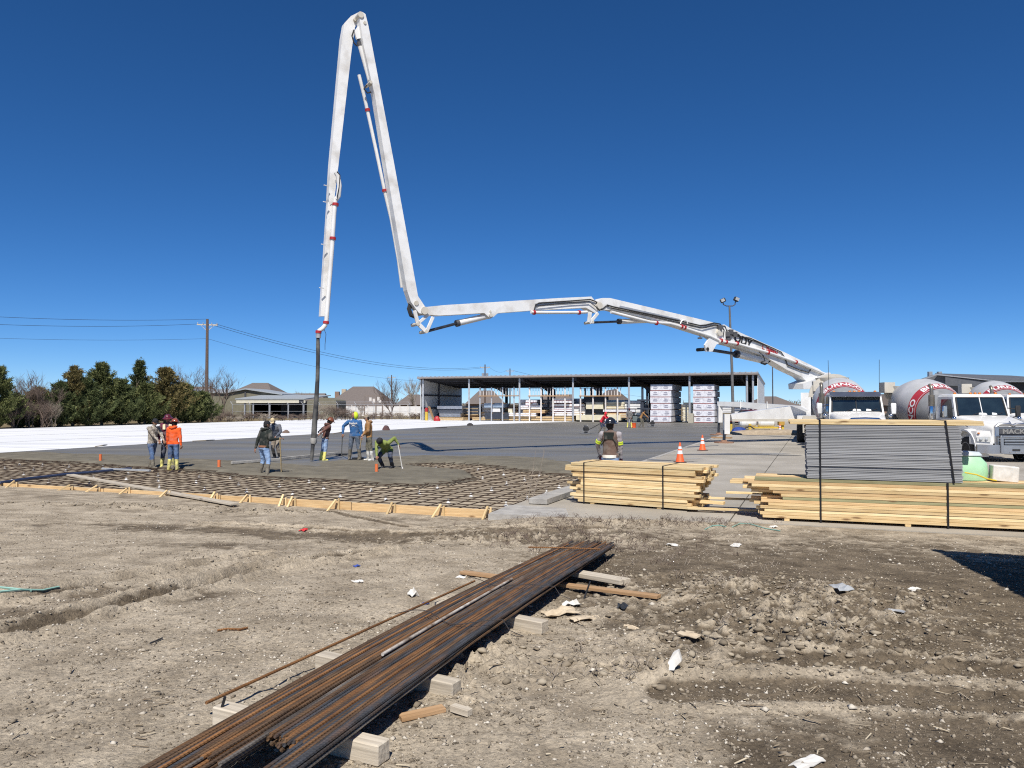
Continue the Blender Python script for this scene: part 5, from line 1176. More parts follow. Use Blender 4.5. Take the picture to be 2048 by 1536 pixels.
# ================================================================== THE CREW
def cloth(name, c1, c2=None, sc=9, **k): return mat(name, c1, c2, rough=.9, scale=sc, bump=.35, bscale=14, spec=.15, dirt=(.26, .24, .21), dscale=5, damt=.4, **k)
M_SKIN = mat('skin', (.36, .19, .12), (.30, .155, .095), rough=.6, scale=10); M_SKIN2 = mat('skin_light', (.52, .31, .22), (.46, .26, .18), rough=.6, scale=10)
M_JEAN = cloth('blue_jeans', (.12, .19, .33), (.055, .09, .18), 7); M_JEANL = cloth('light_jeans', (.33, .46, .66), (.19, .29, .47), 7); M_JEAND = cloth('dark_jeans', (.05, .07, .12), (.03, .04, .07)); M_JEANG = cloth('grey_jeans', (.17, .20, .25), (.08, .10, .13), 6)
M_ORGH = cloth('orange_hoodie', (.86, .13, .03), (.72, .10, .025)); M_CAMO = cloth('camo_cloth', (.58, .52, .43), (.11, .09, .07), 17); M_MAROON = cloth('maroon_sweater', (.17, .04, .07), (.11, .03, .05)); M_BLKH = cloth('black_hoodie', (.030, .036, .032), (.018, .022, .02))
M_GREYS = cloth('slate_sweater', (.115, .13, .16), (.075, .085, .11)); M_KHAKI = cloth('khaki_trousers', (.33, .28, .22), (.22, .18, .14)); M_BRNH = cloth('brown_hoodie', (.17, .075, .06), (.11, .05, .04)); M_BLUEH = cloth('blue_hoodie', (.05, .16, .36), (.035, .11, .27)); M_TAN = cloth('tan_jacket', (.40, .215, .085), (.30, .155, .06)); M_CARGO = cloth('camo_trousers', (.20, .19, .14), (.09, .085, .065), 13)
M_GRN = cloth('olive_hoodie', (.25, .30, .085), (.17, .21, .055)); M_VEST = cloth('brown_vest', (.155, .105, .085), (.115, .08, .065)); M_GREYSL = cloth('grey_sleeves', (.40, .37, .38), (.32, .30, .31)); M_LIME = mat('lime_knit', (.70, .86, .04), (.60, .76, .04), rough=.8); M_REDH = cloth('red_hoodie', (.72, .03, .05), (.55, .02, .04)); M_FARCAMO = cloth('grey_camo', (.30, .28, .27), (.12, .115, .11), 16)
M_BOOTM = mat('muddy_boot', (.20, .18, .14), (.13, .115, .09), rough=.9, scale=8); M_BOOTY = mat('yellow_boot', (.80, .74, .22), (.20, .18, .12), rough=.6, scale=7); M_BOOTYB = mat('bright_yellow_boot', (.86, .80, .20), (.72, .66, .2), rough=.6, scale=7); M_BOOTW = mat('white_boot', (.80, .79, .74), (.30, .28, .24), rough=.6, scale=6); M_BOOTD = mat('dark_boot', (.03, .03, .035), rough=.7)
M_GLOVE = mat('work_glove', (.30, .25, .2), (.2, .16, .13), rough=.9); M_HAIR = mat('dark_hair', (.015, .012, .011), rough=.7); M_EYE = mat('eye', (.02, .015, .012), rough=.3)
M_HHM = mat('maroon_hardhat', (.13, .02, .03), rough=.3, coat=.4); M_HHO = mat('rust_hardhat', (.28, .07, .04), rough=.3, coat=.4); M_HHB = mat('brown_hardhat', (.20, .065, .03), rough=.35, coat=.3); M_HHK = mat('black_hardhat', (.02, .022, .028), rough=.22, coat=.5); M_CAPT = mat('tan_cap', (.62, .49, .28), (.5, .4, .24), rough=.85); M_CAPK = mat('black_cap', (.018, .018, .022), rough=.85); M_CAPC = mat('camo_cap', (.40, .33, .24), (.16, .13, .1), rough=.85, scale=25)
def ik(a_, b_, l1, l2, hint):
    d = b_-a_; L = d.length
    if L > (l1+l2)*.999: b_ = a_+d.normalized()*(l1+l2)*.999; d = b_-a_; L = d.length
    x = (l1*l1-l2*l2+L*L)/(2*L); h = math.sqrt(max(0, l1*l1-x*x)); u = d.normalized(); v = Vector(hint)-u*Vector(hint).dot(u)
    v = v.normalized() if v.length > 1e-5 else Vector((0, 1, 0)); return a_+u*x+v*h, b_
def person(label, loc, rz, top, pants, boots, h=1.75, lean=4, twist=0, hip=None, feet=((-.12, 0, 0), (.12, 0, 0)), hands=((-.26, -.08, .80), (.26, -.08, .80)), elb=((-.8, .6, -.2), (.8, .6, -.2)), knee=((0, -1, 0), (0, -1, 0)), look=(0, 0), hat=None, hatm=None, hood=None, skin=None, gloves=None, bulk=1.0, sleeves=None, boot_h=.40, vox=.021, scale=1.0, extra=None, hipback=0.0, side=0):
    skin = skin or M_SKIN; k = h/1.75
    t = thing('person', label, 'person', loc, rz, 'workers on the concrete pour')
    hipz = (hip if hip is not None else .93*k); pel = Vector((0, hipback, hipz))
    tl = R(lean); up_ = Vector((math.sin(R(side)), -math.sin(tl), math.cos(tl))).normalized()
    tw = Matrix.Rotation(R(twist), 3, 'Z'); rx = tw @ Vector((1, 0, 0)); rx = (rx-up_*rx.dot(up_)).normalized()
    fw = up_.cross(rx); fw = fw if fw.y < 0 else -fw
    waist = pel+up_*.20*k; chest = pel+up_*.38*k; sh = pel+up_*.50*k; nk = pel+up_*.575*k
    hd_u = (Matrix.Rotation(R(look[1]), 3, 'X') @ (up_*.4+Vector((0, 0, .6)))).normalized() if True else up_
    hd = nk+hd_u*.135*k+fw*.02
    S = [sh-rx*.185*k*bulk, sh+rx*.185*k*bulk]; Hp = [pel-Vector((.095*k, 0, 0)), pel+Vector((.095*k, 0, 0))]
    E, W = [], []
    for i in (0, 1):
        e, w_ = ik(S[i], Vector(hands[i]), .29*k, .26*k, elb[i]); E.append(e); W.append(w_)
    K, An = [], []
    for i in (0, 1):
        an_t = Vector(feet[i])+Vector((0, .03, .085*k)); kn, an = ik(Hp[i], an_t, .43*k, .42*k, knee[i]); K.append(kn); An.append(an)
    mb = MB(); segs = []
    def cap(p, q, r0, r1, lab, el=1.0, up=None):
        d = (q-p); L = d.length; u = d.normalized()
        mb.tube([p-u*r0*.75, p-u*r0*.4, p, p+d*.5, q, q+u*r1*.4, q+u*r1*.75], [r0*.5, r0*.88, r0, (r0+r1)/2, r1, r1*.88, r1*.5], 12, True, el, up); segs.append((p, q, r0, r1, lab))
    # torso as one elliptical loft (wide axis along rx)
    rows = [(pel-up_*.09*k, .150, .115), (pel, .165, .125), (waist, .158*bulk, .118*bulk), (chest, .182*bulk, .130*bulk), (sh-up_*.01, .185*bulk, .115), (sh+up_*.045, .13, .085), (nk, .062, .062)]
    mb.tube([r_[0] for r_ in rows], [(r_[2]*k, r_[1]*k) for r_ in rows], 16, True, 1, tuple(fw)); segs.append((pel, sh, .16*k, .17*k, 'top')); segs.append((nk-up_*.02, hd, .05, .06, 'skin'))
    cap(nk-up_*.03, hd, .056*k, .056*k, 'skin')
    for i in (0, 1):
        cap(S[i], E[i], .070*k*bulk, .055*k*bulk, 'arm'); cap(E[i], W[i], .054*k*bulk, .040*k, 'fore')
        cap(Hp[i], K[i], .106*k, .079*k, 'leg'); cap(K[i], An[i], .074*k, .062*k, 'shin')
        toe = Matrix.Rotation(R((8, -8)[i]), 3, 'Z') @ Vector((0, -.15*k, -.035))
        cap(An[i]+Vector((0, .035, -.045)), An[i]+toe+Vector((0, 0, -.012)), .046*k, .040*k, 'boot')
    # head: skull, jaw, nose, ears
    hz_ = math.radians(look[0]); hf = Matrix.Rotation(hz_, 3, 'Z') @ Vector((0, -1, 0)); hf = (hf-hd_u*hf.dot(hd_u)).normalized(); hr = hd_u.cross(hf)
    Mh = Matrix((hr, hf, hd_u)).transposed().to_4x4(); Mh.translation = hd
    mb.ball((0, 0, .01), (.078*k, .098*k, .112*k), 14, 10, Mh); mb.ball((0, .045*k, -.055*k), (.052*k, .050*k, .055*k), 10, 7, Mh); mb.ball((0, .105*k, -.005), (.014, .022, .026), 7, 5, Mh)
    for s_ in (-1, 1): mb.ball((s_*.08*k, -.005, -.005), (.012, .022, .032), 7, 5, Mh)
    segs.append((hd, hd+hd_u*.01, .1*k, .1*k, 'skin'))
    # palms
    PL = []
    for i in (0, 1):
        d = (W[i]-E[i]).normalized(); c = W[i]+d*.055*k; PL.append((c, d)); mb.tube([W[i]-d*.01, c-d*.01, c+d*.045*k], [(.026*k, .030*k), (.020*k, .042*k), (.016*k, .040*k)], 10, True, 1); segs.append((W[i]+d*.02, c+d*.05, .03, .03, 'hand'))
    tmp = mb.mesh('tmp'); o = bpy.data.objects.new('tmp', tmp); col.objects.link(o)
    md = o.modifiers.new('r', 'REMESH'); md.mode = 'VOXEL'; md.voxel_size = vox; md.use_smooth_shade = True
    sm = o.modifiers.new('s', 'SMOOTH'); sm.factor = .5; sm.iterations = 2
    dg = bpy.context.evaluated_depsgraph_get(); me = bpy.data.meshes.new_from_object(o.evaluated_get(dg)); bpy.data.objects.remove(o); bpy.data.meshes.remove(tmp)
    me.materials.clear()
    for m in (top, pants, boots, skin, gloves or skin, sleeves or top): me.materials.append(m)
    nv = len(me.vertices); co = np.zeros(nv*3); me.vertices.foreach_get('co', co); co = co.reshape(-1, 3)
    # wrinkles: cloth folds as small relief
    nrm = np.zeros(nv*3); me.vertices.foreach_get('normal', nrm); nrm = nrm.reshape(-1, 3)
    sd_ = abs(hash(label)) % 97 if False else len(label)
    wr = (fbm(co[:, 0]*14+sd_, co[:, 2]*18+co[:, 1]*9, 2, 5)-.5)*.018; below = co[:, 2] < nk.z-.02; co[below] += nrm[below]*wr[below, None]; me.vertices.foreach_set('co', co.ravel())
    cen = np.zeros(len(me.polygons)*3); me.polygons.foreach_get('center', cen); cen = cen.reshape(-1, 3)
    best = np.full(len(cen), 1e9); lab = np.zeros(len(cen), int)
    ids = {'top': 0, 'arm': 5, 'fore': 5, 'leg': 1, 'shin': 1, 'boot': 2, 'skin': 3, 'hand': 4}
    for (p, q, r0, r1, nm) in segs:
        p_, q_ = np.array(p), np.array(q); d = q_-p_; tt = np.clip(((cen-p_) @ d)/max(1e-9, d @ d), 0, 1); dist = np.linalg.norm(cen-p_-tt[:, None]*d, axis=1)-(r0+(r1-r0)*tt)
        l_ = np.full(len(cen), ids[nm])
        if nm == 'shin': l_ = np.where(tt > 1-boot_h/.42, 2, 1)
        m_ = dist < best; best = np.where(m_, dist, best); lab = np.where(m_, l_, lab)
    hem = pel-up_*.03*k; rel = (cen-np.array(hem)) @ np.array(up_); lab = np.where((lab == 0) & (rel < 0), 1, lab); lab = np.where((lab == 1) & (rel > 0) & (np.linalg.norm(cen-np.array(pel), axis=1) < .3), 0, lab)
    me.polygons.foreach_set('material_index', lab.astype(np.int32)); me.polygons.foreach_set('use_smooth', np.ones(len(lab), bool)); me.update()
    # fingers: four and a thumb on each hand, curled
    fb = MB()
    for i in (0, 1):
        c, d = PL[i]; side_ = d.cross(Vector((0, 0, 1))); side_ = side_.normalized() if side_.length > .1 else Vector((1, 0, 0)); pn = side_.cross(d)
        for f in range(4):
            L = (.062, .072, .068, .052)[f]*k; b0 = c+d*.035*k+side_*(f-1.5)*.019*k; p1 = b0+d*L*.5-pn*.006; p2 = p1+d*L*.25-pn*L*.35; p3 = p2-pn*L*.35-d*L*.05
            fb.tube([b0-d*.015, b0, p1, p2, p3], [.009, .0095, .009, .0085, .007], 6)
        b0 = c-d*.01-side_*.038*k; fb.tube([b0+side_*.012, b0, b0-side_*.022+d*.028, b0-side_*.02+d*.055-pn*.012], [.011, .0115, .0105, .008], 6)
    fm = fb.mesh('f'); nb0 = len(me.vertices)
    bm = bmesh.new(); bm.from_mesh(me); n0 = len(bm.faces); bm.from_mesh(fm); bm.faces.ensure_lookup_table()
    for f in bm.faces[n0:]: f.material_index = 4; f.smooth = True
    bm.to_mesh(me); bm.free(); bpy.data.meshes.remove(fm)
    body = link('body', me, t)
    for s_ in (-1, 1): MB().ball((s_*.030*k, .088*k, .018*k), (.011, .008, .009), 7, 5, Mh).build('eye', M_EYE, t, True)
    # headgear
    if hat == 'hard':
        hb = MB().lathe([(.0, .155), (.05, .15), (.095, .118), (.118, .06), (.122, .03)], 18, Mh @ Matrix.Diagonal((1, 1.15, 1, 1))).lathe([(.118, .034), (.165, .012), (.168, .018), (.118, .045)], 18, Mh @ Matrix.Diagonal((1, 1.15, 1, 1))).tube([Mh @ Vector((0, .13, .07)), Mh @ Vector((0, .06, .152)), Mh @ Vector((0, -.05, .154)), Mh @ Vector((0, -.13, .07))], .012, 6).build('hard_hat', hatm, t, True)
        MB().lathe([(.085, .05), (.09, -.06), (.06, -.10)], 14, Mh @ Matrix.Translation((0, -.025, 0)) @ Matrix.Diagonal((1, 1, 1, 1)), R(180), R(360)).build('hair', M_HAIR, t, True)
    elif hat == 'cap':
        cp_ = MB().lathe([(.0, .132), (.05, .126), (.082, .09), (.092, .04), (.090, .015)], 16, Mh @ Matrix.Diagonal((1, 1.18, 1, 1))).build('cap', hatm, t, True)
        MB().loft([[(x_, .10+.0*abs(x_), .035), (x_, .19-.9*x_*x_*6, .022), (x_, .19-.9*x_*x_*6, .028), (x_, .10, .042)] for x_ in (-.075, -.04, 0, .04, .075)]).build('brim', hatm, cp_, True).matrix_local = Mh
        MB().lathe([(.086, .02), (.088, -.05), (.06, -.085)], 14, Mh @ Matrix.Translation((0, -.02, 0)), R(180), R(360)).build('hair', M_HAIR, t, True)
    elif hat == 'hood':
        MB().lathe([(.0, .155), (.06, .145), (.105, .09), (.118, .0), (.112, -.07), (.075, -.13)], 18, Mh @ Matrix.Translation((0, -.025, 0)) @ Matrix.Diagonal((1, 1.12, 1, 1)), R(150), R(390)).build('hood', hatm, t, True)
    elif hat == 'beanie':
        MB().lathe([(.0, .14), (.055, .132), (.09, .095), (.098, .03), (.1, .0), (.092, -.005)], 16, Mh @ Matrix.Diagonal((1, 1.18, 1, 1))).build('knit_cap', hatm, t, True)
    if hood:
        c = nk+up_*.01-fw*.075; MB().tube([c-rx*.11+fw*.07, c-rx*.085-fw*.02-up_*.02, c-up_*.05-fw*.035, c+rx*.085-fw*.02-up_*.02, c+rx*.11+fw*.07], [.03, .052, .062, .052, .03], 8).build('hood', hood, t, True)
    if extra: extra(t, dict(pel=pel, up=up_, rx=rx, fw=fw, sh=sh, chest=chest, waist=waist, W=W, E=E, S=S, k=k, Mh=Mh, nk=nk, bulk=bulk))
    return t
def Wp(t, P): return t.matrix_world @ Vector(P)
def locpx(px_, py_, z=-.10): return at_z(px_, py_, z)
def to_local(loc, rz, P): return rotz(-rz).to_3x3() @ (Vector(P)-Vector(loc))
def belt(m, w_=.022):
    def f(t, J):
        c = J['pel']+J['up']*.01; mb = MB(); n = 16
        mb.lathe([(.185, -.03), (.188, 0), (.185, .03)], 20, Matrix.Translation(c) @ Matrix((J['rx'], J['fw'], J['up'])).transposed().to_4x4() @ Matrix.Diagonal((.98, .78, 1, 1))).build('belt', m, t, True)
    return f
# --- group at left
person('person in orange hoodie and jeans seen from behind', locpx(346, 941), R(172), M_ORGH, M_JEAN, M_BOOTY, 1.72, 3, 0, None, ((-.17, .02, -.02), (.14, .0, 0)), ((-.30, .02, .80), (.27, -.10, .82)), look=(15, 12), hat='hard', hatm=M_HHO, hood=M_ORGH, bulk=1.06, boot_h=.30)
pl = person('person in maroon sweater and patched vest facing the orange hoodie', locpx(336, 936), R(8), M_MAROON, M_JEAND, M_BOOTY, 1.86, 3, 0, None, ((-.22, 0, 0), (.16, .0, 0)), ((-.24, -.20, 1.0), (.22, -.16, .95)), look=(0, 12), hat='hard', hatm=M_HHM, bulk=1.05, boot_h=.25,
    extra=lambda t, J: [MB().prism([J['sh']+J['rx']*s_*.06+J['fw']*.128+J['up']*.04, J['sh']+J['rx']*s_*.15+J['fw']*.105+J['up']*.02, J['chest']+J['rx']*s_*.14+J['fw']*.150-J['up']*.02, J['chest']+J['rx']*s_*.05+J['fw']*.158-J['up']*.02], J['fw']*.012).build('vest_panel', mat('cream_yellow_patch', (.80, .68, .36), (.75, .66, .55), rough=.8, scale=14), t) for s_ in (-1, 1)])
person('person in camouflage jacket and black cap at the left of the group', locpx(304, 938), R(66), M_CAMO, M_JEAN, M_BOOTM, 1.74, 5, 0, None, ((-.10, -.20, 0), (.12, .22, .0)), ((-.12, -.40, 1.00), (.14, -.38, 1.0)), look=(0, 20), hat='cap', hatm=M_CAPK, bulk=1.08, boot_h=.24)
# --- two workers with the rake
def rake(label, p_hand, p_foot, over=.06, head=True, m=None, rz=0):
    p = Vector(p_hand); q = Vector(p_foot); d = (q-p).normalized(); t = thing('placing_rake', label, 'rake', q); Mi = Matrix.Translation(q).inverted()
    mb = MB().tube([Mi @ (p-d*over), Mi @ q], .021, 8); mb.build('handle', m or M_PINE2, t, True)
    if head: MB().box((0, 0, .05), (.48, .03, .11), rotz(rz), .006).build('blade', M_STEEL_D, t)
    return t
L1, r1 = locpx(527, 952), R(150)
hw = at_y(560, 878, L1.y-.05)
person('person in black hoodie and light jeans leaning on a rake', L1, r1, M_BLKH, M_JEANL, M_BOOTM, 1.75, 9, -6, .90, ((-.26, .06, 0), (.20, -.06, 0)), (to_local(L1, r1, hw)+Vector((.04, 0, .01)), (.30, .06, .86)), ((.2, .9, -.5), (.8, .6, -.2)), look=(-25, 0), hat='cap', hatm=M_CAPK, hood=M_BLKH, bulk=1.12, boot_h=.30, extra=belt(mat('tan_leather', (.26, .12, .06), rough=.7)))
rake('placing rake with wooden handle held by the black hoodie worker', hw, at_z(563, 948, -.08), .04, True, None, .3)
L2, r2 = locpx(553, 918, -.03), R(-12)
person('person in slate sweater and tan cap bending beside the black hoodie', L2, r2, M_GREYS, M_KHAKI, M_BOOTD, 1.76, 22, 6, .86, ((-.16, .12, 0), (.18, -.08, 0)), ((-.14, -.46, .98), (.22, -.44, .92)), ((-.9, .2, -.3), (.9, .3, -.3)), look=(12, 24), hat='cap', hatm=M_CAPT, bulk=1.08, boot_h=.2)
# --- hose man
L3, r3 = locpx(650, 921, -.02), R(120)
hg = bp(632, 872, .06)
person('person in brown hoodie and yellow boots holding the pump hose', L3, r3, M_BRNH, M_JEANL, M_BOOTYB, 1.66, 14, 0, .86, ((-.15, .05, -.02), (.13, .10, -.02)), (to_local(L3, r3, hg)+Vector((0, .10, -.1)), to_local(L3, r3, hg)+Vector((0, .10, .04))), look=(0, 16), hat='hard', hatm=M_HHB, hood=M_BRNH, bulk=1.06, boot_h=.30, extra=belt(M_GLOVE))
# --- blue hoodie, tan jacket
L4, r4 = locpx(709, 921, -.02), R(-8)
h4 = at_y(685, 868, L4.y)
def reebok(t, J):
    c = J['chest']+J['up']*.06+J['fw']*.150; Mx = Matrix((J['rx'], J['up'], J['fw'])).transposed().to_4x4(); Mx.translation = c
    mb = MB(); text_mb(mb, 'Reebok', .105, Mx, .006, .003); mb.build('lettering', M_PAPER, t)
    mb = MB(); q = lambda x_, y_: Mx @ Vector((x_, y_-.085, 0))
    mb.prism([q(-.10, .035), q(-.02, .0), q(.11, -.045), (q(.02, .012))], J['fw']*.006).prism([q(-.09, -.04), q(.0, -.008), q(.09, .03), q(.02, .022)], J['fw']*.008); mb.build('logo', M_PAPER, t)
person('person in blue hoodie with white chest print and lime hood', L4, r4, M_BLUEH, M_JEANG, M_BOOTM, 1.84, 2, 0, None, ((-.24, .05, -.05), (.20, .05, -.02)), (to_local(L4, r4, h4)+Vector((.02, -.02, .03)), (.30, -.02, .80)), ((-.6, .4, .9), (.9, .4, -.2)), look=(-48, 4), hat='hood', hatm=M_LIME, bulk=1.10, boot_h=.33, extra=reebok)
rake('pale handled placing rake under the blue hoodie worker\'s right hand', h4, at_z(683, 912, -.02), .03, True, mat('white_handle', (.66, .64, .58), rough=.6), .2)
L5, r5 = locpx(738, 922, -.02), R(-78)
h5 = at_y(724, 871, L5.y-.1)
person('person in tan jacket and camouflage cap resting on a rake', L5, r5, M_TAN, M_CARGO, M_BOOTW, 1.76, 4, 0, None, ((-.12, -.05, 0), (.12, .10, 0)), (to_local(L5, r5, h5)+Vector((-.02, .04, .02)), to_local(L5, r5, h5)+Vector((.06, .06, .03))), ((-.7, .6, -.6), (.7, .6, -.6)), look=(0, 14), hat='cap', hatm=M_CAPC, hood=M_TAN, skin=M_SKIN2, bulk=1.15, boot_h=.30)
rake('wooden handled placing rake held by the tan jacket worker', h5, at_z(716, 920, -.02), .03, True, None, .5)
# --- crouching worker in green with a staff
L6, r6 = locpx(770, 938, -.03), R(-14)
hp6 = at_z(753, 934, .10); hs6 = at_y(797, 889, L6.y-.1)
person('person in olive hoodie bending low over an orange pipe stub', L6, r6, M_GRN, M_JEAND, M_BOOTD, 1.74, 62, -10, .66, ((-.13, .10, 0), (.22, .08, 0)), (to_local(L6, r6, hp6), to_local(L6, r6, hs6)), ((-.8, .2, .3), (.6, .6, .5)), ((-.25, -1, 0), (.3, -1, 0)), look=(-10, 48), hat='beanie', hatm=M_CAPK, bulk=1.10, boot_h=.22, hipback=.22)
t = thing('grade_stick', 'pale measuring stick held upright by the bending olive worker', 'stick', at_z(805, 940, -.05)); Mi = Matrix.Translation(t.location).inverted(); MB().tube([Mi @ at_y(795, 881, L6.y-.12), Vector((0, 0, 0))], .017, 7).build('shaft', MATS['white_handle'], t, True); MB().lathe([(.022, 0), (.026, .05), (.018, .1)], 8).build('tip', M_PAPER, t)
# --- man by the lumber, waist up behind the stack
def vest_bits(t, J):
    for s_, i in ((-1, 0), (1, 1)):
        a_, b_ = J['S'][i], J['E'][i]; d = (b_-a_).normalized()
        for q in (.66, .80): p = a_+(b_-a_)*q; MB().tube([p-d*.014, p+d*.012], .071, 14).build('reflective_band', M_LIME, t, True)
    c = J['sh']-J['fw']*.135-J['up']*.03; MB().prism([c-J['rx']*.12+J['up']*.06, c+J['rx']*.12+J['up']*.06, c+J['rx']*.09-J['up']*.10, c-J['rx']*.09-J['up']*.10], -J['fw']*.014).build('back_patch', M_BLKH, t)
    for s_ in (-1, 1): MB().bar(c+J['rx']*s_*.09-J['up']*.08, c+J['rx']*s_*.19-J['up']*.24+J['fw']*.05, .025, .015).build('harness_strap', M_BLKH, t)
    MB().lathe([(.187, -.035), (.19, 0), (.187, .03)], 20, Matrix.Translation(J['pel']+J['up']*.0) @ Matrix((J['rx'], J['fw'], J['up'])).transposed().to_4x4() @ Matrix.Diagonal((1.0, .80, 1, 1))).build('shirt_hem', M_PAPER, t, True)
p7 = at_y(1220, 840, 17.6); L7 = Vector((p7.x, 17.6, 0))
person('person in brown vest and black hard hat behind the short lumber stack', L7, R(160), M_VEST, M_JEANL, M_BOOTM, 1.80, 3, 0, None, ((-.13, 0, 0), (.13, 0, 0)), ((-.22, -.16, .92), (.30, -.24, .98)), ((-.9, .3, -.2), (.95, .25, -.2)), look=(-20, 0), hat='hard', hatm=M_HHK, bulk=1.02, sleeves=M_GREYSL, gloves=M_MAROON, extra=vest_bits)
# --- three finishers far out on the slab
def trowel(label, loc, rz, hd):
    t = thing('power_trowel', label, 'power trowel', loc, rz)
    rg = MB(); n = 18
    for z in (.06, .22): rg.tube([(.46*math.cos(2*math.pi*k/n), .46*math.sin(2*math.pi*k/n), z) for k in range(n+1)], .014, 5)
    rg.build('guard_ring', M_GALV, t)
    for k in range(4): MB().box((.24, 0, .02), (.34, .15, .012), rotz(math.pi/2*k)).build('blade', M_STEEL_D, t)
    MB().box((0, 0, .36), (.34, .34, .26), None, .03).build('engine', M_BLACK, t); MB().box((.02, 0, .56), (.26, .22, .14), None, .03).build('fuel_tank', M_DGREY, t); MB().box((-.1, .12, .60), (.12, .1, .08)).build('air_filter', M_PAPER, t)
    MB().lathe([(.12, .06), (.12, .22)], 12).build('gearbox', M_STEEL_D, t)
    MB().tube([(0, .1, .26), (0, .5, .45), (0, 1.35, hd)], .026, 7).tube([(-.25, 1.38, hd), (.25, 1.38, hd)], .02, 6).build('handle', M_BLACK, t)
    return t
Lr = at_z(1199, 866, 0); rzr = R(-62)
person('person in red hoodie pushing a power trowel behind the hard hat worker', Lr+Vector((.30, .2, 0)), R(64), M_REDH, M_JEAND, M_BOOTM, 1.72, 38, 0, .86, ((-.12, .25, 0), (.12, -.10, 0)), ((-.22, -.62, .86), (.22, -.62, .86)), look=(0, 0), hat='hood', hatm=M_REDH, bulk=1.12, hipback=.15, vox=.026)
trowel('power trowel pushed by the red hooded worker', at_z(1172, 868, 0), R(-78), .88)
person('person in grey camouflage and yellow boots near the shed', at_z(1259, 855.5, 0), R(-20), M_FARCAMO, M_FARCAMO, M_BOOTYB, 1.78, 4, 0, None, ((-.2, 0, 0), (.2, 0, 0)), ((-.2, -.2, .95), (.2, -.2, .95)), hat='cap', hatm=M_HHM, vox=.028, boot_h=.40)
person('person in rust jacket pushing a power trowel near the wrapped stacks', at_z(1284, 854.5, 0), R(78), M_TAN, M_CARGO, M_BOOTM, 1.76, 30, 0, .88, ((-.12, .22, 0), (.12, -.12, 0)), ((-.2, -.62, .84), (.2, -.62, .84)), hat='cap', hatm=M_CAPK, vox=.028, hipback=.12)
trowel('power trowel pushed by the rust jacket worker', at_z(1305, 854, 0), R(68), .85)
bk = thing('bucket', 'orange bucket standing beside the yellow booted worker', 'bucket', at_z(1268, 855.5, 0)); MB().lathe([(.0, 0), (.17, 0), (.20, .42), (.21, .44), (.19, .44), (.16, .03)], 16).build('pail', M_CONE, bk, True); MB().tube([(-.2, 0, .42), (-.12, 0, .50), (.12, 0, .50), (.2, 0, .42)], .012, 5).build('handle', M_GALV, bk)
# ================================================================== BACKGROUND
random.seed(55)
# ---- the open storage shed
M_ROOF = mat('shed_roof', (.42, .43, .44), (.34, .35, .36), rough=.5, metal=.3, scale=2); M_SHEDD = mat('shed_steel', (.045, .045, .06), (.03, .03, .04), rough=.7); M_SHEDW = mat('shed_siding', (.66, .66, .65), (.58, .58, .57), rough=.6); M_FASC = mat('shed_fascia', (.26, .21, .18), (.2, .17, .15), rough=.7)
SA = 75.0
def S_(u, v, z=0.0): return ab(SA+v, u, z)
def su(px_, v):
    lo, hi = -6.0, 60.0
    for _ in range(40):
        m = (lo+hi)/2
        if to_px(S_(m, v, 1.5))[0] > px_: lo = m
        else: hi = m
    return (lo+hi)/2
def sz(px_, py_, v): P = S_(su(px_, v), v, 0); return at_y(px_, py_, P.y).z
U0, U1, SV = su(1510, 0), su(843, 0), 12.0
HF, HB = sz(1150, 752, 0), sz(1150, 752, 0)-.95
shed = thing('storage_shed', 'long open fronted steel shed full of lumber beyond the slab', 'shed', S_(U0, 0)); Mi_s = Matrix.Translation(shed.location).inverted()
def D_(mb, name, m, parent=None, sm=False, root=None, Mi=None):
    Mi = Mi_s if Mi is None else Mi; mb.v = [tuple(Mi @ Vector(v)) for v in mb.v]; return mb.build(name, m, parent or root or shed, sm)
mb = MB(); n = 90; tp = []
roof = D_(MB().prism([S_(U0-.4, -.5, HF), S_(U1+.4, -.5, HF), S_(U1+.4, SV+.3, HB), S_(U0-.4, SV+.3, HB)], (0, 0, .16)), 'roof', M_ROOF)
rr = MB()
for k in range(70):
    u = U0-.3+(U1-U0+.6)*k/69; rr.bar(S_(u, -.52, HF+.18), S_(u, SV+.3, HB+.18), .12, .06)
D_(rr, 'roof_ribs', M_ROOF, roof).__setitem__('kind', 'stuff')
D_(MB().bar(S_(U0-.4, -.54, HF-.08), S_(U1+.4, -.54, HF-.03), .06, .14), 'fascia', M_FASC)
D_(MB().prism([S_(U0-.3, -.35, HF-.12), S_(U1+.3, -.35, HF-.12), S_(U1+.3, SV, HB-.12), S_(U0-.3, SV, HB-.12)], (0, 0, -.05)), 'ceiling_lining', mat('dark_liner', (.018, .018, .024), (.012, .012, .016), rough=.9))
for px_ in (846, 938, 1039, 1146, 1258, 1379, 1494, 1506):
    u = su(px_, 0); D_(MB().bar(S_(u, 0, 0), S_(u, 0, HF-.05), .20, .20), 'post', M_GALV)
for px_ in (1013, 1104, 1201, 1301, 1408, 1500):
    u = su(px_, SV-.4); D_(MB().bar(S_(u, SV-.4, 0), S_(u, SV-.4, HB-.1), .42, .30), 'column', M_SHEDD)
    D_(MB().prism([S_(u-.12, SV-.4, HB-.15), S_(u-.12, SV-.4, HB-1.2), S_(u-.12, SV-4.4, HF-1.15)], S_(.24, 0)-S_(0, 0)), 'haunch', M_SHEDD)
    D_(MB().prism([S_(u-.10, 0, HF-.2), S_(u-.10, 0, HF-.55), S_(u-.10, SV-.4, HB-.75), S_(u-.10, SV-.4, HB-.2)], S_(.2, 0)-S_(0, 0)), 'rafter', M_SHEDD)
for v in (2.5, 5, 7.5, 10): z = HF-.2-(HF-HB)*v/SV; D_(MB().bar(S_(U0, v, z), S_(U1, v, z), .07, .2), 'purlin', M_SHEDD)
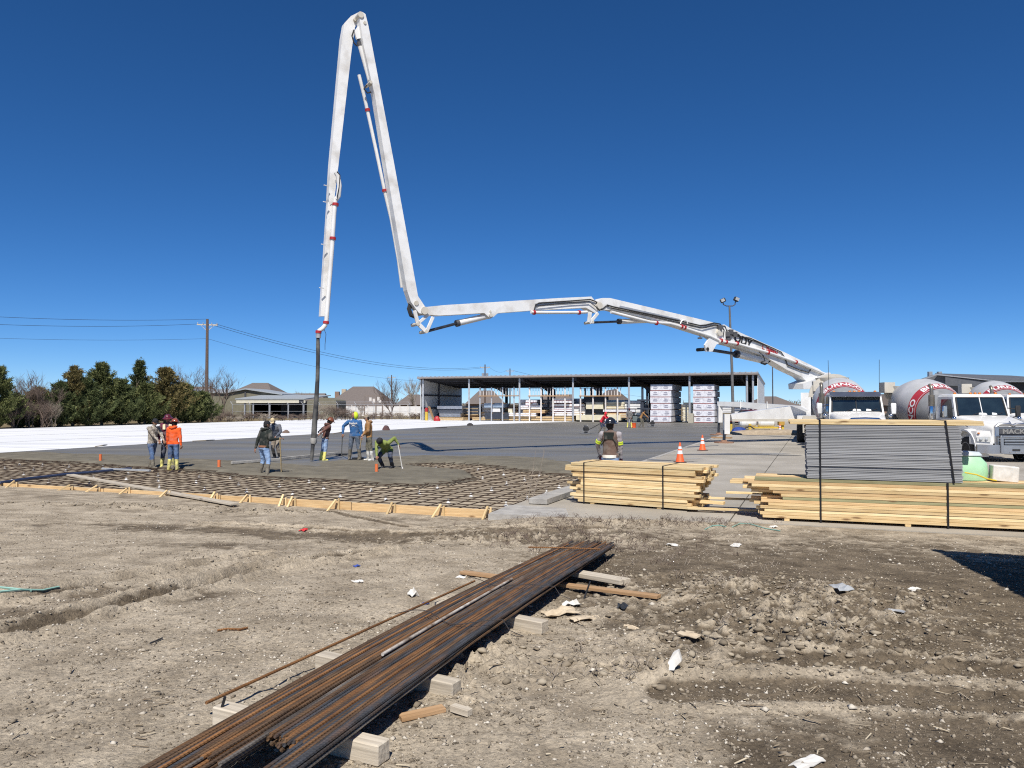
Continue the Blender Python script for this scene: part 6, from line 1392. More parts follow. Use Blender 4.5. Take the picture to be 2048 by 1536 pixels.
lw = D_(MB().prism([S_(U1+.12, 0, 0), S_(U1+.12, SV+.6, 0), S_(U1+.12, SV+.6, HB-.1), S_(U1+.12, 0, HF-.1)], S_(.06, 0)-S_(0, 0)), 'end_wall', M_SHEDW)
for z in (1.6, 3.3): D_(MB().bar(S_(U1+.05, .1, z), S_(U1+.05, SV, z), .12, .2), 'girt', M_SHEDD, lw)
D_(MB().bar(S_(U1, SV*.42, 0), S_(U1, SV*.42, HF-.5), .2, .2), 'wall_post', M_SHEDD, lw)
rw = D_(MB().prism([S_(U0-.25, .3, 0), S_(U0-.25, SV, 0), S_(U0-.25, SV, HB), S_(U0-.25, .3, HF+.05)], S_(-.06, 0)-S_(0, 0)), 'end_wall', mat('white_siding', (.80, .80, .78), rough=.6))
D_(MB().bar(S_(U0-.3, -.3, HF+.1), S_(U0-.3, SV+.2, HB+.1), .12, .16), 'rake_trim', M_GALV, rw)
# ---- what is stored in it
M_WRAP = mat('white_wrap', (.80, .80, .82), (.66, .66, .70), rough=.6, scale=3, detail=2, stretch=(2, 2, 5), dirt=(.34, .33, .37), dscale=4, damt=.55); M_WRAP2 = mat('cream_wrap', (.76, .70, .52), (.66, .60, .43), rough=.6, scale=2); M_SLATE = mat('slate_pack', (.045, .055, .075), (.03, .036, .05), rough=.7); M_BTARP = mat('grey_blue_tarp', (.30, .38, .48), (.22, .29, .38), rough=.6, scale=3); M_REDW = mat('red_brown_strip', (.28, .06, .05), (.2, .05, .045), rough=.8); M_TANP = mat('tan_lumber_pack', (.62, .46, .26), (.44, .31, .16), rough=.8, scale=2, stretch=(1, 6, 10)); M_WHITEP = mat('plain_white_pack', (.80, .79, .77), (.68, .67, .65), rough=.6, scale=2)
BLOTM = mat('printed_mark', (.30, .29, .36), rough=.8)
def pack(name, x0, x1, y0, y1, v, depth, m, label, layers=0, lm=None, cat='pack', marks=0, grp='packs stored in the shed'):
    v = v if v < 1.3 else .6+(v-1.3)*.30
    u1, u0 = su(x0, v), su(x1, v); z1, z0 = sz((x0+x1)/2, y0, v), sz((x0+x1)/2, y1, v); z0 = max(z0, .0)
    o0 = S_(u0, v, z0); t = thing(name, label, cat, o0, 0, grp); Mi = Matrix.Translation(o0).inverted()
    du = S_(u1, v)-S_(u0, v); dv = S_(u0, v+depth)-S_(u0, v)
    k = max(1, layers)
    for i in range(k):
        za, zb = z0+(z1-z0)*i/k, z0+(z1-z0)*(i+1)/k
        g = .0 if layers == 0 else min(.09, (zb-za)*.22); j0 = random.uniform(-.06, .06) if layers else 0
        p = S_(u0+j0, v+random.uniform(0, .05), za+g)
        D_(MB().prism([p, p+du, p+du+dv, p+dv], (0, 0, zb-za-g)), 'bundle' if layers else 'body', m, None, False, t, Mi)
        if g: q = S_(u0+.15, v+.05, za); D_(MB().prism([q, q+du*.93, q+du*.93+dv*.9, q+dv*.9], (0, 0, g)), 'dunnage', lm or M_REDW, None, False, t, Mi)
        for r_ in range(marks):
            f = (r_+.5)/marks+random.uniform(-.06, .06); w_ = .16
            for (zz, hh, ww) in ((.62, .10, w_), (.40, .05, w_*1.4), (.28, .05, w_*1.2)):
                a_ = p+du*(f-ww/2)+Vector((0, -.012, (zb-za-g)*zz)); D_(MB().prism([a_, a_+du*ww, a_+du*ww+Vector((0, 0, hh)), a_+Vector((0, 0, hh))], (0, .008, 0)), 'printed_mark', BLOTM, None, False, t, Mi)
    return t
# tall wrapped board stacks at the front
for (x0, x1, y0, y1, side_d, who) in ((1301, 1343, 769, 846, 7.0, 'left'), (1386, 1429, 769, 847, 5.0, 'right')):
    for i in range(6):
        ya, yb = y0+(y1-y0)*i/6, y0+(y1-y0)*(i+1)/6
        pos = ('topmost', 'second from the top', 'third from the top', 'third from the bottom', 'second from the bottom', 'lowest')[i]
        pack('wrapped_bundle', x0+random.uniform(-.6, .6), x1+random.uniform(-.6, .6), ya, yb, .25, side_d, M_WRAP, 'white wrapped bundle, %s of the %s tall stack in the shed' % (pos, 'first' if who == 'left' else 'second'), 1, M_REDW, 'bundle', 2, 'white wrapped bundles in two tall stacks')
for a in [
    ('metal_sheet_pack', 874, 924, 812, 818, 2.0, 3, M_ALU, 'shiny metal sheets on top of the dark rack at the shed\'s left end', 0, None), ('metal_sheet_pack', 876, 926, 819, 826, 2.2, 3, M_SLATE, 'dark metal sheets below the shiny ones at the shed\'s left end', 2, M_ALU), ('metal_sheet_pack', 878, 920, 827, 834, 1.8, 3, M_ALU, 'lower shiny metal sheets at the shed\'s left end', 2, M_SLATE), ('scrap_pack', 872, 926, 835, 841, 1.5, 2, M_TANP, 'low heap of mixed offcuts at the shed\'s left end', 2, M_LIP),
    ('dark_pack', 926, 958, 812, 830, 6, 3, M_SLATE, 'dark pack behind the second shed post', 3, M_TANP),
    ('tarp_pack', 968, 1008, 807, 815, 3.0, 2, M_BTARP, 'grey blue tarped pack on the first rack', 0, None), ('dark_pack', 970, 1017, 825, 838, 2.5, 2, M_SLATE, 'long dark pack low on the first rack', 0, None), ('white_pack', 984, 1000, 817, 824, 3.4, 2, M_WHITEP, 'small white pack between the tarp and the dark pack', 0, None),
    ('yellow_pack', 1016, 1024, 816, 826, 4, 2, M_WRAP2, 'small pale yellow pack beside the third shed post', 0, None), ('white_pack', 1051, 1073, 800, 811, 4, 3, M_WRAP, 'white printed pack highest on the second rack', 2, M_REDW), ('white_pack', 1038, 1081, 811, 819, 3.5, 3, M_WRAP, 'wide white printed pack on the second rack', 2, M_TANP), ('lumber_pack', 1046, 1090, 820, 826, 3, 3, M_TANP, 'brown lumber pack on the second rack', 2, M_REDW), ('white_pack', 1017, 1071, 826, 833, 2.6, 3, M_WRAP, 'long white printed pack low on the second rack', 2, M_TANP),
    ('lumber_pack', 944, 1000, 835, 841, 1.2, 2.5, M_TANP, 'tan lumber on bearers at the foot of the first rack', 2, M_SLATE), ('lumber_pack', 1002, 1060, 834, 841.5, 1.2, 2.5, M_TANP, 'tan lumber on bearers left of the fourth shed post', 2, M_SLATE), ('lumber_pack', 1062, 1145, 833, 842, 1.2, 2.5, M_TANP, 'longest tan lumber pack at the foot of the second rack', 2, M_SLATE),
    ('white_pack', 1107, 1145, 797, 807, 4, 3, M_WRAP, 'white and red pack at the top behind the fourth post', 2, M_REDW), ('white_pack', 1107, 1168, 808, 814, 3.8, 3, M_WHITEP, 'long white pack behind the fourth post', 1, M_REDW), ('white_pack', 1107, 1145, 815, 823, 3.6, 3, M_WRAP, 'white and red pack in the middle behind the fourth post', 2, M_REDW), ('white_pack', 1107, 1146, 824, 832, 3.4, 3, M_WRAP, 'lowest white and red pack behind the fourth post', 2, M_TANP), ('white_pack', 1147, 1170, 814, 832, 4.5, 3, M_WHITEP, 'white packs piled left of the dark columns', 4, M_TANP),
    ('cream_pack', 1172, 1206, 805, 818, 2.6, 2.5, M_WRAP2, 'cream wrapped pack with handles on the third rack', 0, None), ('cream_pack', 1152, 1241, 830, 840.5, 2.0, 2.5, M_WRAP2, 'long cream wrapped pack at the foot of the third rack', 0, None), ('slate_pack', 1169, 1207, 792, 805, 4.5, 2.5, M_SLATE, 'dark slate pack high on the third rack', 0, None), ('slate_pack', 1170, 1206, 819, 830, 4.0, 2.5, M_SLATE, 'dark slate pack in the middle of the third rack', 0, None),
    ('lumber_pack', 1211, 1248, 804, 818, 3, 3, M_WRAP2, 'cross strapped pale lumber pack on the third rack', 3, M_TANP), ('white_pack', 1206, 1270, 819, 825, 3.2, 3, M_WRAP, 'white and red pack below the cross strapped lumber', 1, M_REDW), ('lumber_pack', 1207, 1262, 826, 836, 3, 3, M_TANP, 'tan lumber pack behind the camouflage worker', 3, M_WHITEP), ('white_pack', 1249, 1284, 803, 818, 5, 3, M_WHITEP, 'white packs left of the black mast', 3, M_SLATE), ('white_pack', 1262, 1284, 819, 831, 5, 3, M_WHITEP, 'lower white packs left of the black mast', 2, M_SLATE), ('grey_bin', 1265, 1284, 832, 843, 2, 2, mat('grey_green_bin', (.16, .19, .19), rough=.7), 'grey green bin behind the rust jacket worker', 0, None),
    ('cream_pack', 1366, 1386, 805, 843, 6, 3, M_WRAP2, 'cream and white pack pile between the two tall stacks', 8, M_WHITEP), ('bin', 1376, 1386, 827, 846.5, -.6, .9, mat('beige_bin', (.46, .42, .33), rough=.8), 'beige bin standing between the tall stacks', 0, None),
    ('white_pack', 1440, 1463, 813, 826, 6, 3, M_WHITEP, 'white packs seen under the outrigger arm', 4, M_SLATE), ('white_pack', 1466, 1500, 815, 840, 7, 3, M_WHITEP, 'white pile behind the outrigger jacks', 1, M_SLATE)]:
    pack(*a)
for k_, (x0, x1, y0, m_) in enumerate(((928, 958, 812, M_TANP), (962, 1000, 806, M_WHITEP), (1004, 1036, 810, M_TANP), (1040, 1082, 799, M_WRAP), (1086, 1128, 801, M_WHITEP), (1132, 1166, 797, M_WRAP), (1170, 1208, 802, M_TANP), (1212, 1250, 800, M_WHITEP), (1252, 1283, 801, M_WRAP))):
    pack('back_row_pack', x0, x1, y0, 838, 9.0, 2.5, m_, 'tall %s pile deep inside the shed, %s of the back row' % (('tan', 'white')[m_ is not M_TANP], 'first second third fourth fifth sixth seventh eighth ninth'.split()[k_]), 5, (M_REDW, M_TANP)[k_ % 2])
# racks with uprights, shelf and white pickets above
M_PICK = mat('white_picket', (.72, .68, .64), (.6, .56, .52), rough=.7)
for ri, (xs_, lb) in enumerate((((960, 983, 1005, 1028), 'first white upright rack with pickets, near the shed\'s left end'), ((1059, 1082, 1106, 1130), 'second white upright rack with pickets in the middle of the shed'), ((1161, 1186, 1211, 1235), 'third white upright rack with pickets right of the fourth post'))):
    v = .55; o0 = S_(su(xs_[0], v), v, 0); t = thing('lumber_rack', lb, 'rack', o0, 0, 'lumber racks in the shed'); Mi = Matrix.Translation(o0).inverted()
    zt, zs = sz(xs_[0], 774.5, v), sz(xs_[0], 792, v)
    for x in xs_: u = su(x, v); D_(MB().bar(S_(u, v, 0), S_(u, v, zt), .16, .16), 'upright', M_PICK if ri else M_GALV, None, False, t, Mi)
    ua, ub = su(xs_[-1]+9, v), su(xs_[0]-2, v)
    D_(MB().bar(S_(ua, v, zs), S_(ub, v, zs), .5, .12), 'shelf', M_OLDB, None, False, t, Mi); D_(MB().bar(S_(ua, v, zt-.12), S_(ub, v, zt-.12), .05, .06), 'top_rail', M_DGREY, None, False, t, Mi)
    k = 14
    for i in range(k): u = ua+(ub-ua)*(i+.5)/k; D_(MB().bar(S_(u, v+.1, zs), S_(u, v+.1, zt-.12), .06, .06), 'picket', M_PICK, None, False, t, Mi)
    for zz in (1.0, 2.2):
        for x in xs_: u = su(x, v); D_(MB().bar(S_(u, v, zz), S_(u, v+1.2, zz), .1, .12), 'arm', M_OLDB, None, False, t, Mi)
for (xa, xb, y0, lb) in ((1084, 1103, 778, 'black cantilever columns behind the second rack'), (1170, 1190, 776, 'black cantilever columns behind the third rack'), (1285, 1300, 774, 'black cantilever columns beside the first tall wrapped stack')):
    v = 2.0 if xa < 1280 else .6; o0 = S_(su(xa, v), v, 0); t = thing('cantilever_rack', lb, 'rack', o0, 0, 'black cantilever racks'); Mi = Matrix.Translation(o0).inverted(); zt = sz(xa, y0, v)
    for i in range(3): u = su(xa+(xb-xa)*i/2, v); D_(MB().bar(S_(u, v+i*.6, 0), S_(u, v+i*.6, zt), .24, .24), 'column', M_SLATE, None, False, t, Mi)
    for zz in (.7, 1.6, 2.6): D_(MB().bar(S_(su(xa-10, v), v-.1, zz), S_(su(xb, v), v-.1, zz), .2, .2), 'arm', M_SLATE, None, False, t, Mi)
# guard post and leaning ladder at the shed's left corner
p = S_(su(853, -.3), -.3, 0); t = thing('guard_post', 'yellow guard post with red top at the shed\'s left corner', 'post', p); MB().lathe([(.20, 0), (.20, 1.15)], 12).build('post_body', M_YEL, t, True); MB().lathe([(.21, 1.15), (.21, 1.6), (0, 1.7)], 12).build('post_cap', M_REDC, t, True)
pa, pb = S_(su(858, -.2), -.2, 1.8), S_(su(868, -.2), -.2, .0); timber('plank', pb, pa, .5, .06, M_OLDB, 'brown plank leaning at the shed\'s left corner', None, 0, 'plank')
heap('red_machine', 874, 842, .9, .6, .6, M_REDC, 'small dark red machine at the shed\'s left end', 7, 'machine')

# ---- trees
M_CED = [speckle('cedar_green', (.055, .068, .024), (.115, .13, .045), (.21, .215, .09)), speckle('cedar_olive', (.085, .075, .028), (.155, .13, .05), (.26, .20, .09)), speckle('cedar_deep', (.045, .06, .024), (.09, .11, .042), (.165, .18, .075))]
M_BARK = mat('grey_bark', (.22, .19, .165), (.14, .12, .10), rough=.95, scale=12); M_TWIG = mat('brown_twig', (.17, .125, .10), (.105, .078, .062), rough=.95, scale=14); M_TWIGP = mat('pale_twig', (.34, .29, .23), (.24, .2, .16), rough=.95)
def line_b(px_, b_):
    r_ = (px_-1024)/FPX; a_ = (r_*(C0.y+B.y*b_)-C0.x-B.x*b_)/(A.x-r_*A.y); return ab(a_, b_)
def cedar(label, P, h, w_, m, seed, lean=0.0):
    r = np.random.default_rng(seed); t = thing('cedar_tree', label, 'tree', P, 0, 'cedars along the left side of the slab')
    MB().tube([(0, 0, -.1), (.05, 0, h*.3), (.05+lean*h*.5, .03, h*.65), (lean*h, 0, h*.97)], [.16, .12, .07, .015], 7).build('trunk', M_BARK, t)
    nb = int(60+9*h*w_/2); per = 30
    bz = h*(.03+.95*r.random(nb)**1.05); bph = r.random(nb)*6.283
    env = w_/2*np.clip(1.10-(bz/h)**.95, .05, .85)*np.clip(.6+bz/h*3, .55, 1)*(.40+1.0*r.random(nb))
    k0 = np.repeat(np.arange(nb), per); f = np.sqrt(r.random(nb*per)); el = env[k0]
    cx = np.cos(bph[k0])*el*f+lean*bz[k0]; cy = np.sin(bph[k0])*el*f; cz = bz[k0]+el*(.6*f*f-.10*f)+r.normal(0, .05, nb*per)
    lead = 40; cx = np.concatenate([cx, r.normal(lean*h, .05, lead)]); cy = np.concatenate([cy, r.normal(0, .05, lead)]); cz = np.concatenate([cz, h*(.78+.26*r.random(lead))]); ph = np.concatenate([bph[k0], r.random(lead)*6.283])
    c = np.stack([cx, cy, cz], 1)+r.normal(0, .07, (len(cx), 3)); n = len(c); q = 5; k = n*q
    cc = np.repeat(c, q, 0); out = np.stack([np.cos(np.repeat(ph, q)), np.sin(np.repeat(ph, q)), .7+0*np.repeat(ph, q)], 1)+r.normal(0, .6, (k, 3)); out /= np.linalg.norm(out, axis=1)[:, None]
    cc = cc+r.normal(0, .07, (k, 3)); L = (.10+.26*r.random(k)**2)[:, None]; sd_ = np.cross(out, r.normal(0, 1, (k, 3))); sd_ /= np.linalg.norm(sd_, axis=1)[:, None]; wv = (.022+.035*r.random(k))[:, None]
    V = np.stack([cc-sd_*wv, cc+sd_*wv, cc+out*L+sd_*wv*.2, cc+out*L-sd_*wv*.2], 1).reshape(-1, 3)
    F = np.arange(k*4).reshape(-1, 4); o = quick_mesh('crown', V, F, m, t); return t
def bare(label, P, h, w_, m, seed, name='bare_tree', grp='leafless trees', multi=1, dens=1.0, levels=4, cat='tree'):
    r = random.Random(seed); t = thing(name, label, cat, P, 0, grp); tr, br = MB(), MB(); cnt = [0]
    def grow(p, d, L, rad, lv):
        cnt[0] += 1
        if cnt[0] > 700*dens: return
        n = 3; pts = [p]; dd = d.copy()
        for i in range(n): dd = (dd+Vector((r.uniform(-.22, .22), r.uniform(-.22, .22), r.uniform(-.02, .16)))).normalized(); pts.append(pts[-1]+dd*L/n)
        (tr if lv == levels else br).tube(pts, [rad, rad*.85, rad*.7, rad*.5], 5 if lv == levels else 3, lv == levels)
        if lv == 0: return
        for i in range(r.choice((3, 4, 4, 5)) if lv > 1 else r.choice((3, 4, 5))):
            f = r.uniform(.3, 1.0); k = min(n-1, int(f*n)); q = pts[k]+(pts[k+1]-pts[k])*(f*n-k)
            az = r.uniform(0, 6.283); sp = r.uniform(.35, .95)*(w_/h+.35); nd = (dd+Vector((math.cos(az)*sp, math.sin(az)*sp, r.uniform(.0, .45)))).normalized()
            grow(q, nd, L*r.uniform(.55, .78), rad*.55, lv-1)
    for i in range(multi):
        an = r.uniform(0, 6.283); s_ = .12*(multi > 1)*i
        grow(Vector((math.cos(an)*s_, math.sin(an)*s_, -.05)), Vector((math.cos(an)*.28*(multi > 1), math.sin(an)*.28*(multi > 1), 1)).normalized(), h*.42, max(.055 if name == 'brush' else .02, h*.016)/(1+.25*(multi > 1)), levels)
    tr.build('trunk', m, t, True); br.build('branches', m, t); return t
for i, (px_, yt, yb, wpx, mi, lb, b_, lean) in enumerate([
    (-6, 741, 862, 80, 0, 'dark green cedar cut by the left edge of the picture', 60.5, 0), (118, 772, 858, 60, 2, 'low dark cedar between the brown brush and the slim cedars', 61, .02), (146, 741, 857, 62, 1, 'slim ragged cedar third from the left edge', 61.5, .03), (176, 765, 856, 74, 2, 'low broad cedar in front of the tallest left hand pair', 60.5, 0), (204, 734, 855, 84, 0, 'tall dense cedar behind the camouflage worker\'s left', 61.5, 0), (243, 768, 855, 70, 2, 'low dark cedar in the middle of the hedge', 60.5, 0), (279, 729, 853, 46, 2, 'narrow pointed cedar, the tallest of the hedge', 63, 0), (290, 775, 853, 66, 0, 'round cedar below the narrow pointed one', 60.6, 0), (330, 745, 852, 92, 1, 'big olive brown cedar behind the orange hoodie worker', 61.5, 0), (372, 775, 850, 62, 0, 'cedar right of the big olive brown one', 60.8, 0), (405, 790, 848, 52, 2, 'lowest cedar at the right end of the hedge', 60.8, 0), (34, 796, 860, 60, 2, 'low dark cedar behind the brush beside the left edge', 62.5, 0), (78, 786, 859, 66, 1, 'low olive cedar behind the brown brush', 62.5, 0)]):
    P = line_b(px_, b_); sc_ = P.y/FPX; cedar(lb, P, (yb-yt)*sc_*1.0, wpx*sc_*1.35, M_CED[mi], 100+i, lean)
for i, (px_, yt, wpx, b_, m, lb, mul) in enumerate([(30, 745, 60, 62, M_TWIG, 'brown leafless tree beside the left edge cedar', 3), (58, 731, 70, 63, M_TWIG, 'tallest brown leafless tree at far left', 3), (92, 752, 70, 61, M_TWIG, 'spreading leafless brush left of the slim cedar', 4), (255, 745, 60, 64, M_TWIGP, 'pale leafless tree behind the middle of the hedge', 2), (385, 728, 110, 66, M_TWIG, 'leafless tree just left of the tall utility pole', 3), (440, 740, 90, 66, M_TWIG, 'leafless tree just right of the tall utility pole', 3), (60, 790, 90, 60.2, M_TWIG, 'low grey brown brush at the far left of the hedge', 5), (26, 800, 70, 60, M_TWIG, 'low brush at the foot of the left edge cedar', 6), (84, 782, 90, 60.1, M_TWIG, 'dense brush under the tallest brown leafless tree', 7), (112, 795, 70, 60, M_TWIGP, 'pale brush at the foot of the low dark cedar', 6)]):
    P = line_b(px_, b_); sc_ = P.y/FPX; h_ = (855-yt)*sc_; bare(lb, P, h_, wpx*sc_, m, 300+i, multi=mul, dens=2.0 if mul > 4 else 1.4)
for i, (px_, yt, yb, D, wpx, m, lb, mul) in enumerate([(785, 745, 838, 118, 70, M_TWIG, 'upright leafless tree left of the shed', 4), (832, 742, 835, 150, 50, M_TWIGP, 'pale leafless tree right behind the shed\'s left corner', 2), (600, 779, 830, 190, 40, M_TWIGP, 'small leafless tree above the awning building', 2), (1618, 782, 822, 130, 60, M_TWIG, 'leafless tree behind the outriggers at right', 3), (1590, 795, 822, 150, 50, M_TWIG, 'smaller leafless tree left of the one behind the outriggers', 3), (720, 800, 836, 125, 40, M_TWIG, 'low leafless tree by the white fence', 3)]):
    P = at_y(px_, yb, D); P.z = 0; sc_ = D/FPX; bare(lb, P, (yb-yt)*sc_+(808-yb)*0, wpx*sc_, m, 400+i, multi=mul, dens=1.2)
# brush along the verge
for i, (px_, yt, D, wpx) in enumerate([(455, 812, 96, 60), (495, 818, 97, 60), (530, 822, 98, 60), (565, 826, 99, 50), (600, 824, 101, 55), (645, 800, 103, 70), (670, 806, 103, 60), (690, 818, 104, 50), (715, 822, 105, 50), (745, 824, 106, 50), (775, 822, 107, 55), (805, 824, 108, 50), (830, 826, 109, 40), (425, 820, 94, 50), (475, 828, 95, 50), (630, 822, 101, 50)]):
    P = at_y(px_, 840, D); P.z = -.05; sc_ = D/FPX
    bare('brown winter brush on the verge, clump %s from the left' % ('first second third fourth fifth sixth seventh eighth ninth tenth eleventh twelfth thirteenth fourteenth fifteenth sixteenth'.split()[sorted([455, 495, 530, 565, 600, 645, 670, 690, 715, 745, 775, 805, 830, 425, 475, 630]).index(px_)]), P, (846-yt)*sc_*1.15, wpx*sc_*2.2, (M_TWIG, M_TWIGP)[i % 3 == 2], 500+i, 'brush', 'brush on the verge', 10, 1.5, 3, 'brush')
# ---- houses and sheds beyond
M_SHING = mat('brown_shingle', (.19, .16, .14), (.13, .11, .10), rough=.95, scale=6); M_BRICK = mat('far_brick', (.30, .20, .15), (.22, .15, .11), rough=.9, scale=5); M_TANW = mat('tan_wall', (.50, .42, .31), (.42, .35, .26), rough=.9); M_OLIVE = mat('olive_siding', (.20, .185, .13), (.16, .15, .105), rough=.8, scale=2); M_CREAM = mat('cream_fascia', (.70, .66, .52), (.62, .58, .45), rough=.7); M_BLUEROOF = mat('grey_metal_roof', (.36, .39, .40), (.30, .32, .33), rough=.5)
def house(label, x0, x1, ypk, yev, D, dep, m_roof, m_wall, kind='hip', chim=(), grp='houses beyond the yard', rz=0, winds=2):
    pc = at_y((x0+x1)/2, 808, D); w_ = (x1-x0)*D/FPX; ze, zp = at_y(x0, yev, D).z, at_y(x0, ypk, D).z; ze = max(ze, 1.6)
    t = thing('house', label, 'house', (pc.x, D, 0), rz, grp)
    MB().box((0, dep/2, ze/2), (w_*.94, dep*.94, ze)).build('wall', m_wall, t)
    e = .5; X_, Y0, Y1 = w_/2+e*.2, -e, dep+e
    if kind == 'hip': mb = MB().add([(-X_, Y0, ze), (X_, Y0, ze), (X_, Y1, ze), (-X_, Y1, ze), (-X_*.35, dep/2, zp), (X_*.35, dep/2, zp)], [(0, 1, 5, 4), (1, 2, 5), (2, 3, 4, 5), (3, 0, 4), (3, 2, 1, 0)])
    elif kind == 'gable': mb = MB().add([(-X_, Y0, ze), (X_, Y0, ze), (X_, Y1, ze), (-X_, Y1, ze), (0, Y0, zp), (0, Y1, zp)], [(0, 1, 4), (1, 2, 5, 4), (2, 3, 5), (3, 0, 4, 5), (3, 2, 1, 0)])
    else: mb = MB().add([(-X_, Y0, ze), (X_, Y0, ze), (X_, Y1, ze), (-X_, Y1, ze), (-X_, dep/2, zp), (X_, dep/2, zp)], [(0, 1, 5, 4), (1, 2, 5), (2, 3, 4, 5), (3, 0, 4), (3, 2, 1, 0)])
    rf = mb.build('roof', m_roof, t)
    for cx, ct, m_ in chim: z = at_y(cx, ct, D).z; x_ = (cx-1024)/FPX*D-pc.x; MB().box((x_, dep*.4, (ze+z)/2), (.9, .9, z-ze)).build('chimney', m_, rf)
    for i in range(winds): x_ = -w_*.3+w_*.6*(i+.5)/winds; MB().box((x_, dep*.03-.02, ze*.55), (1.2, .08, 1.2)).build('window', M_GLASS, t)
    return t
house('house with steep hipped brown roof behind the olive metal building', 455, 545, 764, 788, 175, 14, M_SHING, M_TANW)
house('large house with broad hipped roof and two chimneys left of the shed', 648, 772, 771, 812, 160, 18, M_SHING, M_BRICK, 'hip', ((659, 782, M_BRICK), (673, 777, M_TANW)))
house('low brown roofed house between the awning building and large house', 545, 640, 786, 806, 240, 14, M_SHING, M_BRICK, 'eave')
house('brown roofed house just left of the shed', 790, 850, 788, 810, 200, 16, M_SHING, M_BRICK)
house('tan gabled house seen through the shed at right', 1196, 1266, 778, 806, 190, 16, M_SHING, M_TANW, 'gable')
house('house with dark roof seen through the racks at left', 930, 1010, 780, 808, 210, 16, M_SHING, M_BRICK)
house('low house seen through the middle of the shed', 1085, 1150, 788, 810, 230, 16, M_SHING, M_BRICK, 'eave')
house('low tan house right of the shed', 1524, 1600, 792, 812, 180, 16, M_SHING, M_TANW, 'hip')
house('brown house between the two main mixer trucks', 1745, 1800, 788, 812, 170, 14, M_SHING, M_BRICK, 'gable')
house('house roof showing above the hedge at far left', 85, 135, 769, 800, 170, 14, M_SHING, M_TANW, 'eave')
house('house roof behind the leafless trees by the utility pole', 335, 430, 772, 800, 190, 14, M_SHING, M_BRICK)
# olive metal building and the awning building in front of it
ob = thing('metal_building', 'olive metal building with low gable behind the awning', 'building', at_z(480, 845)); D = 122; ob.location = at_y(478, 835, D); ob.location.z = 0
x_ = lambda p: (p-1024)/FPX*D-ob.location.x
zz = lambda y: at_y(500, y, D).z
MB().prism([(x_(455), 0, 0), (x_(562), 0, 0), (x_(562), 0, zz(789)), (x_(492), 0, zz(780)), (x_(455), 0, zz(786))], (0, 10, 0)).build('wall', M_OLIVE, ob)
MB().prism([(x_(450), -.4, zz(787)), (x_(492), -.4, zz(779)), (x_(566), -.4, zz(790)), (x_(566), -.4, zz(788)), (x_(492), -.4, zz(776.5)), (x_(450), -.4, zz(784.5))], (0, 11, 0)).build('roof', M_BLUEROOF, ob)
MB().prism([(x_(360), 1, 0), (x_(456), 1, 0), (x_(456), 1, zz(787)), (x_(360), 1, zz(785))], (0, 8, 0)).build('side_wing', M_OLIVE, ob)
MB().prism([(x_(360), .6, zz(785)), (x_(456), .6, zz(786)), (x_(456), 6, zz(780)), (x_(360), 6, zz(779))], (0, 0, .2)).build('wing_roof', M_BLUEROOF, ob)
MB().box((x_(491), -.05, zz(784)/2), (.25, .2, zz(784))).build('downpipe', M_DGREY, ob)
aw = thing('awning_building', 'long low building with cream fascia and dark open bays', 'building', (0, 0, 0)); D = 116; aw.location = at_y(545, 835, D); aw.location.z = 0
x_ = lambda p: (p-1024)/FPX*D-aw.location.x
zz = lambda y: at_y(500, y, D).z
MB().prism([(x_(474), -.3, zz(806)), (x_(612), -.3, zz(806)), (x_(612), -.3, zz(799)), (x_(474), -.3, zz(799))], (0, .3, 0)).build('fascia', M_CREAM, aw)
MB().prism([(x_(472), -.4, zz(799)), (x_(614), -.4, zz(799)), (x_(640), 7, zz(791)), (x_(500), 7, zz(790))], (0, 0, .15)).build('roof', M_BLUEROOF, aw)
MB().prism([(x_(476), 6, 0), (x_(614), 6, 0), (x_(614), 6, zz(801)), (x_(476), 6, zz(801))], (0, .3, 0)).build('back_wall', M_DGREY, aw)
MB().prism([(x_(614), 0, 0), (x_(672), 0, 0), (x_(672), 0, zz(801)), (x_(650), 0, zz(795)), (x_(614), 0, zz(801))], (0, 7, 0)).build('end_block', M_OLIVE, aw)
for p in (490, 507, 540, 577, 608): MB().box((x_(p), 0, zz(806)/2), (.2, .2, zz(806))).build('post', M_GALV, aw)
MB().box((x_(604), -.34, zz(803)), (.7, .05, .4)).build('sign', M_INK, aw)
# chain link fence posts with angled tops, and the white panel fence
cf = thing('chain_link_fence', 'grey chain link fence posts with angled tops along the verge', 'fence', (0, 0, 0)); D = 111; cf.location = at_y(560, 835, D); cf.location.z = 0
x_ = lambda p: (p-1024)/FPX*D-cf.location.x
for p in (465, 500, 538, 576, 606, 640, 676, 712, 748, 784, 820):
    MB().tube([(x_(p), 0, 0), (x_(p), 0, 2.1), (x_(p)-.3, 0, 2.5)], .04, 6).build('post', M_GALV, cf)
for z in (2.08, 1.1, .15): MB().bar((x_(465), 0, z), (x_(820), 0, z), .035, .035).build('rail', M_GALV, cf)
for z in (2.3, 2.48): MB().bar((x_(465)-.2, 0, z), (x_(820)-.25, 0, z), .02, .02).build('wire', M_GALV, cf)
wf = thing('panel_fence', 'white panel fence left of the shed', 'fence', (0, 0, 0)); D = 128; wf.location = at_y(770, 835, D); wf.location.z = 0
x_ = lambda p: (p-1024)/FPX*D-wf.location.x
for i in range(11):
    p0, p1 = 672+16*i, 672+16*(i+1); MB().box(((x_(p0)+x_(p1))/2, 0, .95), (x_(p1)-x_(p0)-.08, .08, 1.65)).build('panel', M_WHITEP, wf); MB().box((x_(p0), 0, 1.0), (.12, .14, 2.0)).build('post', M_PICK, wf)
fr = thing('steel_frame', 'dark steel frame with pale scraps standing by the white fence', 'frame', (0, 0, 0)); D = 124; fr.location = at_y(746, 835, D); fr.location.z = 0
x_ = lambda p: (p-1024)/FPX*D-fr.location.x
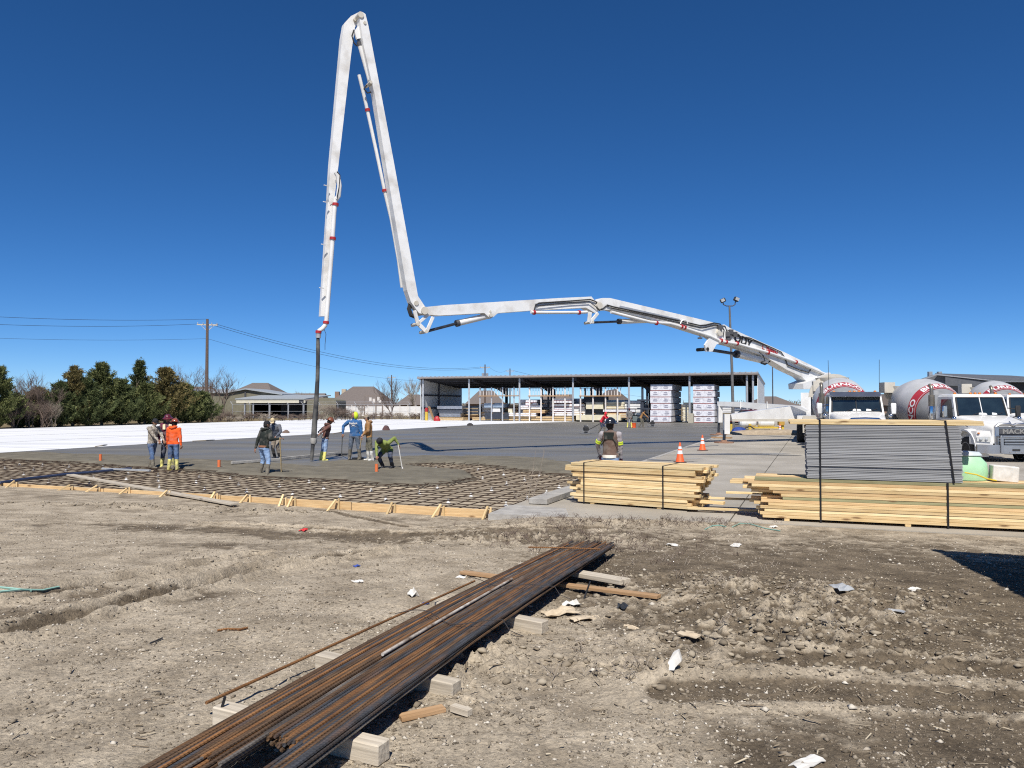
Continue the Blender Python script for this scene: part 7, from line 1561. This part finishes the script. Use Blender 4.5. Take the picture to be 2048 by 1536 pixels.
for p in (729, 752, 765): MB().box((x_(p), 0, 1.75), (.18, .18, 3.5)).build('post', M_FASC, fr)
for z in (3.45, 2.3): MB().box((x_(747), 0, z), (3.0, .16, .16)).build('beam', M_FASC, fr)
for (p, z) in ((741, 2.9), (748, 2.7), (757, 3.0), (760, 2.5)): MB().box((x_(p), -.05, z), (.4, .06, .6)).build('panel', M_PICK, fr)
# utility poles and wires
M_POLE = mat('pole_wood', (.15, .105, .08), (.10, .07, .055), rough=.95, scale=8)
def upole(label, px_, ytop, D, r=.16, arm=True, yaw=.3, trans=0):
    P = at_y(px_, 808, D); z = at_y(px_, ytop, D).z; t = thing('utility_pole', label, 'utility pole', (P.x, D, 0), yaw, 'wooden utility poles')
    MB().tube([(0, 0, 0), (0, 0, z)], [r*1.25, r*.8], 9).build('pole', M_POLE, t, True)
    if arm:
        MB().box((0, .12, z-.7), (2.4, .12, .14)).build('crossarm', M_GREYW, t)
        for x in (-1.1, -.5, .5, 1.1): MB().lathe([(.05, 0), (.06, .1), (.03, .2)], 7, Matrix.Translation((x, .12, z-.62))).build('insulator', M_GALV, t)
        for s_ in (-1, 1): MB().bar((s_*.8, .1, z-.72), (0, .1, z-1.5), .05, .05).build('brace', M_GREYW, t)
    for s_ in range(trans): MB().tube([((-.5, .5)[s_ % 2], 0, z-3.0), ((-.5, .5)[s_ % 2], 0, z-2.1)], .3, 10).build('transformer', M_GALV, t, True)
    return Vector((P.x, D, z)), z
up1, z1 = upole('tall utility pole above the right end of the hedge', 413, 638, 94, .19)
up2, z2 = upole('utility pole with two transformers behind the shed roof', 970, 729, 185, .17, True, .1, 2)
up3, z3 = upole('utility pole right of the transformer pole behind the shed', 1020, 737, 215, .17, True, .1)
upole('thin far utility pole left of the shed', 783, 750, 230, .17, True, .2)
upole('small far utility pole above the middle of the hedge', 291, 747, 210, .17, True, .2)
M_WIREB = mat('power_line', (.03, .03, .035), rough=.6)
def wire(label, p, q, sag, r=.018):
    P = []
    for k in range(25): t_ = k/24; v = p.lerp(q, t_); v.z -= sag*4*t_*(1-t_); P.append(v)
    tag(MB().tube(P, r, 4).build('power_line', M_WIREB), label, 'power line', 'overhead power lines')
far_l = at_y(-260, 626, 70)
wire('topmost power line running left from the tall pole', up1+Vector((0, 0, 0)), far_l+Vector((0, 0, .4)), .5); wire('second power line running left from the tall pole', up1+Vector((-1, 0, -.6)), far_l+Vector((-.6, 0, -.35)), .55); wire('lowest thin cable running left from the tall pole', up1+Vector((0, 0, -2.4)), at_y(-260, 665, 70), .4, .012)
wire('upper power line from the tall pole to the transformer pole', up1+Vector((1, 0, -.6)), up2+Vector((-1, 0, -.6)), 2.2, .022); wire('middle power line from the tall pole to the transformer pole', up1+Vector((.5, 0, -.7)), up2+Vector((.9, 0, -.6)), 2.6, .022); wire('thin cable from the tall pole to the transformer pole', up1+Vector((0, 0, -2.4)), up2+Vector((0, 0, -3.2)), 2.6, .014)
wire('far power line between the two poles behind the shed', up2+Vector((1, 0, -.6)), up3+Vector((-1, 0, -.6)), .8, .02); wire('far power line dropping right from the last pole', up3+Vector((1, 0, -.6)), at_y(1400, 800, 420), 2.5, .03)
# floodlight mast and a thinner mast
D = 63; pb = at_y(1467, 845, D); pb.z = 0; pt = at_y(1459, 612, D)
fl = thing('floodlight_pole', 'tall grey mast with twin floodlights behind the boom', 'light pole', pb); v = pt-pb
MB().tube([(0, 0, 0), v*.5+Vector((.03, 0, 0)), v], [.13, .11, .075], 10).build('mast', mat('mast_grey', (.16, .155, .15), (.12, .115, .11), rough=.6), fl, True)
yk = MB().tube([v+Vector((-.55, 0, .42)), v+Vector((-.5, 0, .12)), v+Vector((-.25, 0, 0)), v+Vector((.25, 0, 0)), v+Vector((.45, 0, .12)), v+Vector((.5, 0, .5))], .045, 7).build('yoke', M_DGREY, fl, True)
for s_, zo in ((-1, .45), (1, .55)):
    hd_ = MB().box((0, 0, 0), (.42, .30, .34), Matrix.Translation(v+Vector((s_*.55, -.05, zo))) @ Matrix.Rotation(R(25*s_), 4, 'Y'), .05).build('lamp_head', M_BLACK, fl)
    MB().box((0, 0, 0), (.30, .02, .24), Matrix.Translation(v+Vector((s_*.60, -.21, zo))) @ Matrix.Rotation(R(25*s_), 4, 'Y')).build('lens', M_GREYP, hd_)
D = 112; pb = at_y(1546, 845, D); pb.z = 0; zt = at_y(1546, 727, D).z
t = thing('lamp_mast', 'thin dark mast right of the shed', 'light pole', pb); MB().tube([(0, 0, 0), (0, 0, zt)], [.10, .07], 8).build('mast', M_DGREY, t); MB().box((0, 0, zt+.05), (.3, .3, .12)).build('cap', M_DGREY, t)
# cars and things parked past the shed
def far_car(label, px_, yb, D, m, rz):
    P = at_y(px_, yb, D); t = thing('parked_car', label, 'car', (P.x, D, 0), rz, 'cars parked beyond the slab')
    MB().loft([[(-2.2, -.85, .35), (-2.2, .85, .35), (-2.2, .8, .8), (-2.2, -.8, .8)], [(-1.2, -.9, .3), (-1.2, .9, .3), (-1.2, .86, .95), (-1.2, -.86, .95)], [(1.8, -.9, .3), (1.8, .9, .3), (1.8, .86, 1.0), (1.8, -.86, 1.0)], [(2.25, -.85, .4), (2.25, .85, .4), (2.25, .8, .85), (2.25, -.8, .85)]]).build('body', m, t, True)
    MB().loft([[(-1.1, -.82, .95), (-1.1, .82, .95), (1.6, .82, .99), (1.6, -.82, .99)], [(-.4, -.70, 1.5), (-.4, .70, 1.5), (1.1, .70, 1.5), (1.1, -.70, 1.5)]]).build('cabin', M_GLASS, t)
    MB().box((.35, 0, 1.51), (1.5, 1.36, .05)).build('roof', m, t)
    for x in (-1.4, 1.4):
        for s_ in (-1, 1): wheel_parts(t, Matrix.Translation((x, s_*.78, .33)) @ rotz(R(90)), .33, .2)
    return t
far_car('dark red pickup parked beyond the outriggers', 1496, 842, 80, M_REDC, .3); far_car('white car parked beyond the outriggers', 1545, 838, 95, M_WHITE, .2); far_car('second white car parked right of the first beyond the outriggers', 1575, 838, 100, M_WHITE, .1)
# the big dark warehouse at right
wh = thing('warehouse', 'dark metal warehouse with low gable at the right edge', 'warehouse', (0, 0, 0)); D = 75; wh.location = at_y(1960, 830, D); wh.location.z = 0
x_ = lambda p: (p-1024)/FPX*D-wh.location.x
zz = lambda y: at_y(1960, y, D).z
M_DSIDE = mat('charcoal_siding', (.16, .165, .18), (.12, .125, .135), rough=.7, scale=2); M_DROOF = mat('charcoal_roof', (.13, .135, .145), (.10, .105, .115), rough=.6)
MB().prism([(x_(1872), 4, 0), (x_(1982), 0, 0), (x_(1982), 0, zz(762)), (x_(1900), 3, zz(747)), (x_(1872), 4, zz(760))], (9.5, 14, 0)).build('wall', M_DSIDE, wh)
MB().prism([(x_(1982), 0, 0), (x_(2120), 0, 0), (x_(2120), 0, zz(764)), (x_(1982), 0, zz(764))], (0, 12, 0)).build('bay_wall', mat('bay_dark', (.03, .032, .036), rough=.8), wh)
MB().prism([(x_(1976), -.6, zz(762)), (x_(2125), -.6, zz(762)), (x_(2125), -.6, zz(764.5)), (x_(1976), -.6, zz(764.5))], (0, .3, 0)).build('gutter', M_WHITEP, wh)
MB().add([(x_(1898), 2.4, zz(746.5)), (x_(1984), -.7, zz(762)), (x_(2130), -.7, zz(762)), (x_(2130), 8, zz(747)), (x_(1898), 2.4, zz(744.5)), (x_(1984), -.7, zz(760)), (x_(2130), -.7, zz(760)), (x_(2130), 8, zz(745))], [(0, 1, 2, 3), (7, 6, 5, 4), (0, 4, 5, 1), (1, 5, 6, 2), (2, 6, 7, 3), (3, 7, 4, 0)]).build('roof', M_DROOF, wh)
MB().prism([(x_(1868), 3.6, zz(761)), (x_(1899), 2.4, zz(746)), (x_(1984), -.7, zz(762)), (x_(1984), -.7, zz(763.5)), (x_(1899), 2.4, zz(748.5)), (x_(1868), 3.6, zz(763.5))], (0, -.2, 0)).build('gable_trim', M_GALV, wh)
MB().prism([(x_(1912), 2.2-.3, zz(752)), (x_(1975), -.3, zz(764)), (x_(1975), -.3, zz(775)), (x_(1912), 2.2-.3, zz(770))], (0, -.1, 0)).build('louvre', M_DROOF, wh)
MB().box((x_(1988), -.4, zz(765)/2), (.35, .3, zz(765))).build('column', M_WHITEP, wh)
for p in (1905, 1925): MB().box((x_(p), 4, zz(745)), (.35, .35, .5)).build('roof_vent', M_GALV, wh)
# unseen container added at right to throw the hard shadow on the earth
ct = thing('shadow_caster', 'tan container added out of view to cast the ground shadow', 'container', (0, 0, 0))
c0 = Vector((5.92, 8.74, 0)); cd = Vector((.30, 1, 0)).normalized(); cr_ = Vector((cd.y, -cd.x, 0)); zg = .32
ct.location = c0; ct.location.z = zg; ct.rotation_euler = (0, 0, math.atan2(-cd.x, cd.y))
# local +y forward along cd, +x right; the far left top corner is at the origin
MB().box((1.22, -3.05, 1.55), (2.36, 6.02, 2.6)).build('body', M_TANP if False else mat('caster_tan', (.45, .38, .28), (.38, .32, .24), rough=.6), ct)
for k in range(26): MB().box((-.0, -.15-.23*k, 1.55), (.05, .11, 2.45)).build('corrugation', MATS['caster_tan'], ct)
for x in (0.06, 2.38):
    for y in (-.07, -6.0): MB().box((x, y, 1.55), (.16, .16, 2.75)).build('corner_post', MATS['caster_tan'], ct)
for y in (-.6, -5.4): MB().box((1.22, y, .12), (2.4, .25, .24)).build('skid', M_GREYW, ct)
# dry weed in front of the short lumber stack and scrub along the pavement edge
wd = thing('dry_weed', 'tall dry bare weed growing by the corner of the rebar mat', 'weed', on_ground(1052, 1030)); r = random.Random(9); mb = MB(); base = MB()
Dw = wd.location.y
for (x1, y1, rr_) in ((1072, 898, .010), (1090, 900, .010), (998, 925, .006), (1060, 930, .006), (1040, 945, .005), (1085, 935, .006), (1020, 960, .005), (1068, 955, .004), (1105, 960, .004)):
    e = at_y(x1, y1, Dw+r.uniform(-.2, .2))-wd.location; mid = e*.5+Vector((r.uniform(-.05, .05), 0, -.08)); mb.tube([(0, 0, 0), mid*.5, mid, (mid+e)/2, e], [rr_, rr_*.9, rr_*.7, rr_*.5, rr_*.25], 4)
    for k in range(3): f = r.uniform(.45, .9); s_ = mid+(e-mid)*max(0, (f-.5)*2) if f > .5 else mid*f*2; mb.tube([s_, s_+Vector((r.uniform(-.14, .14), 0, r.uniform(.10, .30)))], [.004, .0015], 3)
mb.build('stems', M_TWIGP, wd)
for k in range(420):
    an, L = r.uniform(0, 6.283), r.uniform(.06, .34); p0 = Vector((r.gauss(.05, .16), r.gauss(0, .10), 0)); base.tube([p0, p0+Vector((math.cos(an)*L*.6, math.sin(an)*L*.4, L*.55)), p0+Vector((math.cos(an)*L, math.sin(an)*L*.6, L*.55+r.uniform(-.08, .06)))], [.0035, .003, .0015], 3)
base.build('dry_leaves', M_TWIG, wd)
def tufts(name, n, zones, label, sd_, m):
    r = random.Random(sd_); mb = MB()
    for k in range(n):
        x, y, sx, sy = r.choice(zones); p = on_ground(r.gauss(x, sx), r.gauss(y, sy))
        for j in range(r.choice((3, 4, 6))):
            an, L = r.uniform(0, 6.283), r.uniform(.04, .15); q = p+Vector((r.gauss(0, .03), r.gauss(0, .03), 0)); mb.tube([q, q+Vector((math.cos(an)*L*.5, math.sin(an)*L*.5, L*.6)), q+Vector((math.cos(an)*L, math.sin(an)*L, L*.45))], [.003, .0025, .001], 3, False)
    o = mb.build(name, m, fix=False); tag(o, label, 'dead grass', kind='stuff'); return o
tufts('dead_grass', 330, [(1250, 1038, 90, 7), (1120, 1045, 60, 10), (1420, 1042, 60, 8), (1080, 1075, 80, 18), (1300, 1080, 100, 22)], 'dead grass and roots along the edge of the pavement', 4, M_TWIG)
tufts('dead_grass', 50, [(1560, 1170, 120, 30), (1480, 1225, 120, 25), (1320, 1130, 90, 25), (1650, 1250, 90, 25), (1250, 1300, 100, 40)], 'dry root hairs among the clods', 5, M_TWIGP)

# far woods along the horizon (reads as one mass)
r_ = np.random.default_rng(77); n = 26000; fx = (r_.random(n)*2-1)*520; fy = 330+r_.random(n)*110
hh = 3.2*(.35+.9*fbm(fx*.02, fx*0+3, 4, 8))*(.4+1.2*vn(fx*.11, fx*0, 3)); fz = hh*r_.random(n)
c = np.stack([fx, fy, fz], 1); d = np.stack([r_.normal(0, .35, n), 0*fx, .5+.8*r_.random(n)], 1); p = np.stack([.10+.12*r_.random(n), 0*fx, 0*fx], 1)
quick = quick_mesh('far_woods', np.stack([c-p, c+p, c+d], 1).reshape(-1, 3), np.arange(n*3).reshape(-1, 3), speckle('far_twigs', (.10, .08, .065), (.15, .125, .10), (.2, .17, .14))); tag(quick, 'low brown winter woods along the horizon', 'woods', kind='stuff')
